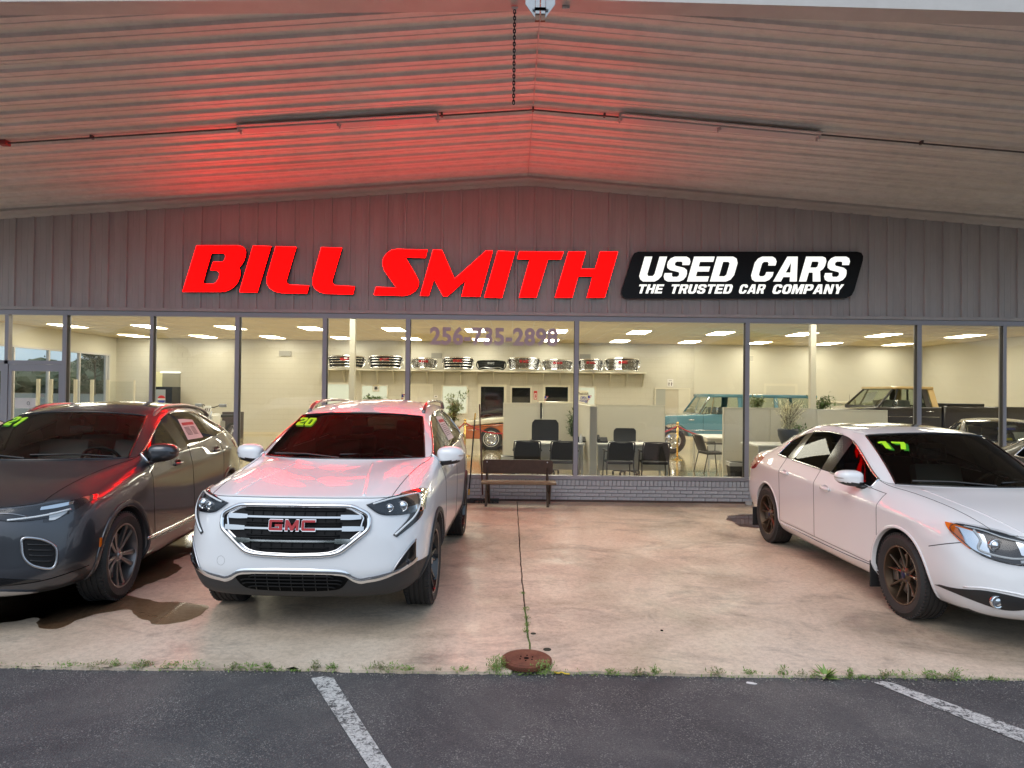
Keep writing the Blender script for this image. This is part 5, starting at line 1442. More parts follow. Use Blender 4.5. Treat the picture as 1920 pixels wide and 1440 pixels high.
# white lettering traced as strokes: unit letters (x 0..1, y 0..1, y up)
def U(): return [[(0, 1), (.34, 1), (.34, .30), (.40, .22), (.60, .22), (.66, .30), (.66, 1), (1, 1), (1, .22), (.90, .08), (.76, 0), (.24, 0), (.10, .08), (0, .22)]], []
def S(): return [[(1, .66), (.68, .66), (.66, .76), (.60, .80), (.40, .80), (.34, .76), (.34, .68), (.40, .63), (.80, .55), (.95, .46), (1, .32), (1, .20), (.92, .07), (.76, 0), (.24, 0), (.08, .07), (0, .20), (0, .34), (.33, .34), (.35, .24), (.41, .19), (.60, .19), (.66, .24), (.66, .32), (.60, .38), (.20, .46), (.05, .55), (0, .68), (0, .80), (.08, .93), (.24, 1), (.76, 1), (.92, .93), (1, .80)]], []
def Ee(): return [[(0, 0), (1, 0), (1, .21), (.36, .21), (.36, .40), (.92, .40), (.92, .60), (.36, .60), (.36, .79), (1, .79), (1, 1), (0, 1)]], []
def D_(): return [[(0, 0), (.72, 0), (.90, .08), (1, .26), (1, .74), (.90, .92), (.72, 1), (0, 1)]], [[(.34, .21), (.34, .79), (.58, .79), (.65, .72), (.65, .28), (.58, .21)]]
def C_(): return [[(1, .64), (.66, .64), (.65, .74), (.58, .79), (.42, .79), (.35, .72), (.35, .28), (.42, .21), (.58, .21), (.65, .27), (.66, .38), (1, .38), (1, .22), (.90, .07), (.74, 0), (.26, 0), (.10, .08), (0, .24), (0, .76), (.10, .92), (.26, 1), (.74, 1), (.90, .93), (1, .80)]], []
def A_(): return [[(0, 0), (.33, 0), (.38, .18), (.66, .18), (.70, 0), (1, 0), (.74, 1), (.30, 1)]], [[(.43, .36), (.62, .36), (.53, .76)]]
def Rr(): return [[(0, 0), (.34, 0), (.34, .36), (.52, .36), (.64, 0), (1, 0), (.84, .42), (.95, .50), (1, .62), (1, .82), (.92, .95), (.76, 1), (0, 1)]], [[(.34, .56), (.34, .80), (.60, .80), (.66, .76), (.66, .60), (.60, .56)]]
def T_l(): return [[(.33, 0), (.67, 0), (.67, .79), (1, .79), (1, 1), (0, 1), (0, .79), (.33, .79)]], []
def H_(): return [[(0, 0), (.34, 0), (.34, .40), (.66, .40), (.66, 0), (1, 0), (1, 1), (.66, 1), (.66, .60), (.34, .60), (.34, 1), (0, 1)]], []
def O_(): return [[(.26, 0), (.74, 0), (.90, .08), (1, .24), (1, .76), (.90, .92), (.74, 1), (.26, 1), (.10, .92), (0, .76), (0, .24), (.10, .08)]], [[(.42, .21), (.35, .28), (.35, .72), (.42, .79), (.58, .79), (.65, .72), (.65, .28), (.58, .21)]]
def M_l(): return [[(0, 0), (.26, 0), (.26, .62), (.42, 0), (.58, 0), (.74, .62), (.74, 0), (1, 0), (1, 1), (.66, 1), (.50, .42), (.34, 1), (0, 1)]], []
def P_l(): return [[(0, 0), (.34, 0), (.34, .34), (.76, .34), (.92, .41), (1, .56), (1, .80), (.92, .94), (.76, 1), (0, 1)]], [[(.34, .54), (.34, .80), (.60, .80), (.66, .75), (.66, .59), (.60, .54)]]
def N_(): return [[(0, 0), (.32, 0), (.32, .52), (.66, 0), (1, 0), (1, 1), (.68, 1), (.68, .48), (.34, 1), (0, 1)]], []
def Y_(): return [[(.33, 0), (.67, 0), (.67, .38), (1, 1), (.66, 1), (.50, .64), (.34, 1), (0, 1), (.33, .38)]], []
GL = dict(U=U, S=S, E=Ee, D=D_, C=C_, A=A_, R=Rr, T=T_l, H=H_, O=O_, M=M_l, P=P_l, N=N_, Y=Y_)
WID = dict(M=1.25, E=.92, T=.95, A=1.1, Y=1.0)
def write(word, u0, u1, vt, vb, conv, slant, gap=.12, name='lettering', parent=None, yf=LY - .012):
    tot = sum(WID.get(ch, 1.0) for ch in word) + gap * (len(word) - 1); un = (u1 - u0 - slant) / tot; x = u0
    for ch in word:
        w = un * WID.get(ch, 1.0); outs, holes = GL[ch]()
        f = lambda p, x=x, w=w: conv((x + p[0] * w + p[1] * slant, vb + (vt - vb) * p[1]))
        fill_poly(outs[0], holes, yf, yf + .014, [M_whiteface, M_ret], name, parent, f)
        x += w + un * gap
write('USED', 664, 1203, 145, 277, c2, 38, .10, 'letter', sg2)
write('CARS', 1255, 1795, 145, 277, c2, 38, .10, 'letter', sg2)
write('THE', 660, 806, 292, 340, c2, 15, .12, 'small_letter', sg2)
write('TRUSTED', 832, 1172, 292, 341, c2, 15, .12, 'small_letter', sg2)
write('CAR', 1196, 1345, 292, 341, c2, 15, .12, 'small_letter', sg2)
write('COMPANY', 1373, 1757, 292, 342, c2, 15, .12, 'small_letter', sg2)
# window phone number
M_vinyl = pbr('frosted_vinyl', (.52, .45, .51), .6)
qa = at(806, 631, WY - .0); qb = at(1046, 631, WY - .0)
ph = thing('phone_number', 'large mauve vinyl phone number 256-735-2898 on the window glass', 'window lettering', tuple((qa + qb) / 2))
o = flat_text('256-735-2898', 1.0, M_vinyl, 'digits', ph, Matrix.Identity(4), extrude=.001, offset=.036, spacing=1.06)
xs = [v.co.x for v in o.data.vertices]; ys_ = [v.co.y for v in o.data.vertices]
H = (at(926, 612, WY).z - at(926, 647, WY).z)
o.data.transform(Matrix.Rotation(PI / 2, 4, 'X') @ Matrix.Diagonal(((qb.x - qa.x) / (max(xs) - min(xs)), H / (max(ys_) - min(ys_)), 1, 1)) @ Matrix.Translation((-(max(xs) + min(xs)) / 2, -(max(ys_) + min(ys_)) / 2, 0)))
# ================= showroom interior =================
BY, LX, RXW, CZ = 26.8, -15.55, 16.1, 3.73
M_wall = pbr('cream_wall_paint', (.60, .57, .49), .6, var=(1.2, .3, (.56, .53, .45)))
M_wallr = pbr('smooth_cream_wall', (.62, .59, .50), .6)
M_ceil = pbr('ceiling_tile', (.68, .56, .34), .8, bump=(120, .3))
M_grid = pbr('ceiling_grid_paint', (.66, .58, .42), .5)
m, N, L, b = nmat('polished_floor')
v1 = mapping(N, L, (1, 1, 1)); L.new(ramp(N, L, noise(N, L, v1, .9, 8, .7, .6), (.35, (.34, .28, .17)), (.5, (.44, .37, .24)), (.68, (.52, .45, .30))), b.inputs['Base Color'])
b.inputs['Roughness'].default_value = .13; b.inputs['Coat Weight'].default_value = .5; b.inputs['Coat Roughness'].default_value = .06
M_floor = m
mb = MB(); mb.box(LX, RXW, WY + .11, BY, -.1, .002); tag(mb.build('showroom_floor', M_floor), 'polished tan concrete showroom floor', kind='structure')
ce = MB(); ce.box(LX, RXW, WY + .11, BY, CZ, CZ + .08); cei = tag(ce.build('showroom_ceiling', M_ceil), 'cream tiled showroom ceiling', kind='structure')
gr_ = MB(); x = LX + .3
while x < RXW: gr_.box(x - .012, x + .012, WY + .2, BY, CZ - .004, CZ + .01); x += .61
y = WY + .5
while y < BY: gr_.box(LX, RXW, y - .012, y + .012, CZ - .0052, CZ + .01); y += 1.22
tag(gr_.build('ceiling_grid', M_grid, cei), kind='stuff')
# back wall: blocks to x of the corner, smooth beyond
cx = at(1301, 700, BY).x
mb = MB(); mb.box(LX, cx, BY + .004, BY + .15, 0, CZ); bw = tag(mb.build('back_wall', pbr('block_joint', (.50, .46, .37), .8)), 'cream painted block wall at the back of the showroom', kind='structure')
bb = MB(); r_ = 0; z = .0
while z < CZ - .02:
    h = min(.194, CZ - z); x = LX + (.2 if r_ % 2 else 0)
    if r_ % 2: bb.box(LX, LX + .193, BY + .0, BY + .02, z, z + h)
    while x < cx - .02:
        x1 = min(x + .393, cx); bb.box(x, x1, BY + .0, BY + .02, z, z + h); x += .4
    z += .2; r_ += 1
tag(bb.build('wall_block', M_wall, bw), kind='stuff')
mb = MB(); mb.box(cx, RXW + .1, BY - .05, BY + .15, 0, CZ); tag(mb.build('back_wall', M_wallr), 'smooth cream wall at the back right of the showroom', kind='structure')
mb = MB(); mb.box(RXW, RXW + .1, WY + .11, BY, 0, CZ); tag(mb.build('right_wall', M_wallr), 'smooth cream side wall of the showroom on the right', kind='structure')
mb = MB(); mb.box(LX - .1, LX, WY + .11, BY, 3.03, CZ); mb.box(LX - .1, LX, WY + .11, BY, 0, .25); mb.box(LX - .1, LX, 26.35, BY, .25, 3.03)
lw = tag(mb.build('left_wall', M_wallr), 'cream side wall of the showroom with windows, on the left', kind='structure')
y = WY + .4; ys_ = []
while y < 26.4: ys_.append(y); y += 1.62
for a in ys_ + [26.33]:
    mb = MB(); mb.box(LX - .08, LX + .02, a - .03, a + .03, .25, 3.03); mb.build('window_mullion', M_fix, lw)
for a, c_ in zip(ys_, ys_[1:] + [26.3]):
    mb = MB(); mb.add([(LX - .03, a + .03, .25), (LX - .03, c_ - .03, .25), (LX - .03, c_ - .03, 3.03), (LX - .03, a + .03, 3.03)], [(0, 1, 2, 3)]); mb.build('window_pane', M_pane, lw)
mb = MB(); mb.box(LX - .08, LX + .03, WY + .3, 26.36, 3.0, 3.06); mb.build('window_head', M_fix, lw)
mb = MB(); mb.box(LX, cx, BY - .012, BY - .002, 0, .10); mb.build('baseboard', M_grid, bw)
# ceiling lights
M_lp = emit('light_diffuser', (1.0, .94, .77), 15.5)
lpme = None; k = 0
rnd = random.Random(11)
names = ['first', 'second', 'third']
for r_, Y in enumerate((25.55, 21.75, 17.95, 14.15)):
    for i in range(-4, 8):
        X = -3.78 + 2.6 * i
        if not (LX + .6 < X < RXW - .5): continue
        rown = ('row nearest the back wall', 'second row from the back wall', 'third row from the back wall', 'row nearest the windows')[r_]
        t = thing('ceiling_light', 'lit ceiling panel, ' + ['first', 'second', 'third', 'fourth', 'fifth', 'sixth', 'seventh', 'eighth', 'ninth', 'tenth', 'eleventh', 'last'][i + 4] + ' from the left in the ' + rown, 'ceiling light', (X, Y, CZ), 0, 'ceiling lights, ' + rown)
        if lpme is None:
            a = MB(); a.box(-.30, .30, -.60, .60, -.009, -.007); lpme = a.mesh('diffuser'); lpme.materials.append(M_lp)
            a = MB()
            for q in ((-.33, -.30, -.63, .63), (.30, .33, -.63, .63), (-.30, .30, -.63, -.60), (-.30, .30, .60, .63)): a.box(*q, -.012, -.006)
            frme = a.mesh('frame'); frme.materials.append(M_grid)
        link('diffuser', lpme, None, t); link('frame', frme, None, t)
# wall fittings on the back wall
M_door = pbr('cream_door', (.66, .62, .52), .4); M_dframe = pbr('cream_door_frame', (.70, .66, .55), .4)
M_dk = pbr('dark_room_glass', (.012, .012, .014), .06, coat=1.0)
M_bright = emit('lit_office_glass', (.78, .80, .62), .55)
M_vent = pbr('vent_grey', (.36, .35, .32), .5)
def wrect(u0, v0, u1, v1, Y=BY):
    a = at(u0, v0, Y); b_ = at(u1, v1, Y); return a.x, b_.x, b_.z, a.z
def framed(name, lb, cat, u0, v0, u1, v1, fill, fw=.07, split=None, floor_=False, Y=BY - .0, fr=None, group=None):
    x0, x1, z0, z1 = wrect(u0, v0, u1, v1, Y)
    if floor_: z0 = 0
    t = thing(name, lb, cat, ((x0 + x1) / 2, Y, z0), 0, group); w = (x1 - x0) / 2; h = z1 - z0
    mb = MB(); mb.box(-w, -w + fw, -.06, .0, 0, h); mb.box(w - fw, w, -.06, .0, 0, h); mb.box(-w + fw, w - fw, -.06, .0, h - fw, h)
    if not floor_: mb.box(-w + fw, w - fw, -.06, .0, 0, fw * .6)
    mb.build('frame', fr or M_dframe, t)
    edges = [-w + fw] + ([(-w + fw) + (2 * w - 2 * fw) * s_ for s_ in (split or [])]) + [w - fw]
    for a, b_ in zip(edges, edges[1:]):
        mb = MB(); mb.box(a + .005, b_ - .005, -.035, -.004, .004 if floor_ else fw * .6, h - fw); mb.build('door_leaf' if floor_ else 'pane', fill, t)
    return t, w, h
framed('office_door', 'cream framed office doorway left of the round interior column', 'door', 603, 716, 658, 800, M_bright, .09, [.25], True)
framed('office_window', 'bright office window with a picture inside, behind the leafy plant', 'window', 677, 721, 728, 760, M_bright, .05)
framed('double_door', 'cream double door behind the white SUV roof', 'door', 757, 719, 810, 815, M_door, .09, [.5], True)
framed('office_window', 'bright office window behind the tall potted plant', 'window', 828, 722, 877, 776, M_bright, .05)
framed('dark_doorway', 'tall dark glass door beside the broom handles', 'door', 897, 720, 949, 815, M_dk, .10, None, True)
framed('office_window', 'small dark office window left of the red arrow sign', 'window', 957, 724, 997, 757, M_dk, .06)
framed('office_window', 'wide dark office window right of the red arrow sign', 'window', 1018, 721, 1069, 758, M_dk, .09)
framed('office_window', 'office window with a poster, behind the window mullion', 'window', 1083, 724, 1117, 760, M_bright, .06)
t, w, h = framed('roller_door', 'low cream framed door behind the blue car roof', 'door', 1431, 719, 1494, 800, M_door, .10, None, True)
for (u0, v0, u1, v1, lb) in ((809, 662, 829, 672, 'grey wall vent above the third chrome grille'), (1087, 664, 1107, 673, 'grey double wall vent above the eighth chrome grille'), (1390, 666, 1413, 678, 'white framed wall vent behind the right window mullion'), (524, 658, 546, 668, 'grey wall vent on the plain wall left of the shelf')):
    x0, x1, z0, z1 = wrect(u0, v0, u1, v1); t = thing('wall_vent', lb, 'vent', ((x0 + x1) / 2, BY - .02, z0)); w = (x1 - x0) / 2; h = z1 - z0
    yb = -.035
    mb = MB(); mb.box(-w, w, yb, .01, 0, h); mb.build('plate', M_vent if 'white' not in lb else M_dframe, t)
    for q in range(4):
        mb = MB(); zz = h * (.16 + .2 * q); mb.box(-w * .88, -.01, yb - .012, yb - .001, zz, zz + h * .09); mb.box(.01, w * .88, yb - .012, yb - .001, zz, zz + h * .09); mb.build('louvre', M_vent, t)
x0, x1, z0, z1 = wrect(1001, 733, 1007, 749)
t = thing('extinguisher_sign', 'narrow red and white arrow sign between the two dark office windows', 'sign', ((x0 + x1) / 2, BY, z0)); w = (x1 - x0) / 2; h = z1 - z0
mb = MB(); mb.box(-w, w, -.02, 0, 0, h); mb.build('plate', pbr('sign_red', (.55, .04, .03), .5), t)
mb = MB(); mb.box(-w * .62, w * .62, -.024, -.021, h * .08, h * .74); mb.build('white_field', M_paper, t)
mb = MB(); mb.prism([(-.012, h * .66), (-.012, h * .32), (-.032, h * .32), (0, h * .14), (.032, h * .32), (.012, h * .32), (.012, h * .66)], .025, .027, Matrix.Rotation(PI / 2, 4, 'X')); mb.build('arrow', M_redink, t)
x0, x1, z0, z1 = wrect(814, 741, 821, 746); mb = MB(); mb.bbox(x0, x1, BY - .04, BY, z0, z1, .01); t = tag(mb.build('thermostat', M_paper), 'small white thermostat on the block wall right of the double door', 'thermostat')
mb = MB(); mb.box(x0 + .04, x1 - .04, BY - .044, BY - .041, z0 + .04, z1 - .03); mb.build('display', M_ink, t)
# restroom recess
x0, x1, z0, z1 = wrect(1227, 727, 1293, 810); x0b = x0
t = thing('restroom_alcove', 'doorway to the restrooms behind the blue vintage wagon', 'doorway', ((x0 + x1) / 2, BY, 0)); w = (x1 - x0) / 2
mb = MB(); mb.box(-w, w, -.06, -.03, z1 - .05, z1); mb.box(-w, -w + .05, -.06, -.03, 0, z1 - .05); mb.box(w - .05, w, -.06, -.03, 0, z1 - .05); mb.build('frame', M_dframe, t)
mb = MB(); mb.box(-w + .05, -w + .42, -.05, -.01, 0, z1 - .06); mb.build('grey_door', pbr('grey_door', (.40, .40, .37), .3), t)
mb = MB(); mb.box(-w + .42, w * .35, -.028, -.006, 0, z1 - .06); mb.build('passage_wall', pbr('passage_shade', (.52, .47, .38), .6), t)
mb = MB(); mb.box(w * .35, w - .05, -.05, -.01, 0, z1 - .06); mb.build('cream_door', M_door, t)
x0, x1, z0, z1 = wrect(1251, 711, 1262, 725)
t = thing('restroom_sign', 'white restroom sign with two black figures above the alcove', 'sign', ((x0 + x1) / 2, BY - .012, z0)); w = (x1 - x0) / 2; h = z1 - z0
mb = MB(); mb.box(-w, w, -.02, 0, 0, h); mb.build('plate', M_paper, t)
mb = MB()
for sx in (-.05, .05):
    mb.prism([(sx - .012, .03), (sx + .012, .03), (sx + .014, .10), (sx + .028, .10), (sx + .02, .15), (sx - .02, .15), (sx - .028, .10), (sx - .014, .10)], .021, .024, Matrix.Rotation(PI / 2, 4, 'X')); mb.cyl((sx, -.024, .172), (sx, -.021, .172), .014, 10)
mb.box(-.06, .06, -.023, -.021, h - .06, h - .045)
mb.build('figures', M_ink, t)
# poster, picture
def card(u0, v0, u1, v1, Y, name, lb, cat, base, marks):
    x0, x1, z0, z1 = wrect(u0, v0, u1, v1, Y); w = x1 - x0; h = z1 - z0
    mb = MB(); mb.box(x0, x1, Y - .012, Y, z0, z1); o = tag(mb.build(name, base), lb, cat)
    for (a, b_, c_, d, mt, nm) in marks:
        mb = MB(); mb.box(x0 + a * w, x0 + b_ * w, Y - .016, Y - .013, z0 + c_ * h, z0 + d * h); mb.build(nm, mt, o)
    return o
M_blueink = pbr('blue_print', (.03, .05, .35), .5); M_cream = pbr('cream_card', (.80, .76, .60), .6)
pst = card(1085, 732, 1103, 757, BY - .08, 'poster', 'cream poster with black and blue lettering reading EN and OWNER behind the mullion', 'poster', M_cream, [])
for txt, u, v, s_, mt in (('Truck & SUV', 1094, 738.5, .13, M_ink), ('OPEN', 1094, 746.5, .17, M_blueink), ('OWNER', 1094, 753, .16, M_blueink)):
    q = at(u, v, BY - .10); flat_text(txt, s_, mt, 'print', pst, Matrix.Translation(q) @ Matrix.Rotation(PI / 2, 4, 'X'), extrude=.001, offset=.004, sx=.55)
card(699, 722, 711, 734, BY - .07, 'picture', 'small framed picture hanging in the bright office window', 'picture', pbr('picture_frame_gold', (.55, .45, .22), .4), [(.1, .9, .1, .9, M_paper, 'mat'), (.3, .7, .3, .75, pbr('picture_teal', (.12, .28, .25), .6), 'image')])
# shelf with grilles
x0 = at(606, 694, 26.35).x; x1 = at(1212, 698, 26.35).x; zs = at(900, 694.5, 26.35).z
sh = thing('long_shelf', 'long cream wall shelf on triangular brackets carrying the chrome grilles', 'shelf', ((x0 + x1) / 2, BY, zs)); hw = (x1 - x0) / 2
mb = MB(); mb.box(-hw, hw, -.50, -.014, -.05, .0); mb.build('board', M_dframe, sh)
for k in range(20):
    x = -hw + .09 + k * (2 * hw - .16) / 19; mb = MB()
    mb.prism([(0, -.052), (-.46, -.052), (-.42, -.12), (-.06, -.52), (0, -.56)], -.012, .012, Matrix.Translation((x, -.018, 0)) @ Matrix(((0, 0, 1, 0), (1, 0, 0, 0), (0, 1, 0, 0), (0, 0, 0, 1)))); mb.build('bracket', M_dframe, sh)
M_gm = pbr('grille_back_mesh', (.10, .10, .10), .4, .5)
def grille_unit(u0, v0, u1, v1, lb, style):
    Y = 26.42; x0, x1, z0, z1 = wrect(u0, v0, u1, v1, Y); z0 = zs + .012
    t = thing('chrome_grille', lb, 'car grille', ((x0 + x1) / 2, Y, z0), 0, 'truck grilles on the shelf'); w = (x1 - x0) / 2; h = z1 - z0
    ch_ = M_chrome if style != 'black' else M_gloss
    def curveY(x): return .22 * (x / w) ** 2
    def bar(pts, r, mat, nm, closed=False, flat=None):
        mb = MB(); c_ = curve([(p[0], p[1], 0) for p in pts], 48 if closed else 14, closed=closed); mb.tube([(q.x, curveY(q.x) - .20, q.y) for q in c_], r, 6, closed=closed, flat=flat); mb.build(nm, mat, t, sm=True)
    top_w = w * .93; n = 12
    A = [(-top_w + 2 * top_w * i / n, h * (.97 - .10 * (abs(-1 + 2 * i / n)) ** 3)) for i in range(n + 1)]; Bq = [(-w * .82 + 2 * w * .82 * i / n, h * (.10)) for i in range(n + 1)]
    mb = MB(); vv = [(p[0], curveY(p[0]) - .17, p[1]) for p in A] + [(p[0], curveY(p[0]) - .17, p[1]) for p in Bq]; mb.add(vv, [(i, i + 1, n + 2 + i, n + 1 + i) for i in range(n)]); mb.build('backing', M_gm if style == 'mesh' else M_grdark, t)
    bar([(-w * .80, .03), (-w * .97, h * .45), (-w * .93, h * .86), (-w * .8, h * .95), (0, h), (w * .8, h * .95), (w * .93, h * .86), (w * .97, h * .45), (w * .80, .03), (w * .6, h * .12), (0, h * .14), (-w * .6, h * .12)], .030 if style != 'black' else .022, ch_, 'surround', True)
    if style == 'bars':
        for f_ in (.78, .58, .36): bar([(-w * .86, h * f_), (0, h * (f_ + .02)), (w * .86, h * f_)], .026, M_chrome, 'bar', flat=(1, .8))
    elif style == 'fine':
        for q in range(7): bar([(-w * .86, h * (.24 + .1 * q)), (0, h * (.25 + .1 * q)), (w * .86, h * (.24 + .1 * q))], .011, M_chrome, 'bar')
    elif style == 'mesh':
        for q in range(6): bar([(-w * .86, h * (.24 + .11 * q)), (0, h * (.26 + .11 * q)), (w * .86, h * (.24 + .11 * q))], .008, M_chrome, 'bar')
        for q in range(13):
            x = -w * .82 + q * w * 1.64 / 12; bar([(x, h * .16), (x, h * .5), (x, h * .92)], .007, M_chrome, 'upright')
    else:
        bar([(-w * .8, h * .12), (-w * .5, h * .28), (0, h * .20), (w * .5, h * .28), (w * .8, h * .12)], .02, M_satin, 'bar')
        for q in range(3): bar([(-w * .78, h * (.42 + .16 * q)), (0, h * (.44 + .16 * q)), (w * .78, h * (.42 + .16 * q))], .010, M_black, 'bar')
    mb = MB(); bw_ = .36 if style != 'black' else .26
    for poly in gmc_letters(-bw_ / 2, h * .62, bw_, h * .2, .08, .22):
        mb.prism(poly, .245, .255, Matrix.Rotation(PI / 2, 4, 'X'))
    mb.build('badge', M_redbadge if style != 'black' else M_satin, t)
GU = [(613, 667, 686, 694, 'bars', 'widest chrome grille at the left end of the shelf'), (690, 667, 756, 694, 'bars', 'second chrome grille from the left, just left of the mullion'), (771, 672, 820, 694, 'mesh', 'silver mesh grille right of the mullion, below the grey vent'), (829, 670, 889, 695, 'bars', 'bright chrome grille with three bars, left of the black grille'), (893, 676, 949, 695, 'black', 'the only black grille on the shelf'), (951, 671, 1014, 695, 'fine', 'chrome grille with fine bars right of the black grille'), (1016, 675, 1074, 696, 'mesh', 'silver mesh grille left of the central mullion'), (1083, 674, 1131, 696, 'fine', 'narrow bar grille right of the central mullion'), (1133, 672, 1200, 697, 'fine', 'rightmost chrome grille on the shelf')]
for g_ in GU: grille_unit(g_[0], g_[1], g_[2], g_[3], g_[5], g_[4])

# ---- furniture ----
M_mesh = pbr('black_mesh_fabric', (.022, .022, .023), .75, bump=(300, .3)); M_leg = pbr('dark_grey_steel', (.06, .06, .065), .4, .3)
M_office = pbr('office_black', (.018, .018, .02), .6)
def guest_chair(X, Y, rz, lb, group=None):
    """faces local +y (towards the desk), back towards the camera"""
    t = thing('guest_chair', lb, 'chair', (X, Y, 0), rz, group)
    mb = MB(); mb.bbox(-.24, .24, -.22, .24, .42, .475, .02); mb.build('seat', M_mesh, t, ang=50)
    mb = MB(); n = 8; g_ = []
    for j in range(6):
        z = .50 + .34 * j / 5; yy = -.23 - .10 * j / 5; ww = .235 + .01 * math.sin(j)
        if j == 5: ww *= .93
        g_.append([( -ww + 2 * ww * i / n, yy - .035 * (1 - (2 * i / n - 1) ** 2), z) for i in range(n + 1)])
    W = n + 1; v_ = [p for r_ in g_ for p in r_]; b0 = len(v_); v_ += [(p[0], p[1] + .02, p[2]) for p in v_]
    fs = [(j * W + i, j * W + i + 1, (j + 1) * W + i + 1, (j + 1) * W + i) for j in range(5) for i in range(n)]; fs += [tuple(b0 + q for q in f[::-1]) for f in fs]
    mb.add(v_, fs); mb.build('backrest', M_mesh, t, sm=True)
    mb = MB(); mb.tube(curve([(-.245, -.22, .50), (-.25, -.33, .80), (-.20, -.36, .85), (.20, -.36, .85), (.25, -.33, .80), (.245, -.22, .50)], 24), .013, 6); mb.build('back_frame', M_leg, t, sm=True)
    for sx in (-1, 1):
        for (yt, yb) in ((.20, .26), (-.20, -.30)):
            mb = MB(); mb.tube([(sx * .245, yt, .66 if yt > 0 else .62), (sx * .255, yt, .44), (sx * .275, yb, .0)], .013, 6); mb.build('leg', M_leg, t, sm=True)
        mb = MB(); mb.bbox(sx * .26 - .022, sx * .26 + .022, -.24, .20, .655, .685, .01); mb.build('armrest', M_office, t)
    return t
def office_chair(X, Y, rz, zt, lb, w=.27, solid=False):
    t = thing('office_chair', lb, 'office chair', (X, Y, 0), rz)
    mb = MB()
    for k in range(5):
        a = 2 * PI * k / 5 + .3; mb.tube([(0, 0, .10), (math.cos(a) * .30, math.sin(a) * .30, .075)], [.028, .018], 6); 
    mb.cyl((0, 0, .08), (0, 0, .45), .028, 10); mb.build('star_base', M_office, t, sm=True)
    for k in range(5):
        a = 2 * PI * k / 5 + .3; c_ = MB(); p = Vector((math.cos(a) * .30, math.sin(a) * .30, .032)); c_.cyl(p + Vector((-.02, 0, 0)), p + Vector((.02, 0, 0)), .032, 10); c_.build('caster', M_office, t)
    mb = MB(); mb.bbox(-.26, .26, -.25, .25, .46, .55, .04); mb.build('seat', M_office, t, ang=50)
    mb = MB(); bm = bmesh.new(); n = 9; zb = .62 if not solid else .58
    g_ = []
    for j in range(9):
        f_ = j / 8; z = zb + (zt - zb) * f_; ww = w * (1 - .9 * max(0, abs(f_ - .5) - .36) ** 1.0 * 1.6)
        g_.append([(-ww + 2 * ww * i / n, .26 + .03 * math.sin(PI * f_) - .05 * (1 - (2 * i / n - 1) ** 2) * -1, z) for i in range(n + 1)])
    W = n + 1; v_ = [p for r_ in g_ for p in r_]; b0 = len(v_); v_ += [(p[0], p[1] + (.06 if solid else .025), p[2]) for p in v_]
    fs = [(j * W + i, j * W + i + 1, (j + 1) * W + i + 1, (j + 1) * W + i) for j in range(8) for i in range(n)]; fs += [tuple(b0 + q for q in f[::-1]) for f in fs]
    rim = [i for i in range(W)] + [j * W + n for j in range(1, 9)] + [8 * W + i for i in range(n - 1, -1, -1)] + [j * W for j in range(7, 0, -1)]
    fs += [(rim[k], rim[(k + 1) % len(rim)], b0 + rim[(k + 1) % len(rim)], b0 + rim[k]) for k in range(len(rim))]
    mb.add(v_, fs); mb.build('backrest', M_office if solid else pbr('grey_mesh', (.05, .05, .05), .6), t, ang=50)
    mb = MB(); mb.box(-.03, .03, .20, .30, .48, .70); mb.build('back_support', M_office, t)
    for sx in (-1, 1):
        mb = MB(); mb.tube([(sx * .27, .05, .50), (sx * .31, .05, .68), (sx * .31, -.10, .70)], .018, 6); mb.bbox(sx * .31 - .035, sx * .31 + .035, -.14, .14, .70, .73, .012); mb.build('armrest', M_office, t)
    return t
M_desk = pbr('white_laminate', (.82, .81, .77), .35); M_deskp = pbr('grey_desk_panel', (.55, .56, .55), .45)
def desk(x0, x1, y0, y1, lb, zt=.755):
    t = thing('desk', lb, 'desk', ((x0 + x1) / 2, (y0 + y1) / 2, 0)); w = (x1 - x0) / 2; d = (y1 - y0) / 2
    mb = MB(); mb.bbox(-w, w, -d, d, zt - .035, zt, .008); mb.build('desktop', M_desk, t)
    mb = MB(); mb.box(-w + .06, w - .06, -d + .10, -d + .13, .22, zt - .037); mb.build('modesty_panel', M_deskp, t)
    for sx in (-1, 1):
        for sy in (-1, 1):
            mb = MB(); mb.box(sx * (w - .05) - .022, sx * (w - .05) + .022, sy * (d - .05) - .022, sy * (d - .05) + .022, 0, zt - .037); mb.build('leg', M_deskp, t)
    return t
M_panel = pbr('partition_fabric', (.66, .63, .54), .85, bump=(200, .2), var=(2, .3, (.60, .58, .49))); M_cap = pbr('partition_trim', (.70, .67, .57), .5)
def partition(p0, p1, h, lb, th=.07):
    a = Vector((p0[0], p0[1], 0)); b_ = Vector((p1[0], p1[1], 0)); ln = (b_ - a).length; ang = math.atan2(b_.y - a.y, b_.x - a.x)
    t = thing('cubicle_partition', lb, 'partition', tuple((a + b_) / 2), ang)
    n = max(1, round(ln / 1.25))
    for k in range(n):
        x0 = -ln / 2 + k * ln / n; x1 = x0 + ln / n
        mb = MB(); mb.bbox(x0 + .006, x1 - .006, -th / 2 + .006, th / 2 - .006, .06, h - .02, .006); mb.build('fabric_panel', M_panel, t)
    mb = MB(); mb.box(-ln / 2, ln / 2, -th / 2, th / 2, h - .018, h); mb.box(-ln / 2, ln / 2, -th / 2, th / 2, .02, .055); mb.box(-ln / 2 - .012, -ln / 2, -th / 2, th / 2, 0, h); mb.box(ln / 2, ln / 2 + .012, -th / 2, th / 2, 0, h); mb.build('trim', M_cap, t)
    return t
def gx(u, Y): return (u - 960) / 1280 * Y
PY = 16.6; ph_ = 1.78 - (755 - 735) / 1280 * PY
partition((gx(945, PY), PY), (gx(1090, PY), PY), ph_, 'beige fabric cubicle partition behind the left desk')
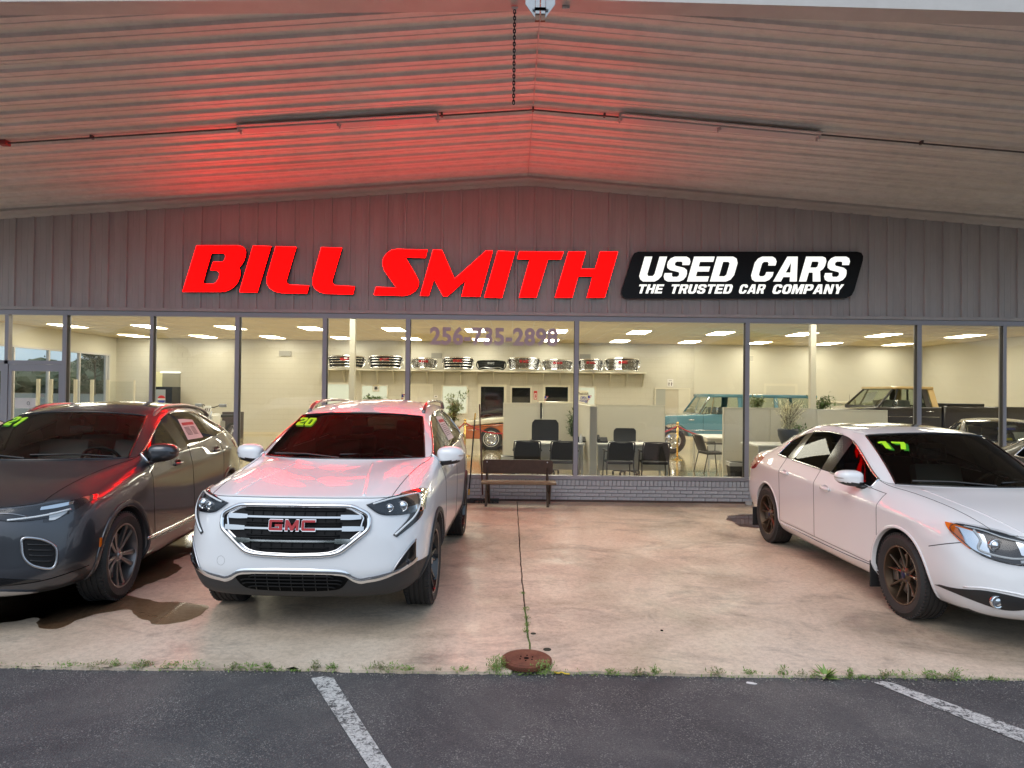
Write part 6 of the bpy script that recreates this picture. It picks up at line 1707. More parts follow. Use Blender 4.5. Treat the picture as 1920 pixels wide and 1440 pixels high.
partition((1.60, 13.35), (1.60, PY - .1), 1.52, 'end-on beige partition dividing the two desks', .14)
partition((gx(1121, PY), PY), (gx(1246, PY), PY), ph_ - .02, 'beige fabric cubicle partition behind the middle desk')
partition((gx(1357, 14.9), 14.9), (gx(1530, 14.9), 14.9), 1.50, 'wide beige partition left of the white sedan roof')
partition((gx(1532, 15.2), 15.2), (gx(1662, 15.2), 15.2), 1.47, 'beige partition in front of the black pickup')
desk(gx(965, 14.0), 1.48, 13.75, 14.5, 'white topped desk left of the end-on partition')
desk(1.72, gx(1252, 14.0), 13.75, 14.5, 'white topped desk right of the end-on partition')
desk(gx(1318, 16.6), gx(1362, 16.6) + .2, 16.2, 17.6, 'white topped desk behind the angled chair')
desk(gx(1415, 13.5), gx(1415, 13.5) + 1.5, 13.3, 14.3, 'white cabinet top with the dark plant pot behind the white sedan', .80)
CY = 13.28
for u, lb in ((990, 'black mesh guest chair at the left end of the left desk'), (1058, 'black mesh guest chair behind the central mullion'), (1161, 'black mesh guest chair at the left end of the right desk'), (1227, 'black mesh guest chair at the right end of the right desk')):
    guest_chair(gx(u, CY), CY, random.uniform(-.06, .06), lb, 'guest chairs in front of the two desks')
guest_chair(gx(1335, 15.6), 15.6, R_(-82), 'black mesh chair turned sideways right of the brass post')
office_chair(gx(1024, 15.1), 15.0, PI, 1.17, 'large black leather office chair behind the left desk', .30, True).rotation_euler.z = 0
office_chair(gx(1175, 15.1), 15.0, 0, 1.00, 'grey mesh office chair behind the right desk', .25)
M_bin = pbr('bin_black', (.025, .025, .025), .6); M_bag = pbr('bin_liner', (.55, .56, .56), .3)
def bin_(X, Y, lb):
    t = thing('waste_bin', lb, 'waste bin', (X, Y, 0))
    def rr(w, d, z): return [(-w, -d, z), (w, -d, z), (w, d, z), (-w, d, z)]
    mb = MB(); v_ = rr(.14, .10, 0) + rr(.18, .13, .36) + rr(.165, .115, .36) + rr(.13, .09, .02)
    mb.add(v_, [(3, 2, 1, 0)] + [(a * 4 + i, a * 4 + (i + 1) % 4, (a + 1) * 4 + (i + 1) % 4, (a + 1) * 4 + i) for a in range(3) for i in range(4)]); mb.build('bin_body', M_bin, t)
    mb = MB(); v_ = rr(.186, .136, .30) + rr(.188, .138, .375) + rr(.16, .11, .37)
    rnd = random.Random(4); v_ = [(p[0] + rnd.uniform(-.008, .008), p[1], p[2] + rnd.uniform(-.01, .01)) for p in v_]
    mb.add(v_, [(a * 4 + i, a * 4 + (i + 1) % 4, (a + 1) * 4 + (i + 1) % 4, (a + 1) * 4 + i) for a in range(2) for i in range(4)]); mb.build('liner', M_bag, t)
bin_(gx(1382, 14.3), 14.3, 'black waste bin with a clear liner beside the right partition'); bin_(gx(957, 15.0), 15.0, 'black waste bin with a clear liner at the left end of the left desk')
# desk things
def phone(X, Y, lb):
    t = thing('desk_phone', lb, 'telephone', (X, Y, .755)); mb = MB(); M_ = Matrix.Rotation(R_(25), 4, 'X')
    mb.bbox(-.11, .11, -.09, .09, .0, .04, .01, M=Matrix.Translation((0, 0, .04)) @ M_); mb.build('base', M_office, t)
    mb = MB(); mb.bbox(-.10, -.05, -.10, .10, .05, .085, .012, M=Matrix.Translation((0, 0, .045)) @ M_); mb.build('handset', M_office, t)
phone(gx(1130, 14.1), 14.1, 'black desk phone at the left end of the right desk'); phone(gx(1096, 14.1) - .06, 14.15, 'black desk phone at the right end of the left desk')
mb = MB(); mb.lathe([(0, 0), (.035, 0), (.036, .12), (.02, .14), (.012, .145), (.012, .18), (0, .18)], 14); o = mb.build('sanitizer_bottle', pbr('clear_plastic', (.55, .57, .6), .15), None, sm=True); o.location = (gx(1090, 13.95), 13.95, .755); tag(o, 'clear pump bottle on the left desk beside the central mullion', 'bottle')
mb = MB(); mb.box(-.05, .05, -.005, .005, 0, .12, M=Matrix.Rotation(R_(-12), 4, 'X')); o = mb.build('card_stack', M_paper); o.location = (gx(1093, 14.2), 14.25, .755); tag(o, 'white card holder standing on the left desk behind the bottle', 'card holder')
# black rod hanging on the partition
x = gx(1015, PY); mb = MB(); mb.bbox(x - .018, x + .018, PY - .07, PY - .037, ph_ - .38, ph_ + .01, .006); tag(mb.build('black_strap', M_office), 'short black strap hanging over the left partition', 'strap')
# stanchions with ropes
M_brass = pbr('brass', (.72, .50, .16), .2, 1.0); M_rope = pbr('red_rope', (.42, .012, .02), .6, bump=(200, .4))
def stanchion(u, Y, lb):
    X = gx(u, Y); t = thing('stanchion', lb, 'rope post', (X, Y, 0), 0, 'brass rope posts')
    mb = MB(); mb.lathe([(0, 0), (.16, 0), (.16, .012), (.10, .03), (.04, .05), (.03, .07)], 24); mb.build('base', M_brass, t, ang=40)
    mb = MB(); mb.cyl((0, 0, .05), (0, 0, .92), .025, 14); mb.build('post', M_brass, t, sm=True)
    mb = MB(); mb.lathe([(.025, .90), (.045, .915), (.045, .93), (.025, .945), (.02, .955), (.038, .975), (.042, .995), (.03, 1.02), (0, 1.03)], 16); mb.build('finial', M_brass, t, sm=True); return X
s1 = stanchion(873, 18.8, 'brass rope post beside the orange vintage car'); s2 = stanchion(1271, 18.4, 'brass rope post in front of the blue vintage wagon')
def rope(a, b_, sag, lb):
    a = Vector(a); b_ = Vector(b_); mb = MB(); mb.tube([a.lerp(b_, k / 20) - Vector((0, 0, sag * 4 * (k / 20) * (1 - k / 20))) for k in range(21)], .018, 8); tag(mb.build('rope', M_rope, None, sm=True), lb, 'rope')
rope((s1 + .03, 18.8, .90), (s1 + 1.85, 18.9, .92), .28, 'red rope swagged in front of the orange vintage car'); rope((s1 - .03, 18.8, .90), (s1 - 1.1, 20.4, .92), .30, 'short red rope running back from the left brass post')
rope((s2 + .03, 18.4, .90), (s2 + 1.85, 18.5, .90), .26, 'red rope swagged in front of the blue wagon door'); rope((s2 - .03, 18.4, .90), (s2 - 1.8, 18.5, .90), .26, 'red rope swagged in front of the blue wagon fender')
# columns
for u, lb in ((660.5, 'slim cream column behind the white SUV'), (1523, 'slim cream column behind the white sedan roof')):
    X = gx(u, 15.2); mb = MB(); mb.bbox(X - .062, X + .062, 15.14, 15.26, .002, CZ, .006); tag(mb.build('column', M_dframe), lb, 'column')
# glass partition at the left
t = thing('glass_partition', 'glass screen with white posts near the left windows', 'partition', (gx(140, 17.2), 17.2, 0))
for u in (72, 96, 142, 173, 203, 252):
    X = gx(u, 17.2) - gx(140, 17.2); mb = MB(); mb.box(X - (.035 if u < 240 else .012), X + (.035 if u < 240 else .012), -.03, .03, 0, 1.97); mb.build('post', M_dframe, t)
for a, b_ in ((72, 96), (96, 142), (142, 173), (173, 203), (203, 252)):
    xa = gx(a, 17.2) - gx(140, 17.2) + .04; xb = gx(b_, 17.2) - gx(140, 17.2) - .04; mb = MB(); mb.add([(xa, 0, .1), (xb, 0, .1), (xb, 0, 1.93), (xa, 0, 1.93)], [(0, 1, 2, 3)]); mb.build('pane', M_pane, t)
# vending alcove
x0, x1, z0, z1 = wrect(288, 697, 337, 810, BY)
t = thing('side_doorway', 'opening in the back wall with pale yellow side, left of the plain wall', 'doorway', ((x0 + x1) / 2, BY, 0)); w = (x1 - x0) / 2
mb = MB(); mb.box(-w, -w + .36, -.03, -.003, 0, z1); mb.build('yellow_jamb', pbr('pale_yellow', (.72, .68, .42), .5), t)
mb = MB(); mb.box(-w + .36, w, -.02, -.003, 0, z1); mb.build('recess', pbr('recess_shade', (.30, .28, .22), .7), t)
mb = MB(); mb.box(-w + .3, w, -.06, -.021, z1 - .04, z1); mb.build('lit_head', emit('lit_tube', (1, .97, .85), 2.0), t)
xm = gx(314, 26.4); t = thing('vending_machine', 'dark vending machine with a red, white and blue roundel, in the left doorway', 'vending machine', (xm, 26.3, 0))
mb = MB(); mb.bbox(-.42, .40, -.35, .35, .02, 1.83, .02); mb.build('cabinet', pbr('vending_black', (.02, .022, .03), .25), t)
mb = MB(); mb.box(-.22, .16, -.365, -.352, .75, 1.72); mb.build('front_panel', pbr('vending_grey', (.35, .38, .42), .3), t)
Mr = Matrix.Translation((.02, -.368, 1.35)) @ Matrix.Rotation(PI / 2, 4, 'X')
def disc_part(a0, a1, mat, nm):
    pts = [(.15 * math.cos(R_(a)), .15 * math.sin(R_(a))) for a in range(a0, a1 + 1, 10)]; mb = MB(); mb.prism(pts, 0, .006, Mr); mb.build(nm, mat, t)
disc_part(15, 165, pbr('roundel_red', (.6, .02, .03), .4), 'roundel_red'); disc_part(195, 345, M_blueink, 'roundel_blue')
mb = MB(); mb.prism([(-.145, -.035), (.145, -.035), (.145, .035), (-.145, .035)], 0, .005, Mr); mb.build('roundel_white', M_paper, t)
mb = MB(); mb.box(gx(422, 24.5), gx(452, 24.5), 24.3, 24.8, 0, .95); o = mb.build('dark_cabinet', pbr('dark_wood', (.06, .045, .045), .5)); tag(o, 'dark low cabinet against the plain wall behind the dirt bike', 'cabinet')
for k in range(3):
    mb = MB(); mb.box(gx(424, 24.5), gx(450, 24.5), 24.285, 24.298, .15 + .26 * k, .36 + .26 * k); mb.build('drawer', MATS['dark_wood'], o)
# dirt bike
BX, BYk = gx(405, 21.5), 21.5
t = thing('dirt_bike', 'white and black dirt bike with number plate 411, behind the grey crossover', 'motorcycle', (BX, BYk, 0), R_(-12))
M_wp = pbr('white_plastic', (.75, .75, .73), .35); M_fork = pbr('fork_grey', (.35, .36, .38), .3, .8)
for y_, nm in ((-.55, 'front_wheel'), (.85, 'rear_wheel')):
    mb = MB(); Mx = Matrix.Translation((0, y_, .34)) @ Matrix.Rotation(PI / 2, 4, 'Y'); mb.lathe([(.26, -.04), (.31, -.05), (.34, -.025), (.34, .025), (.31, .05), (.26, .04)], 32, Mx); w_ = mb.build(nm, M_rubber, t, sm=True)
    mb = MB()
    for k in range(16): a = 2 * PI * k / 16; mb.tube([(0, y_, .34), (0, y_ + math.cos(a) * .26, .34 + math.sin(a) * .26)], .004, 4)
    mb.lathe([(.25, -.03), (.26, -.035), (.262, .035), (.25, .03)], 28, Mx); mb.build('spokes', M_satin, w_)
for sx in (-.09, .09):
    mb = MB(); mb.tube([(sx, -.55, .34), (sx, -.32, 1.08)], .027, 8); mb.build('fork', M_fork, t, sm=True)
mb = MB(); mb.bbox(-.07, .07, -.80, -.30, .70, .73, .02); mb.build('front_fender', M_wp, t)
mb = MB(); mb.tube(curve([(-.46, -.12, 1.26), (-.30, -.16, 1.27), (-.14, -.26, 1.20), (.14, -.26, 1.20), (.30, -.16, 1.27), (.46, -.12, 1.26)], 24), .014, 8); mb.build('handlebar', M_office, t, sm=True)
for sx in (-1, 1):
    mb = MB(); mb.bbox(sx * .42 - .13, sx * .42 + .13, -.26, -.20, 1.20, 1.31, .03); mb.build('hand_guard', M_fork, t)
pl = MB(); pl.prism([(-.12, -.13), (.12, -.13), (.135, .06), (.10, .13), (-.10, .13), (-.135, .06)], 0, .012, Matrix.Translation((0, -.40, 1.12)) @ Matrix.Rotation(R_(78), 4, 'X')); plo = pl.build('number_plate', M_wp, t)
flat_text('411', .15, M_ink, 'digits', plo, Matrix.Translation((0, -.418, 1.115)) @ Matrix.Rotation(R_(78), 4, 'X'), extrude=.002, offset=.008, shear=.2)
mb = MB(); mb.bbox(-.10, .10, -.35, .15, .78, 1.0, .05); mb.bbox(-.20, -.10, -.38, -.02, .62, .95, .03); mb.bbox(.10, .20, -.38, -.02, .62, .95, .03); mb.build('tank_shroud', M_wp, t)
mb = MB(); mb.bbox(-.09, .09, .10, .85, .86, .95, .04); mb.build('seat', M_office, t); mb = MB(); mb.bbox(-.12, .12, -.2, .35, .38, .76, .04); mb.build('engine', M_fork, t)
mb = MB(); mb.bbox(-.07, .07, .7, 1.15, .90, .93, .02); mb.build('rear_fender', M_wp, t)

# ---- plants ----
def leafmat(name, c1_, c2_): return pbr(name, c1_, .5, var=(6, .7, c2_))
M_lf = leafmat('leaf_green', (.07, .13, .035), (.14, .22, .07)); M_lf2 = leafmat('leaf_light', (.20, .25, .10), (.30, .34, .16)); M_pampas = leafmat('pampas_plume', (.50, .44, .30), (.62, .56, .40)); M_bark = pbr('stem_bark', (.10, .075, .05), .8)
M_pot = pbr('pot_dark', (.035, .038, .045), .45); M_pot2 = pbr('pot_terracotta', (.30, .22, .15), .6)
def leaf_verts(p, d, L_, w, rnd):
    d = d.normalized(); s_ = d.cross(Vector((rnd.uniform(-.3, .3), rnd.uniform(-.3, .3), 1))).normalized() * w; n_ = s_.cross(d).normalized() * L_ * .12
    return [p, p + d * L_ * .35 + s_ - n_ * .3, p + d * L_ - n_, p + d * L_ * .35 - s_ - n_ * .3]
def bush(name, lb, X, Y, z0, w, h, n, ll, lw_, mat, seed, pot=None, cat='plant', stems=8, droop=.2, kind='bush'):
    rnd = random.Random(seed); t = thing(name, lb, cat, (X, Y, z0 if pot is None else 0))
    zb = 0 if pot is None else z0
    if pot:
        pw, phh, pm = pot; mb = MB(); mb.lathe([(0, 0), (pw * .62, 0), (pw * .95, phh * .55), (pw, phh * .9), (pw * .96, phh), (pw * .86, phh), (pw * .80, phh * .85), (0, phh * .85)], 24, Matrix.Translation((0, 0, z0))); mb.build('pot', pm, t, sm=True); zb = z0 + phh * .85
    st = MB(); lf = MB()
    for s_ in range(stems):
        a = rnd.uniform(0, 2 * PI); rr = rnd.uniform(.2, 1) * w; hh = h * rnd.uniform(.6, 1.0)
        pts = [Vector((rr * math.cos(a) * f_ ** 1.4, rr * math.sin(a) * f_ ** 1.4, zb + hh * (f_ - droop * f_ ** 3))) for f_ in (0, .25, .5, .75, 1)]
        st.tube(curve(pts, 9), [.008 * (1 - .09 * i) for i in range(9)], 4)
        c_ = curve(pts, 20)
        for k in range(n // stems):
            f_ = rnd.uniform(.30 if kind != 'grass' else .05, 1); p = c_[int(f_ * 19)] + Vector((rnd.gauss(0, .03 + .05 * w), rnd.gauss(0, .03 + .05 * w), rnd.gauss(0, .03)))
            d = Vector((rnd.gauss(0, 1), rnd.gauss(0, 1), rnd.gauss(.2, .7))) if kind != 'grass' else (c_[min(19, int(f_ * 19) + 1)] - c_[int(f_ * 19)] + Vector((rnd.gauss(0, .02), rnd.gauss(0, .02), .01)))
            lf.add(leaf_verts(p, d, ll * rnd.uniform(.6, 1.2), lw_ * rnd.uniform(.7, 1.2), rnd), [(0, 1, 2, 3)])
    st.build('stem', M_bark, t); lf.build('leaves', mat, t); return t
bush('potted_plant', 'leafy green plant seen above the white SUV roof', gx(702, 18), 18, 1.25, .42, .50, 700, .10, .03, M_lf, 1, stems=12)
bush('dried_grass', 'cream feather grass in front of the leafy plant above the SUV roof', gx(688, 17.7), 17.7, 1.2, .22, .42, 240, .08, .012, M_pampas, 2, stems=10)
bush('potted_plant', 'wispy plant tip left of the slim column behind the white SUV', gx(590, 18), 18, 1.1, .18, .45, 60, .09, .012, M_lf2, 12, stems=6)
bush('potted_plant', 'tall slender plant with narrow leaves between the white SUV and the orange car', gx(851, 19.5), 19.5, .45, .55, 1.38, 800, .13, .022, M_lf2, 3, pot=(.2, .35, M_pot2), stems=12)
bush('potted_plant', 'bamboo-like plant behind the left desk beside the mullion', gx(1078, 15.9), 15.9, .35, .26, .95, 520, .16, .016, M_lf, 4, pot=(.16, .3, M_pot), stems=12)
bush('potted_plant', 'bushy plant with one orange flower above the right partition', gx(1419, 16.4), 16.4, 1.40, .24, .42, 420, .07, .02, M_lf2, 5, stems=10)
bush('potted_plant', 'bushy plant right of the slim column above the right partition', gx(1540, 16.4), 16.4, 1.38, .38, .50, 420, .09, .02, M_lf, 6, stems=12)
bush('pampas_grass', 'tall pale ornamental grass in a dark round pot behind the white sedan', gx(1478, 13.75), 13.75, .80, .34, .72, 1300, .10, .006, pbr('grass_plume', (.80, .77, .56), .7), 7, pot=(.20, .30, M_pot), stems=46, kind='grass', droop=.15)
bush('potted_plant', 'small dark green plant behind the pampas grass', gx(1498, 14.1), 14.1, .9, .2, .4, 160, .08, .02, M_lf, 8, stems=8)
# small flags
def flag(u, v0, v1, Y, lb):
    a = at(u, v0, Y); b_ = at(u, v1, Y); t = thing('small_flag', lb, 'flag', tuple(b_), 0, 'small flags on sticks'); h = a.z - b_.z
    mb = MB(); mb.cyl((0, 0, 0), (.02, 0, h), .004, 6); mb.build('stick', M_brass, t)
    for k in range(7):
        mb = MB(); z = h * (.25 + .08 * k); mb.box(.01 - .0, .10 - .012 * (6 - k), -.003, .003, z, z + h * .08); mb.build('stripe', M_redink if k % 2 == 0 else M_paper, t)
    mb = MB(); mb.box(.01, .055, -.0045, .0045, h * .55, h * .80); mb.build('canton', M_blueink, t)
flag(752, 735, 757, 17.5, 'small striped flag above the SUV roof beside the mullion'); flag(1020, 739, 757, 16.5, 'small striped flag on the left partition'); flag(1101, 738, 757, 15.2, 'small striped flag beside the central mullion')
# ================= vintage vehicles inside =================
class Stub: pass
Stub.make_wheel = Car.make_wheel
def arc(cy_, cz_, r, a0, a1, n=10): return [(cy_ + r * math.cos(R_(a0 + (a1 - a0) * k / n)), cz_ + r * math.sin(R_(a0 + (a1 - a0) * k / n))) for k in range(n + 1)]
def prof_body(pts, w, bev, mat, name, parent, taper=None):
    bm = bmesh.new(); a = [bm.verts.new((-w, p[0], p[1])) for p in pts]; b_ = [bm.verts.new((w, p[0], p[1])) for p in pts]; n = len(pts)
    for i in range(n): bm.faces.new((a[i], b_[i], b_[(i + 1) % n], a[(i + 1) % n]))
    bm.faces.new(a); bm.faces.new(b_[::-1]); bmesh.ops.recalc_face_normals(bm, faces=bm.faces[:])
    es = [e for e in bm.edges if abs(e.verts[0].co.x - e.verts[1].co.x) < 1e-6]
    bmesh.ops.bevel(bm, geom=es, offset=bev, segments=3, profile=.6, affect='EDGES')
    me = bpy.data.meshes.new(name); bm.to_mesh(me); bm.free(); setsmooth_angle(me, 40); return link(name, me, mat, parent)
def classic(name, lb, cat, X, Y, rz, k):
    t = thing(name, lb, cat, (X, Y, 0), R_(rz)); w = k['w']; R = k['R']; wb = k['wb']
    for (pts, mat, nm) in k['bodies']: prof_body(pts, w if nm != 'lower_body' else w - .015, .05, mat, nm, t)
    gb = k['gh']; iw = w - .06; tw = w - .20   # glasshouse: list of (y_bottom, y_top) pillars ; zb, zt
    zb, zt = k['zb'], k['zt']
    for sg in (1, -1):
        for (yb, yt, pw, mt) in gb:
            mb = MB(); mb.add([(sg * iw, yb - pw, zb - .02), (sg * iw, yb + pw, zb - .02), (sg * (iw - .05), yb + pw, zb - .02), (sg * (iw - .05), yb - pw, zb - .02), (sg * tw, yt - pw, zt), (sg * tw, yt + pw, zt), (sg * (tw - .05), yt + pw, zt), (sg * (tw - .05), yt - pw, zt)], [(0, 1, 2, 3), (4, 7, 6, 5), (0, 4, 5, 1), (1, 5, 6, 2), (2, 6, 7, 3), (3, 7, 4, 0)]); mb.build('pillar', mt, t)
        for a, b_ in zip(gb, gb[1:]):
            mb = MB(); mb.add([(sg * (iw - .02), a[0], zb), (sg * (iw - .02), b_[0], zb), (sg * (tw - .02), b_[1], zt), (sg * (tw - .02), a[1], zt)], [(0, 1, 2, 3)]); mb.build('side_window', M_cg, t)
    a = gb[0]; z_ = gb[-1]
    mb = MB(); mb.add([(-iw, a[0], zb), (iw, a[0], zb), (tw, a[1], zt), (-tw, a[1], zt)], [(0, 1, 2, 3)]); mb.build('windshield', M_cg, t)
    mb = MB(); mb.tube([(-iw, a[0], zb), (iw, a[0], zb), (tw, a[1], zt), (-tw, a[1], zt)], .022, 6, closed=True); mb.build('windshield_trim', k.get('wtrim', M_chrome), t)
    mb = MB(); mb.add([(-iw, z_[0], zb), (iw, z_[0], zb), (tw, z_[1], zt), (-tw, z_[1], zt)], [(0, 1, 2, 3)]); mb.build('rear_window', M_cg, t)
    if k.get('slider'):
        for x in (-.35, -.02, .33): mb = MB(); mb.box(x - .015, x + .015, z_[0] - .06, z_[0] - .02, zb, zt); mb.build('slider_bar', M_black, t)
    mb = MB(); y0, y1 = gb[0][1] - .06, k.get('roof_end', z_[1] + .08); mb.bbox(-tw - .03, tw + .03, y0, y1, zt - .01, zt + k.get('rh', .09), .04); mb.build('roof', k['roof'], t, ang=50)
    mb = MB(); mb.bbox(-iw + .12, iw - .12, gb[0][0] + .75, gb[0][0] + .95, zb - .35, zb + .18, .05); mb.bbox(-iw + .12, iw - .12, gb[0][0] + .35, gb[0][0] + .95, zb - .42, zb - .25, .05); mb.build('bench_seat', k.get('seat', M_trim_grey), t)
    mb = MB(); mb.tube([(w * .4 + .18 * math.cos(q), gb[0][0] + .30 + .07 * math.sin(q), zb + .02 + .17 * math.sin(q)) for q in [2 * PI * i / 20 for i in range(20)]], .012, 6, closed=True); mb.build('steering_wheel', M_black, t)
    s_ = Stub(); s_.root = t; f = s_.make_wheel('steel', M_chrome, R, k.get('rr', .20), .20, M_chrome)
    if k.get('white'):
        mb = MB(); Mx = Matrix.Rotation(PI / 2, 4, 'Y'); mb.lathe([(k['rr'] + .035, .102), (k['rr'] + .052, .103)], 40, Mx); mb.build('whitewall', M_wp, f)
    for i, (x, y) in enumerate(((1, 0), (-1, 0), (1, wb), (-1, wb))):
        q = f if i == 0 else copy_tree(f, t); q.parent = t; q.location = (x * (w - .14), y, R); q.rotation_euler = (0, 0, 0 if x > 0 else PI)
    for (nm, mt, bx) in k.get('bits', []):
        mb = MB(); mb.bbox(*bx, .012); mb.build(nm, mt, t, ang=50)
    for sg in (1, -1):
        if k.get('mirror'):
            my, mz = k['mirror']; mb = MB(); mb.tube([(sg * (w - .02), my, mz - .12), (sg * (w + .12), my, mz - .04), (sg * (w + .14), my, mz + .02)], .01, 6); mb.bbox(sg * (w + .14) - .06, sg * (w + .14) + .06, my - .03, my + .02, mz - .04, mz + .12, .02); mb.build('side_mirror', M_chrome, t, ang=50)
        mb = MB(); mb.cyl((sg * (w - .25), k['nose'] - .03, k['hl']), (sg * (w - .25), k['nose'] + .1, k['hl']), .095, 20); mb.build('headlight', M_lampchrome, t, ang=50)
    return t
M_cg = glass('clear_car_glass', (.72, .78, .74), 1.0, ior=1.4)
P_blue = paint('teal_blue_paint', (.10, .27, .36)); P_orange = paint('orange_paint', (.48, .115, .02)); P_cream = paint('cream_paint', (.72, .68, .55)); P_tan = paint('tan_paint', (.55, .38, .16)); P_blk2 = paint('dark_brown_black_paint', (.018, .013, .012))
def body_pts(nose, hood0, hood1, cowl, belt, tail, zbot, wb, ar, R, rear=None):
    p = [(nose, hood0 - .06), (nose + .05, hood0), (cowl * .5, (hood0 + hood1) / 2 + .02), (cowl, hood1), (cowl + .35, belt), (tail - .05, belt if rear is None else rear), (tail, (belt if rear is None else rear) - .08), (tail, zbot)]
    p += [(wb + ar + .02, zbot)] + arc(wb, R, ar, 0 + math.degrees(math.asin(max(-1, min(1, (zbot - R) / ar)))), 180 - math.degrees(math.asin(max(-1, min(1, (zbot - R) / ar))))) + [(wb - ar - .02, zbot), (ar + .02, zbot)] + arc(0, R, ar, math.degrees(math.asin(max(-1, min(1, (zbot - R) / ar)))), 180 - math.degrees(math.asin(max(-1, min(1, (zbot - R) / ar))))) + [(-ar - .02, zbot), (nose, zbot)]
    return p
# blue wagon
classic('vintage_wagon', 'teal blue vintage wagon with chrome wheels behind the red rope', 'vintage car', 4.80, 21.25, -90, dict(w=.99, R=.39, rr=.235, wb=3.2, zb=1.20, zt=1.70, rh=.09, roof=P_blue, roof_end=4.35, nose=-.85, hl=.88, mirror=(1.25, 1.28), seat=M_trim_grey,
    bodies=[(body_pts(-.85, 1.08, 1.17, .75, 1.19, 4.45, .52, 3.2, .47, .42), P_blue, 'body')],
    gh=[(.78, 1.12, .03, P_blue), (1.12, 1.26, .015, M_chrome), (2.02, 2.02, .05, P_blue), (2.12, 2.12, .04, P_blue), (3.1, 3.1, .05, P_blue), (4.3, 4.15, .06, P_blue)],
    bits=[('side_trim', M_chrome, (.975, 1.002, -.2, 4.3, .70, .72)), ('door_handle', M_chrome, (.985, 1.02, 1.75, 1.90, 1.06, 1.09)), ('front_bumper', M_chrome, (-.98, .98, -1.05, -.87, .48, .62)), ('grille', M_satin, (-.75, .75, -.875, -.84, .72, 1.0)), ('door_seam', M_seam, (.975, .992, .88, .888, .55, 1.17)), ('door_seam', M_seam, (.975, .992, 2.06, 2.068, .55, 1.17)), ('front_door_badge', M_chrome, (.985, 1.0, .45, .62, 1.0, 1.03))]))
# orange and white
classic('vintage_car', 'orange and white vintage car with a whitewall front tyre behind the left brass post', 'vintage car', -.62, 21.7, -90, dict(w=.96, R=.345, rr=.19, wb=2.95, zb=1.02, zt=1.42, rh=.08, roof=P_cream, nose=-.83, hl=.72, white=True,
    bodies=[(body_pts(-.83, .72, .88, .95, .86, 4.1, .34, 2.95, .35, .345), P_orange, 'body'), ([(-.83, .72), (-.80, .86), (0, .98), (.9, 1.04), (1.4, 1.04), (4.0, 1.0), (4.1, .9), (4.1, .78), (1.4, .86), (.3, .84)], P_cream, 'hood')],
    gh=[(1.0, 1.5, .03, P_cream), (2.2, 2.1, .03, P_cream), (3.2, 2.8, .05, P_cream)],
    bits=[('front_bumper', M_chrome, (-.95, .95, -1.0, -.85, .36, .50)), ('fender_trim', M_chrome, (.95, .972, -.7, -.45, .60, .62))]))
# black pickup with tan roof
pk = classic('pickup_truck', 'black pickup truck with a tan cab roof beside the right wall', 'pickup truck', 9.45, 19.6, -90, dict(w=.99, R=.44, rr=.22, wb=3.4, zb=1.50, zt=1.99, rh=.07, roof=P_tan, nose=-.9, hl=1.0, mirror=(.95, 1.56), slider=True, wtrim=M_black, seat=M_trim_grey,
    bodies=[(body_pts(-.9, 1.38, 1.46, .55, 1.50, 2.28, .62, 9.0, .1, .5) if False else [(-.9, 1.32), (-.85, 1.38), (.1, 1.44), (.55, 1.49), (2.28, 1.50), (2.28, .62), (.56, .62)] + arc(0, .47, .52, 17, 163) + [(-.56, .62), (-.9, .62)], P_blk2, 'cab'), ([(2.33, 1.53), (4.75, 1.53), (4.8, 1.5), (4.8, .66), (3.96, .66)] + arc(3.4, .47, .52, 21, 159) + [(2.86, .66), (2.33, .66)], P_blk2, 'bed')],
    gh=[(.58, 1.05, .03, P_blk2), (.98, 1.18, .015, M_black), (1.95, 1.90, .07, P_blk2), (2.15, 2.08, .08, P_tan)],
    bits=[('side_trim', M_chrome, (.985, 1.004, .5, 2.2, 1.22, 1.235)), ('side_trim', M_chrome, (.985, 1.004, 2.4, 4.7, .80, .83)), ('door_handle', M_chrome, (.985, 1.012, 1.85, 2.05, 1.36, 1.385)), ('fender_badge', M_satin, (.985, 1.0, -.5, -.2, 1.12, 1.17)), ('toolbox', M_black, (-.7, .9, 2.5, 3.5, 1.53, 1.60)), ('front_bumper', M_chrome, (-.98, .98, -1.08, -.92, .62, .80)), ('side_trim', M_chrome, (.985, 1.004, .5, 2.2, .68, .70))]))
mb = MB(); mb.add([(-.5, .86, 1.58), (-.02, .92, 1.66), (.10, 1.0, 1.93), (-.38, .96, 1.86)], [(0, 1, 2, 3)]); mb.build('price_sheet', M_paper, pk)
classic('vintage_sedan', 'cream vintage car mostly hidden behind the black pickup', 'vintage car', 9.6, 23.8, -90, dict(w=.93, R=.33, rr=.18, wb=2.7, zb=1.16, zt=1.52, rh=.08, roof=P_cream, nose=-.8, hl=.7,
    bodies=[(body_pts(-.8, .90, 1.08, .9, 1.12, 4.0, .30, 2.7, .40, .34), P_cream, 'body')], gh=[(1.3, 1.75, .03, P_cream), (2.4, 2.3, .03, P_cream), (3.4, 3.0, .06, P_cream)]))
x = gx(1593, 22); mb = MB(); mb.cyl((x, 22.0, 1.0), (x, 22.0, 1.82), .004, 5); mb.cyl((x, 22.0, .0), (x, 22, 1.0), .02, 6); tag(mb.build('antenna_pole', M_office), 'thin upright antenna rod left of the cream car', 'antenna')

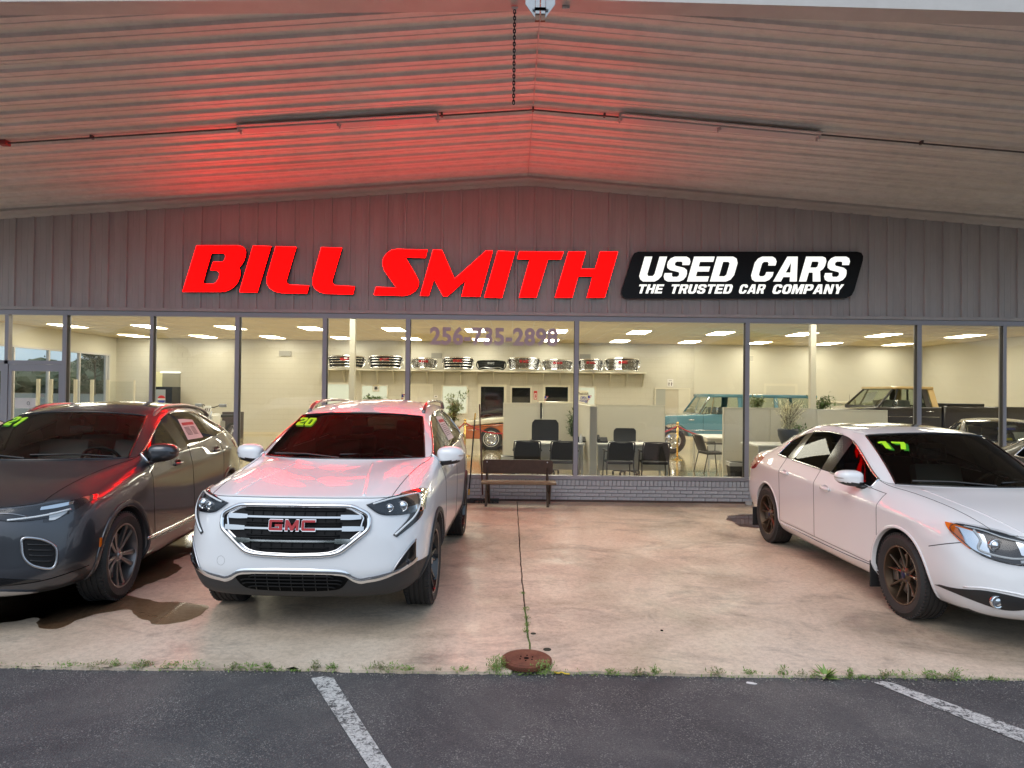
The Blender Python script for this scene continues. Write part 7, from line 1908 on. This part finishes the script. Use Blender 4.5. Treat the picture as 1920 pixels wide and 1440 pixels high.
# ---- modern car copies ----
PAINTS = {'white_paint', 'pearl_white_paint', 'metallic_grey_paint'}
def car_copy(src, name, lb, X, Y, rz, newpaint, skip=('number_sticker', 'number_shadow', 'window_sticker'), glassm=None):
    def rec(o, parent):
        if o.name.split('.')[0] in skip: return None
        c_ = o.copy(); COL.objects.link(c_); c_.parent = parent
        if o.type == 'MESH' and any(m_ and m_.name in PAINTS for m_ in o.data.materials):
            c_.data = o.data.copy()
            for i, m_ in enumerate(c_.data.materials):
                if m_.name in PAINTS: c_.data.materials[i] = newpaint
        if o.type == 'MESH' and glassm and o.data.materials and o.data.materials[0] in (M_wsglass, M_sideglass, M_darkglass):
            c_.data = o.data.copy(); c_.data.materials[0] = glassm
        for ch_ in list(o.children): rec(ch_, c_)
        return c_
    r_ = rec(src, None); r_.name = name; r_.location = (X, Y, 0); r_.rotation_euler = (0, 0, R_(rz)); tag(r_, lb, 'car'); return r_
car_copy(S_.root, 'sedan', 'black sedan parked at the right edge beyond the white sedan', 7.0, 5.75, 1, P_black)
car_copy(S_.root, 'sedan', 'white car at the far left edge behind the grey crossover', -7.62, 6.9, 3, P_white)
i1 = car_copy(S_.root, 'sedan', 'dark sedan with papers in its windshield inside the right window', 9.45, 12.95, -27, P_black, glassm=M_cg)
i2 = car_copy(S_.root, 'sedan', 'dark sedan at the right edge inside the showroom', 11.9, 13.3, -22, P_black, glassm=M_cg)
i1.scale = (1, 1, .90); i2.scale = (1, 1, .90)
c = S_
for k, (px, pz, w_, h_, mt, nm) in enumerate(((.05, 1.30, .30, .05, M_blueink, 'blue_sun_strip'), (-.05, 1.25, .10, .04, pbr('yellow_card', (.75, .60, .05), .5), 'yellow_card'), (.30, 1.14, .34, .20, M_paper, 'price_sheet'), (.02, 1.10, .12, .05, MATS['yellow_card'], 'yellow_card'))):
    mb = MB(); mb.add([c.P((px - w_ / 2, pz - h_ / 2), 'y', 1, -.01), c.P((px + w_ / 2, pz - h_ / 2), 'y', 1, -.01), c.P((px + w_ / 2, pz + h_ / 2), 'y', 1, -.01), c.P((px - w_ / 2, pz + h_ / 2), 'y', 1, -.01)], [(0, 1, 2, 3)]); mb.build(nm, mt, i1)

# ================= forecourt objects =================
M_wood = pbr('dark_stained_wood', (.055, .028, .016), .45, bump=(60, .3), var=(14, .6, (.09, .048, .028)))
M_wood2 = pbr('worn_bench_seat', (.20, .13, .07), .5, bump=(60, .3), var=(14, .6, (.30, .21, .12)))
q = atz(971, 944, 0); BXc = (at(905, 880, 10.72).x + at(1037, 880, 10.72).x) / 2
t = thing('bench', 'dark brown wooden bench under the window with a pale worn seat edge', 'bench', (BXc, 10.72, 0)); hw = (at(1037, 880, 10.85).x - at(905, 880, 10.85).x) / 2
z1, z0 = at(971, 862, 10.88).z, at(971, 888, 10.88).z
mb = MB(); r_ = .035; P4 = []
for (cx_, cz_, a0) in ((hw - r_, z1 - r_, 0), (-hw + r_, z1 - r_, 90), (-hw + r_, z0 + r_, 180), (hw - r_, z0 + r_, 270)):
    P4 += [(cx_ + r_ * math.cos(R_(a0 + 15 * k)), cz_ + r_ * math.sin(R_(a0 + 15 * k))) for k in range(7)]
mb.prism(P4, -.02, .018, Matrix.Translation((0, .16, 0)) @ Matrix.Rotation(PI / 2, 4, 'X')); mb.build('backrest', M_wood, t, ang=40)
zs_ = at(971, 903, 10.66).z
mb = MB(); mb.bbox(-hw - .01, hw + .04, -.17, .13, zs_ - .035, zs_, .012); mb.build('seat', M_wood2, t, ang=40)
for sx in (-hw + .07, hw - .09):
    mb = MB(); M_ = Matrix.Identity(4)
    mb.tube([(sx, .155, z0 + .1), (sx, .12, zs_), (sx, -.12, .0)], .026, 4, flat=(.8, 1.1)); mb.build('leg', M_wood, t)
    mb = MB(); mb.tube([(sx + .035, -.10, zs_ - .03), (sx + .035, .20, .0)], .026, 4, flat=(.8, 1.1)); mb.build('leg', M_wood, t)
    for zz in (z1 - .035, z0 + .035): mb = MB(); mb.cyl((sx, .142, zz), (sx, .128, zz), .011, 10); mb.build('bolt', M_satin, t)
# brooms against the plinth
M_ytip = pbr('yellow_grip', (.70, .42, .05), .5)
a = at(879, 928, 10.95); b_ = at(891, 775, 11.10); b_ = Vector((b_.x, 11.12, b_.z)); d = (b_ - a)
t = thing('broom', 'thin black broom handle with orange yellow tips leaning on the window', 'broom', (a.x, a.y, 0)); a0 = Vector((0, 0, a.z)); d0 = d
mb = MB(); mb.cyl(a0 + d0 * .06, a0 + d0 * .92, .0115, 10); mb.build('handle', M_office, t, sm=True)
mb = MB(); mb.cyl(a0 + d0 * .92, a0 + d0, .0125, 10); mb.build('grip_tip', M_ytip, t, sm=True); mb = MB(); mb.cyl(a0, a0 + d0 * .07, .014, 10); mb.build('socket', M_ytip, t, sm=True)
mb = MB(); mb.bbox(-.03, .10, -.05, .05, .0, .06, .012); mb.build('broom_head', M_office, t)
a = at(905, 932, 10.93); b_ = at(899, 758, 11.1); t = thing('push_broom', 'wide push broom with a dark brown handle leaning beside the bench', 'broom', (a.x, 10.93, 0)); a0 = Vector((0, 0, .07)); e0 = Vector((b_.x - a.x, .19, b_.z))
mb = MB(); mb.cyl(a0, e0, .0125, 10); mb.build('handle', pbr('brown_handle', (.10, .04, .03), .45), t, sm=True)
x0 = at(880, 938, 10.9).x - a.x; x1 = at(936, 938, 10.9).x - a.x
mb = MB(); mb.bbox(x0, x1, -.035, .035, .045, .075, .008); mb.build('block', M_office, t)
mb = MB(); rnd = random.Random(2)
for k in range(150):
    x = x0 + .01 + (x1 - x0 - .02) * rnd.random(); y = rnd.uniform(-.03, .03); mb.tube([(x, y, .045), (x + rnd.uniform(-.008, .008), y * 1.4, .001)], .0028, 3, caps=False)
o = mb.build('bristles', M_office, t); tag(o, kind='stuff')
mb = MB(); mb.tube([(0, 0, .07), (.0, -.0, .10), (.006, .0, .13)], .016, 8); mb.build('socket', M_satin, t)
q = atz(1391, 941, 0); mb = MB(); mb.bbox(-.045, .045, -.04, .03, .0, .06, .01); o = mb.build('outlet_block', pbr('weathered_white', (.5, .5, .48), .6)); o.location = (q.x, 11.05, 0); tag(o, 'small weathered white block at the foot of the brick plinth near the white sedan', 'block')
# rusty flywheel plate over the drain
m, N, L, b = nmat('rust'); v1 = mapping(N, L, (1, 1, 1))
L.new(ramp(N, L, noise(N, L, v1, 9, 8, .7), (.35, (.10, .034, .02)), (.55, (.17, .06, .034)), (.7, (.23, .10, .06))), b.inputs['Base Color']); b.inputs['Roughness'].default_value = .7; b.inputs['Metallic'].default_value = .15
bump(N, L, noise(N, L, v1, 60, 6, .7), b, .4, .004); M_rust = m
q = atz(987, 1234, .03); PR = 46.5 / 1280 * q.y
t = thing('rusty_plate', 'round rusty toothed metal plate lying over the drain at the slab edge', 'metal plate', (q.x, q.y, 0))
mb = MB(); mb.lathe([(.016, .012), (.016, .030), (.05, .031), (.07, .034), (PR - .03, .034), (PR - .025, .030), (PR - .004, .029), (PR - .004, .006), (.016, .006)], 64); mb.build('disc', M_rust, t, ang=35)
mb = MB()
for k in range(96):
    a = 2 * PI * k / 96; mb.box(PR - .006, PR + .003, -.0026, .0026, .005, .024, M=Matrix.Rotation(a, 4, 'Z'))
mb.build('gear_teeth', M_rust, t)
for k in range(6):
    a = 2 * PI * k / 6 + .4; mb = MB(); mb.cyl((.045 * math.cos(a), .045 * math.sin(a), .030), (.045 * math.cos(a), .045 * math.sin(a), .0335), .005, 8); mb.build('bolt_hole', M_seam, t)
mb = MB(); mb.cyl((0, 0, .008), (0, 0, .0315), .0165, 16); mb.build('centre_hole', M_seam, t)
q2 = atz(1000, 1188, 0); mb = MB(); mb.cyl((0, 0, -.01), (0, 0, .002), .020, 20); o = mb.build('small_hole_rim', pbr('mossy_hole', (.03, .032, .02), .9)); o.location = (q2.x, q2.y, .0); tag(o, 'small round dark hole in the slab beside the joint', 'drain hole')
mb = MB(); q3 = atz(1026, 1218, 0); mb.cyl((0, 0, -.01), (0, 0, .003), .028, 20); o = mb.build('drain_hole', MATS['mossy_hole']); o.location = (q3.x, q3.y, 0); tag(o, 'dark mossy gap behind the rusty plate', 'drain hole')
# weeds
M_weed = leafmat('weed_green', (.15, .25, .05), (.24, .34, .09)); M_weed2 = leafmat('weed_dry', (.16, .19, .07), (.24, .24, .11))
def weed(u, v, h, w, lb, seed, n=60, kind=0, z=-.012):
    q = atz(u, v, z); rnd = random.Random(seed); t = MB(); h *= .85
    for k in range(n):
        a = rnd.uniform(0, 2 * PI); r_ = rnd.random() ** .6; p0 = Vector((rnd.gauss(0, w * .2), rnd.gauss(0, w * .10), 0))
        if kind == 0:
            st = p0 + Vector((math.cos(a) * w * r_ * .6, math.sin(a) * w * r_ * .5, h * rnd.uniform(.2, 1.0) * (1 - .4 * r_)))
            if k % 5 == 0: t.tube([p0, p0.lerp(st, .5) + Vector((0, 0, .006)), st], .0012, 3, caps=False)
            d = Vector((rnd.gauss(0, .8), rnd.gauss(0, .8), rnd.uniform(.1, 1))); t.add(leaf_verts(st, d, rnd.uniform(.011, .026), rnd.uniform(.0025, .005), rnd), [(0, 1, 2, 3)])
        elif kind == 1:
            d = Vector((math.cos(a), math.sin(a), rnd.uniform(.25, 1.3))); t.add(leaf_verts(p0 * .3, d, h * rnd.uniform(.7, 1.2), h * .14, rnd), [(0, 1, 2, 3)])
        else:
            d = Vector((math.cos(a) * .5, math.sin(a) * .5, 1)); t.add(leaf_verts(p0, d, h * rnd.uniform(.5, 1.1), .0022, rnd), [(0, 1, 2, 3)])
    o = t.build('weed', M_weed if seed % 3 else M_weed2); o.location = q; return tag(o, lb, 'weed', 'weeds growing along the slab edge')
def ev(u): return 1249 + u * .0131
WL = [(105, .04, .09, 2), (132, .03, .10, 0), (186, .04, .12, 0), (216, .07, .05, 0), (262, .055, .10, 0), (272, .06, .07, 0), (318, .045, .12, 0), (362, .07, .12, 0), (438, .045, .08, 0), (468, .05, .10, 0), (500, .06, .04, 0), (592, .085, .05, 0), (622, .06, .05, 0), (690, .07, .06, 2), (712, .075, .07, 0), (738, .07, .10, 0), (768, .04, .06, 0), (822, .05, .06, 2), (866, .04, .08, 0), (1147, .045, .07, 0), (1192, .06, .08, 0), (1229, .07, .04, 0), (1262, .05, .05, 2), (1343, .055, .09, 0), (1404, .05, .06, 0), (1467, .10, .05, 0), (1510, .04, .10, 0), (1549, .11, .16, 1), (1594, .075, .03, 0), (1660, .06, .06, 0), (1700, .05, .12, 0), (1742, .075, .07, 0), (1762, .04, .10, 0), (1792, .10, .08, 0), (1856, .06, .05, 2)]
cnt = {}; ORD = ['first', 'second', 'third', 'fourth', 'fifth', 'sixth', 'seventh', 'eighth', 'ninth', 'tenth', 'eleventh', 'twelfth', 'thirteenth', 'fourteenth', 'fifteenth']
for k, (u, h, w, kd) in enumerate(WL):
    if u < 400: where = 'in front of the grey crossover'
    elif u < 900: where = 'in front of the white SUV'
    elif u < 1500: where = 'right of the rusty plate'
    else: where = 'in front of the white sedan'
    desc = 'broad leaved rosette weed' if kd == 1 else ('thin grass tuft' if kd == 2 else ('tall feathery weed' if h >= .07 else 'low leafy green weed'))
    cnt[where] = cnt.get(where, 0) + 1; weed(u, ev(u), h, w, desc + ', ' + ORD[cnt[where] - 1] + ' from the left ' + where, k + 1, 70 if kd == 0 else (26 if kd == 1 else 16), kd)
weed(934, 1256, .12, .10, 'large leafy weed at the left side of the rusty plate', 61, 170); weed(925, 1262, .07, .07, 'small leafy weed just left of the rusty plate', 64, 70)
weed(1021, 1262, .10, .10, 'bright green weed at the right side of the rusty plate', 62, 150); weed(990, 1264, .06, .04, 'small weed in front of the rusty plate', 65, 40)
for kk, (u, v, h) in enumerate(((985, 1146, .045), (987, 1162, .06), (988, 1176, .07), (986, 1188, .05), (981, 1115, .03))): weed(u, v, h, .035, 'small weed growing out of the slab joint, ' + ('fourth', 'third', 'second', 'first', 'fifth')[kk] + ' behind the rusty plate', int(u + v), 34, 0, -.01)
rnd = random.Random(8); g = MB(); 
for k in range(3600):
    u = rnd.uniform(0, 1920); dens = .5 + .5 * math.sin(u * .021) * math.sin(u * .0077 + 1)
    if rnd.random() > dens: continue
    q = atz(u, ev(u) + rnd.gauss(0, 2.2), -.014); d = Vector((rnd.gauss(0, .8), rnd.gauss(0, .5), rnd.uniform(.2, 1.2))); g.add(leaf_verts(q, d, rnd.uniform(.012, .032), rnd.uniform(.002, .006), rnd), [(0, 1, 2, 3)])
for k in range(500):
    y = rnd.uniform(4.75, 5.6); g.add(leaf_verts(Vector((jx(y, 0) + rnd.uniform(-.008, .012), y, -.01)), Vector((rnd.gauss(0, .8), rnd.gauss(0, .8), .9)), rnd.uniform(.008, .02), .003, rnd), [(0, 1, 2, 3)])
tag(g.build('ground_cover', M_weed), 'thin strip of small weeds and grass along the slab edge', 'grass', kind='stuff')
g = MB()
def pebble(mb, p, r_, rnd):
    bm = bmesh.new(); bmesh.ops.create_icosphere(bm, subdivisions=1, radius=r_)
    for v in bm.verts: v.co = Vector((v.co.x * rnd.uniform(.8, 1.3), v.co.y * rnd.uniform(.8, 1.3), v.co.z * .6)) + Vector(p)
    mb.bm(bm); bm.free()
for k in range(420):
    u = rnd.uniform(0, 1920); q = atz(u, ev(u) + abs(rnd.gauss(0, 5)) + 1, -.015); pebble(g, q, rnd.uniform(.002, .006), rnd)
for k in range(90):
    a = rnd.uniform(PI, 2 * PI); pebble(g, (.09 + math.cos(a) * rnd.uniform(.14, .24), 4.50 + math.sin(a) * .12, -.015), rnd.uniform(.003, .008), rnd)
tag(g.build('gravel', pbr('loose_gravel', (.22, .20, .18), .8, var=(40, .8, (.42, .38, .34)))), 'loose grit and pebbles along the slab edge', 'gravel', kind='stuff')
q = atz(1053, 1264, -.01); mb = MB(); mb.tube(curve([(-.045, .02, .004), (-.02, .0, .006), (.0, .012, .008), (.02, -.004, .006), (.05, -.006, .004)], 16), .004, 6); o = mb.build('yellow_strip', pbr('yellow_plastic', (.75, .5, .03), .5)); o.location = q; tag(o, 'bent yellow plastic strip lying beside the rusty plate', 'litter')
q = atz(1408, 1281, -.018); mb = MB(); mb.prism([(-.03, .0), (-.02, .015), (.01, .008), (.035, -.012), (.02, -.018), (-.01, -.012)], 0, .004); o = mb.build('paper_scrap', M_paper); o.location = q; tag(o, 'small white paper scrap on the asphalt right of the centre', 'litter')
q = atz(1241, 1183, 0); mb = MB(); pebble(mb, (0, 0, .004), .012, rnd); o = mb.build('dark_pebble', M_seam); o.location = q; tag(o, 'small black lump on the slab right of the joint', 'litter')
q = atz(397, 1257, -.018); mb = MB(); mb.box(-.02, .02, -.006, .006, 0, .004); o = mb.build('paper_scrap', pbr('tan_scrap', (.5, .42, .32), .7)); o.location = q; tag(o, 'tiny tan scrap on the asphalt in front of the white SUV', 'litter')
# ================= surroundings seen through and in the glass =================
def crown(mb, c_, r_, n, ls, rnd, sq=1.0):
    for k in range(n):
        v = Vector((rnd.gauss(0, 1), rnd.gauss(0, 1), rnd.gauss(0, 1))).normalized() * r_ * rnd.random() ** .33; v.z *= sq
        mb.add(leaf_verts(c_ + v, Vector((rnd.gauss(0, 1), rnd.gauss(0, 1), rnd.gauss(0, .6))), ls * rnd.uniform(.6, 1.3), ls * .35, rnd), [(0, 1, 2, 3)])
M_tree = leafmat('pine_foliage', (.022, .045, .018), (.045, .075, .03)); M_tree2 = leafmat('far_foliage', (.03, .055, .025), (.06, .09, .04))
def tree(X, Y, h, lb, seed, mat=M_tree, n=2600):
    rnd = random.Random(seed); t = thing('tree', lb, 'tree', (X, Y, 0), 0)
    mb = MB(); mb.tube([(0, 0, 0), (.1, 0, h * .4), (0, .1, h * .9)], [h * .03, h * .022, h * .006], 8)
    cr_ = MB()
    for k in range(16):
        a = rnd.uniform(0, 2 * PI); z = h * rnd.uniform(.22, .92); rr = h * .42 * (1 - ((z / h) - .35) ** 2 * 1.6) * rnd.uniform(.4, 1); p = Vector((math.cos(a) * rr, math.sin(a) * rr, z)); mb.tube([(0, 0, z * .75), p], [h * .008, h * .003], 5); crown(cr_, p, h * rnd.uniform(.10, .17), n // 16, h * .035, rnd, .8)
    mb.build('trunk', M_bark, t); cr_.build('crown', mat, t)
tree(-93, 152, 11, 'large dark pine seen through the far left window', 21, n=9000)
def hedge(name, lb, x0, x1, y, h0, h1, step, seed, mat):
    rnd = random.Random(seed); mb = MB(); x = x0
    while x < x1:
        h = rnd.uniform(h0, h1); bm = bmesh.new(); bmesh.ops.create_icosphere(bm, subdivisions=3, radius=1)
        for v in bm.verts: v.co *= 1 + rnd.uniform(-.14, .14); v.co = Vector((x + v.co.x * step * .8, y + v.co.y * step * .6, max(-.1, h * .5 + v.co.z * h * .55)))
        mb.bm(bm); bm.free(); crown(mb, Vector((x, y, h * .6)), h * .55, 160, h * .08, rnd); x += step * rnd.uniform(.5, .9)
    tag(mb.build(name, mat), lb, 'trees', kind='stuff')
hedge('far_trees', 'low dark wood on the horizon beyond the left windows', -330, -60, 190, 5, 10, 9, 1, M_tree2)
hedge('far_trees', 'wooded strip across the road behind the viewer', -110, 110, -62, 5, 9, 9, 2, M_tree2)
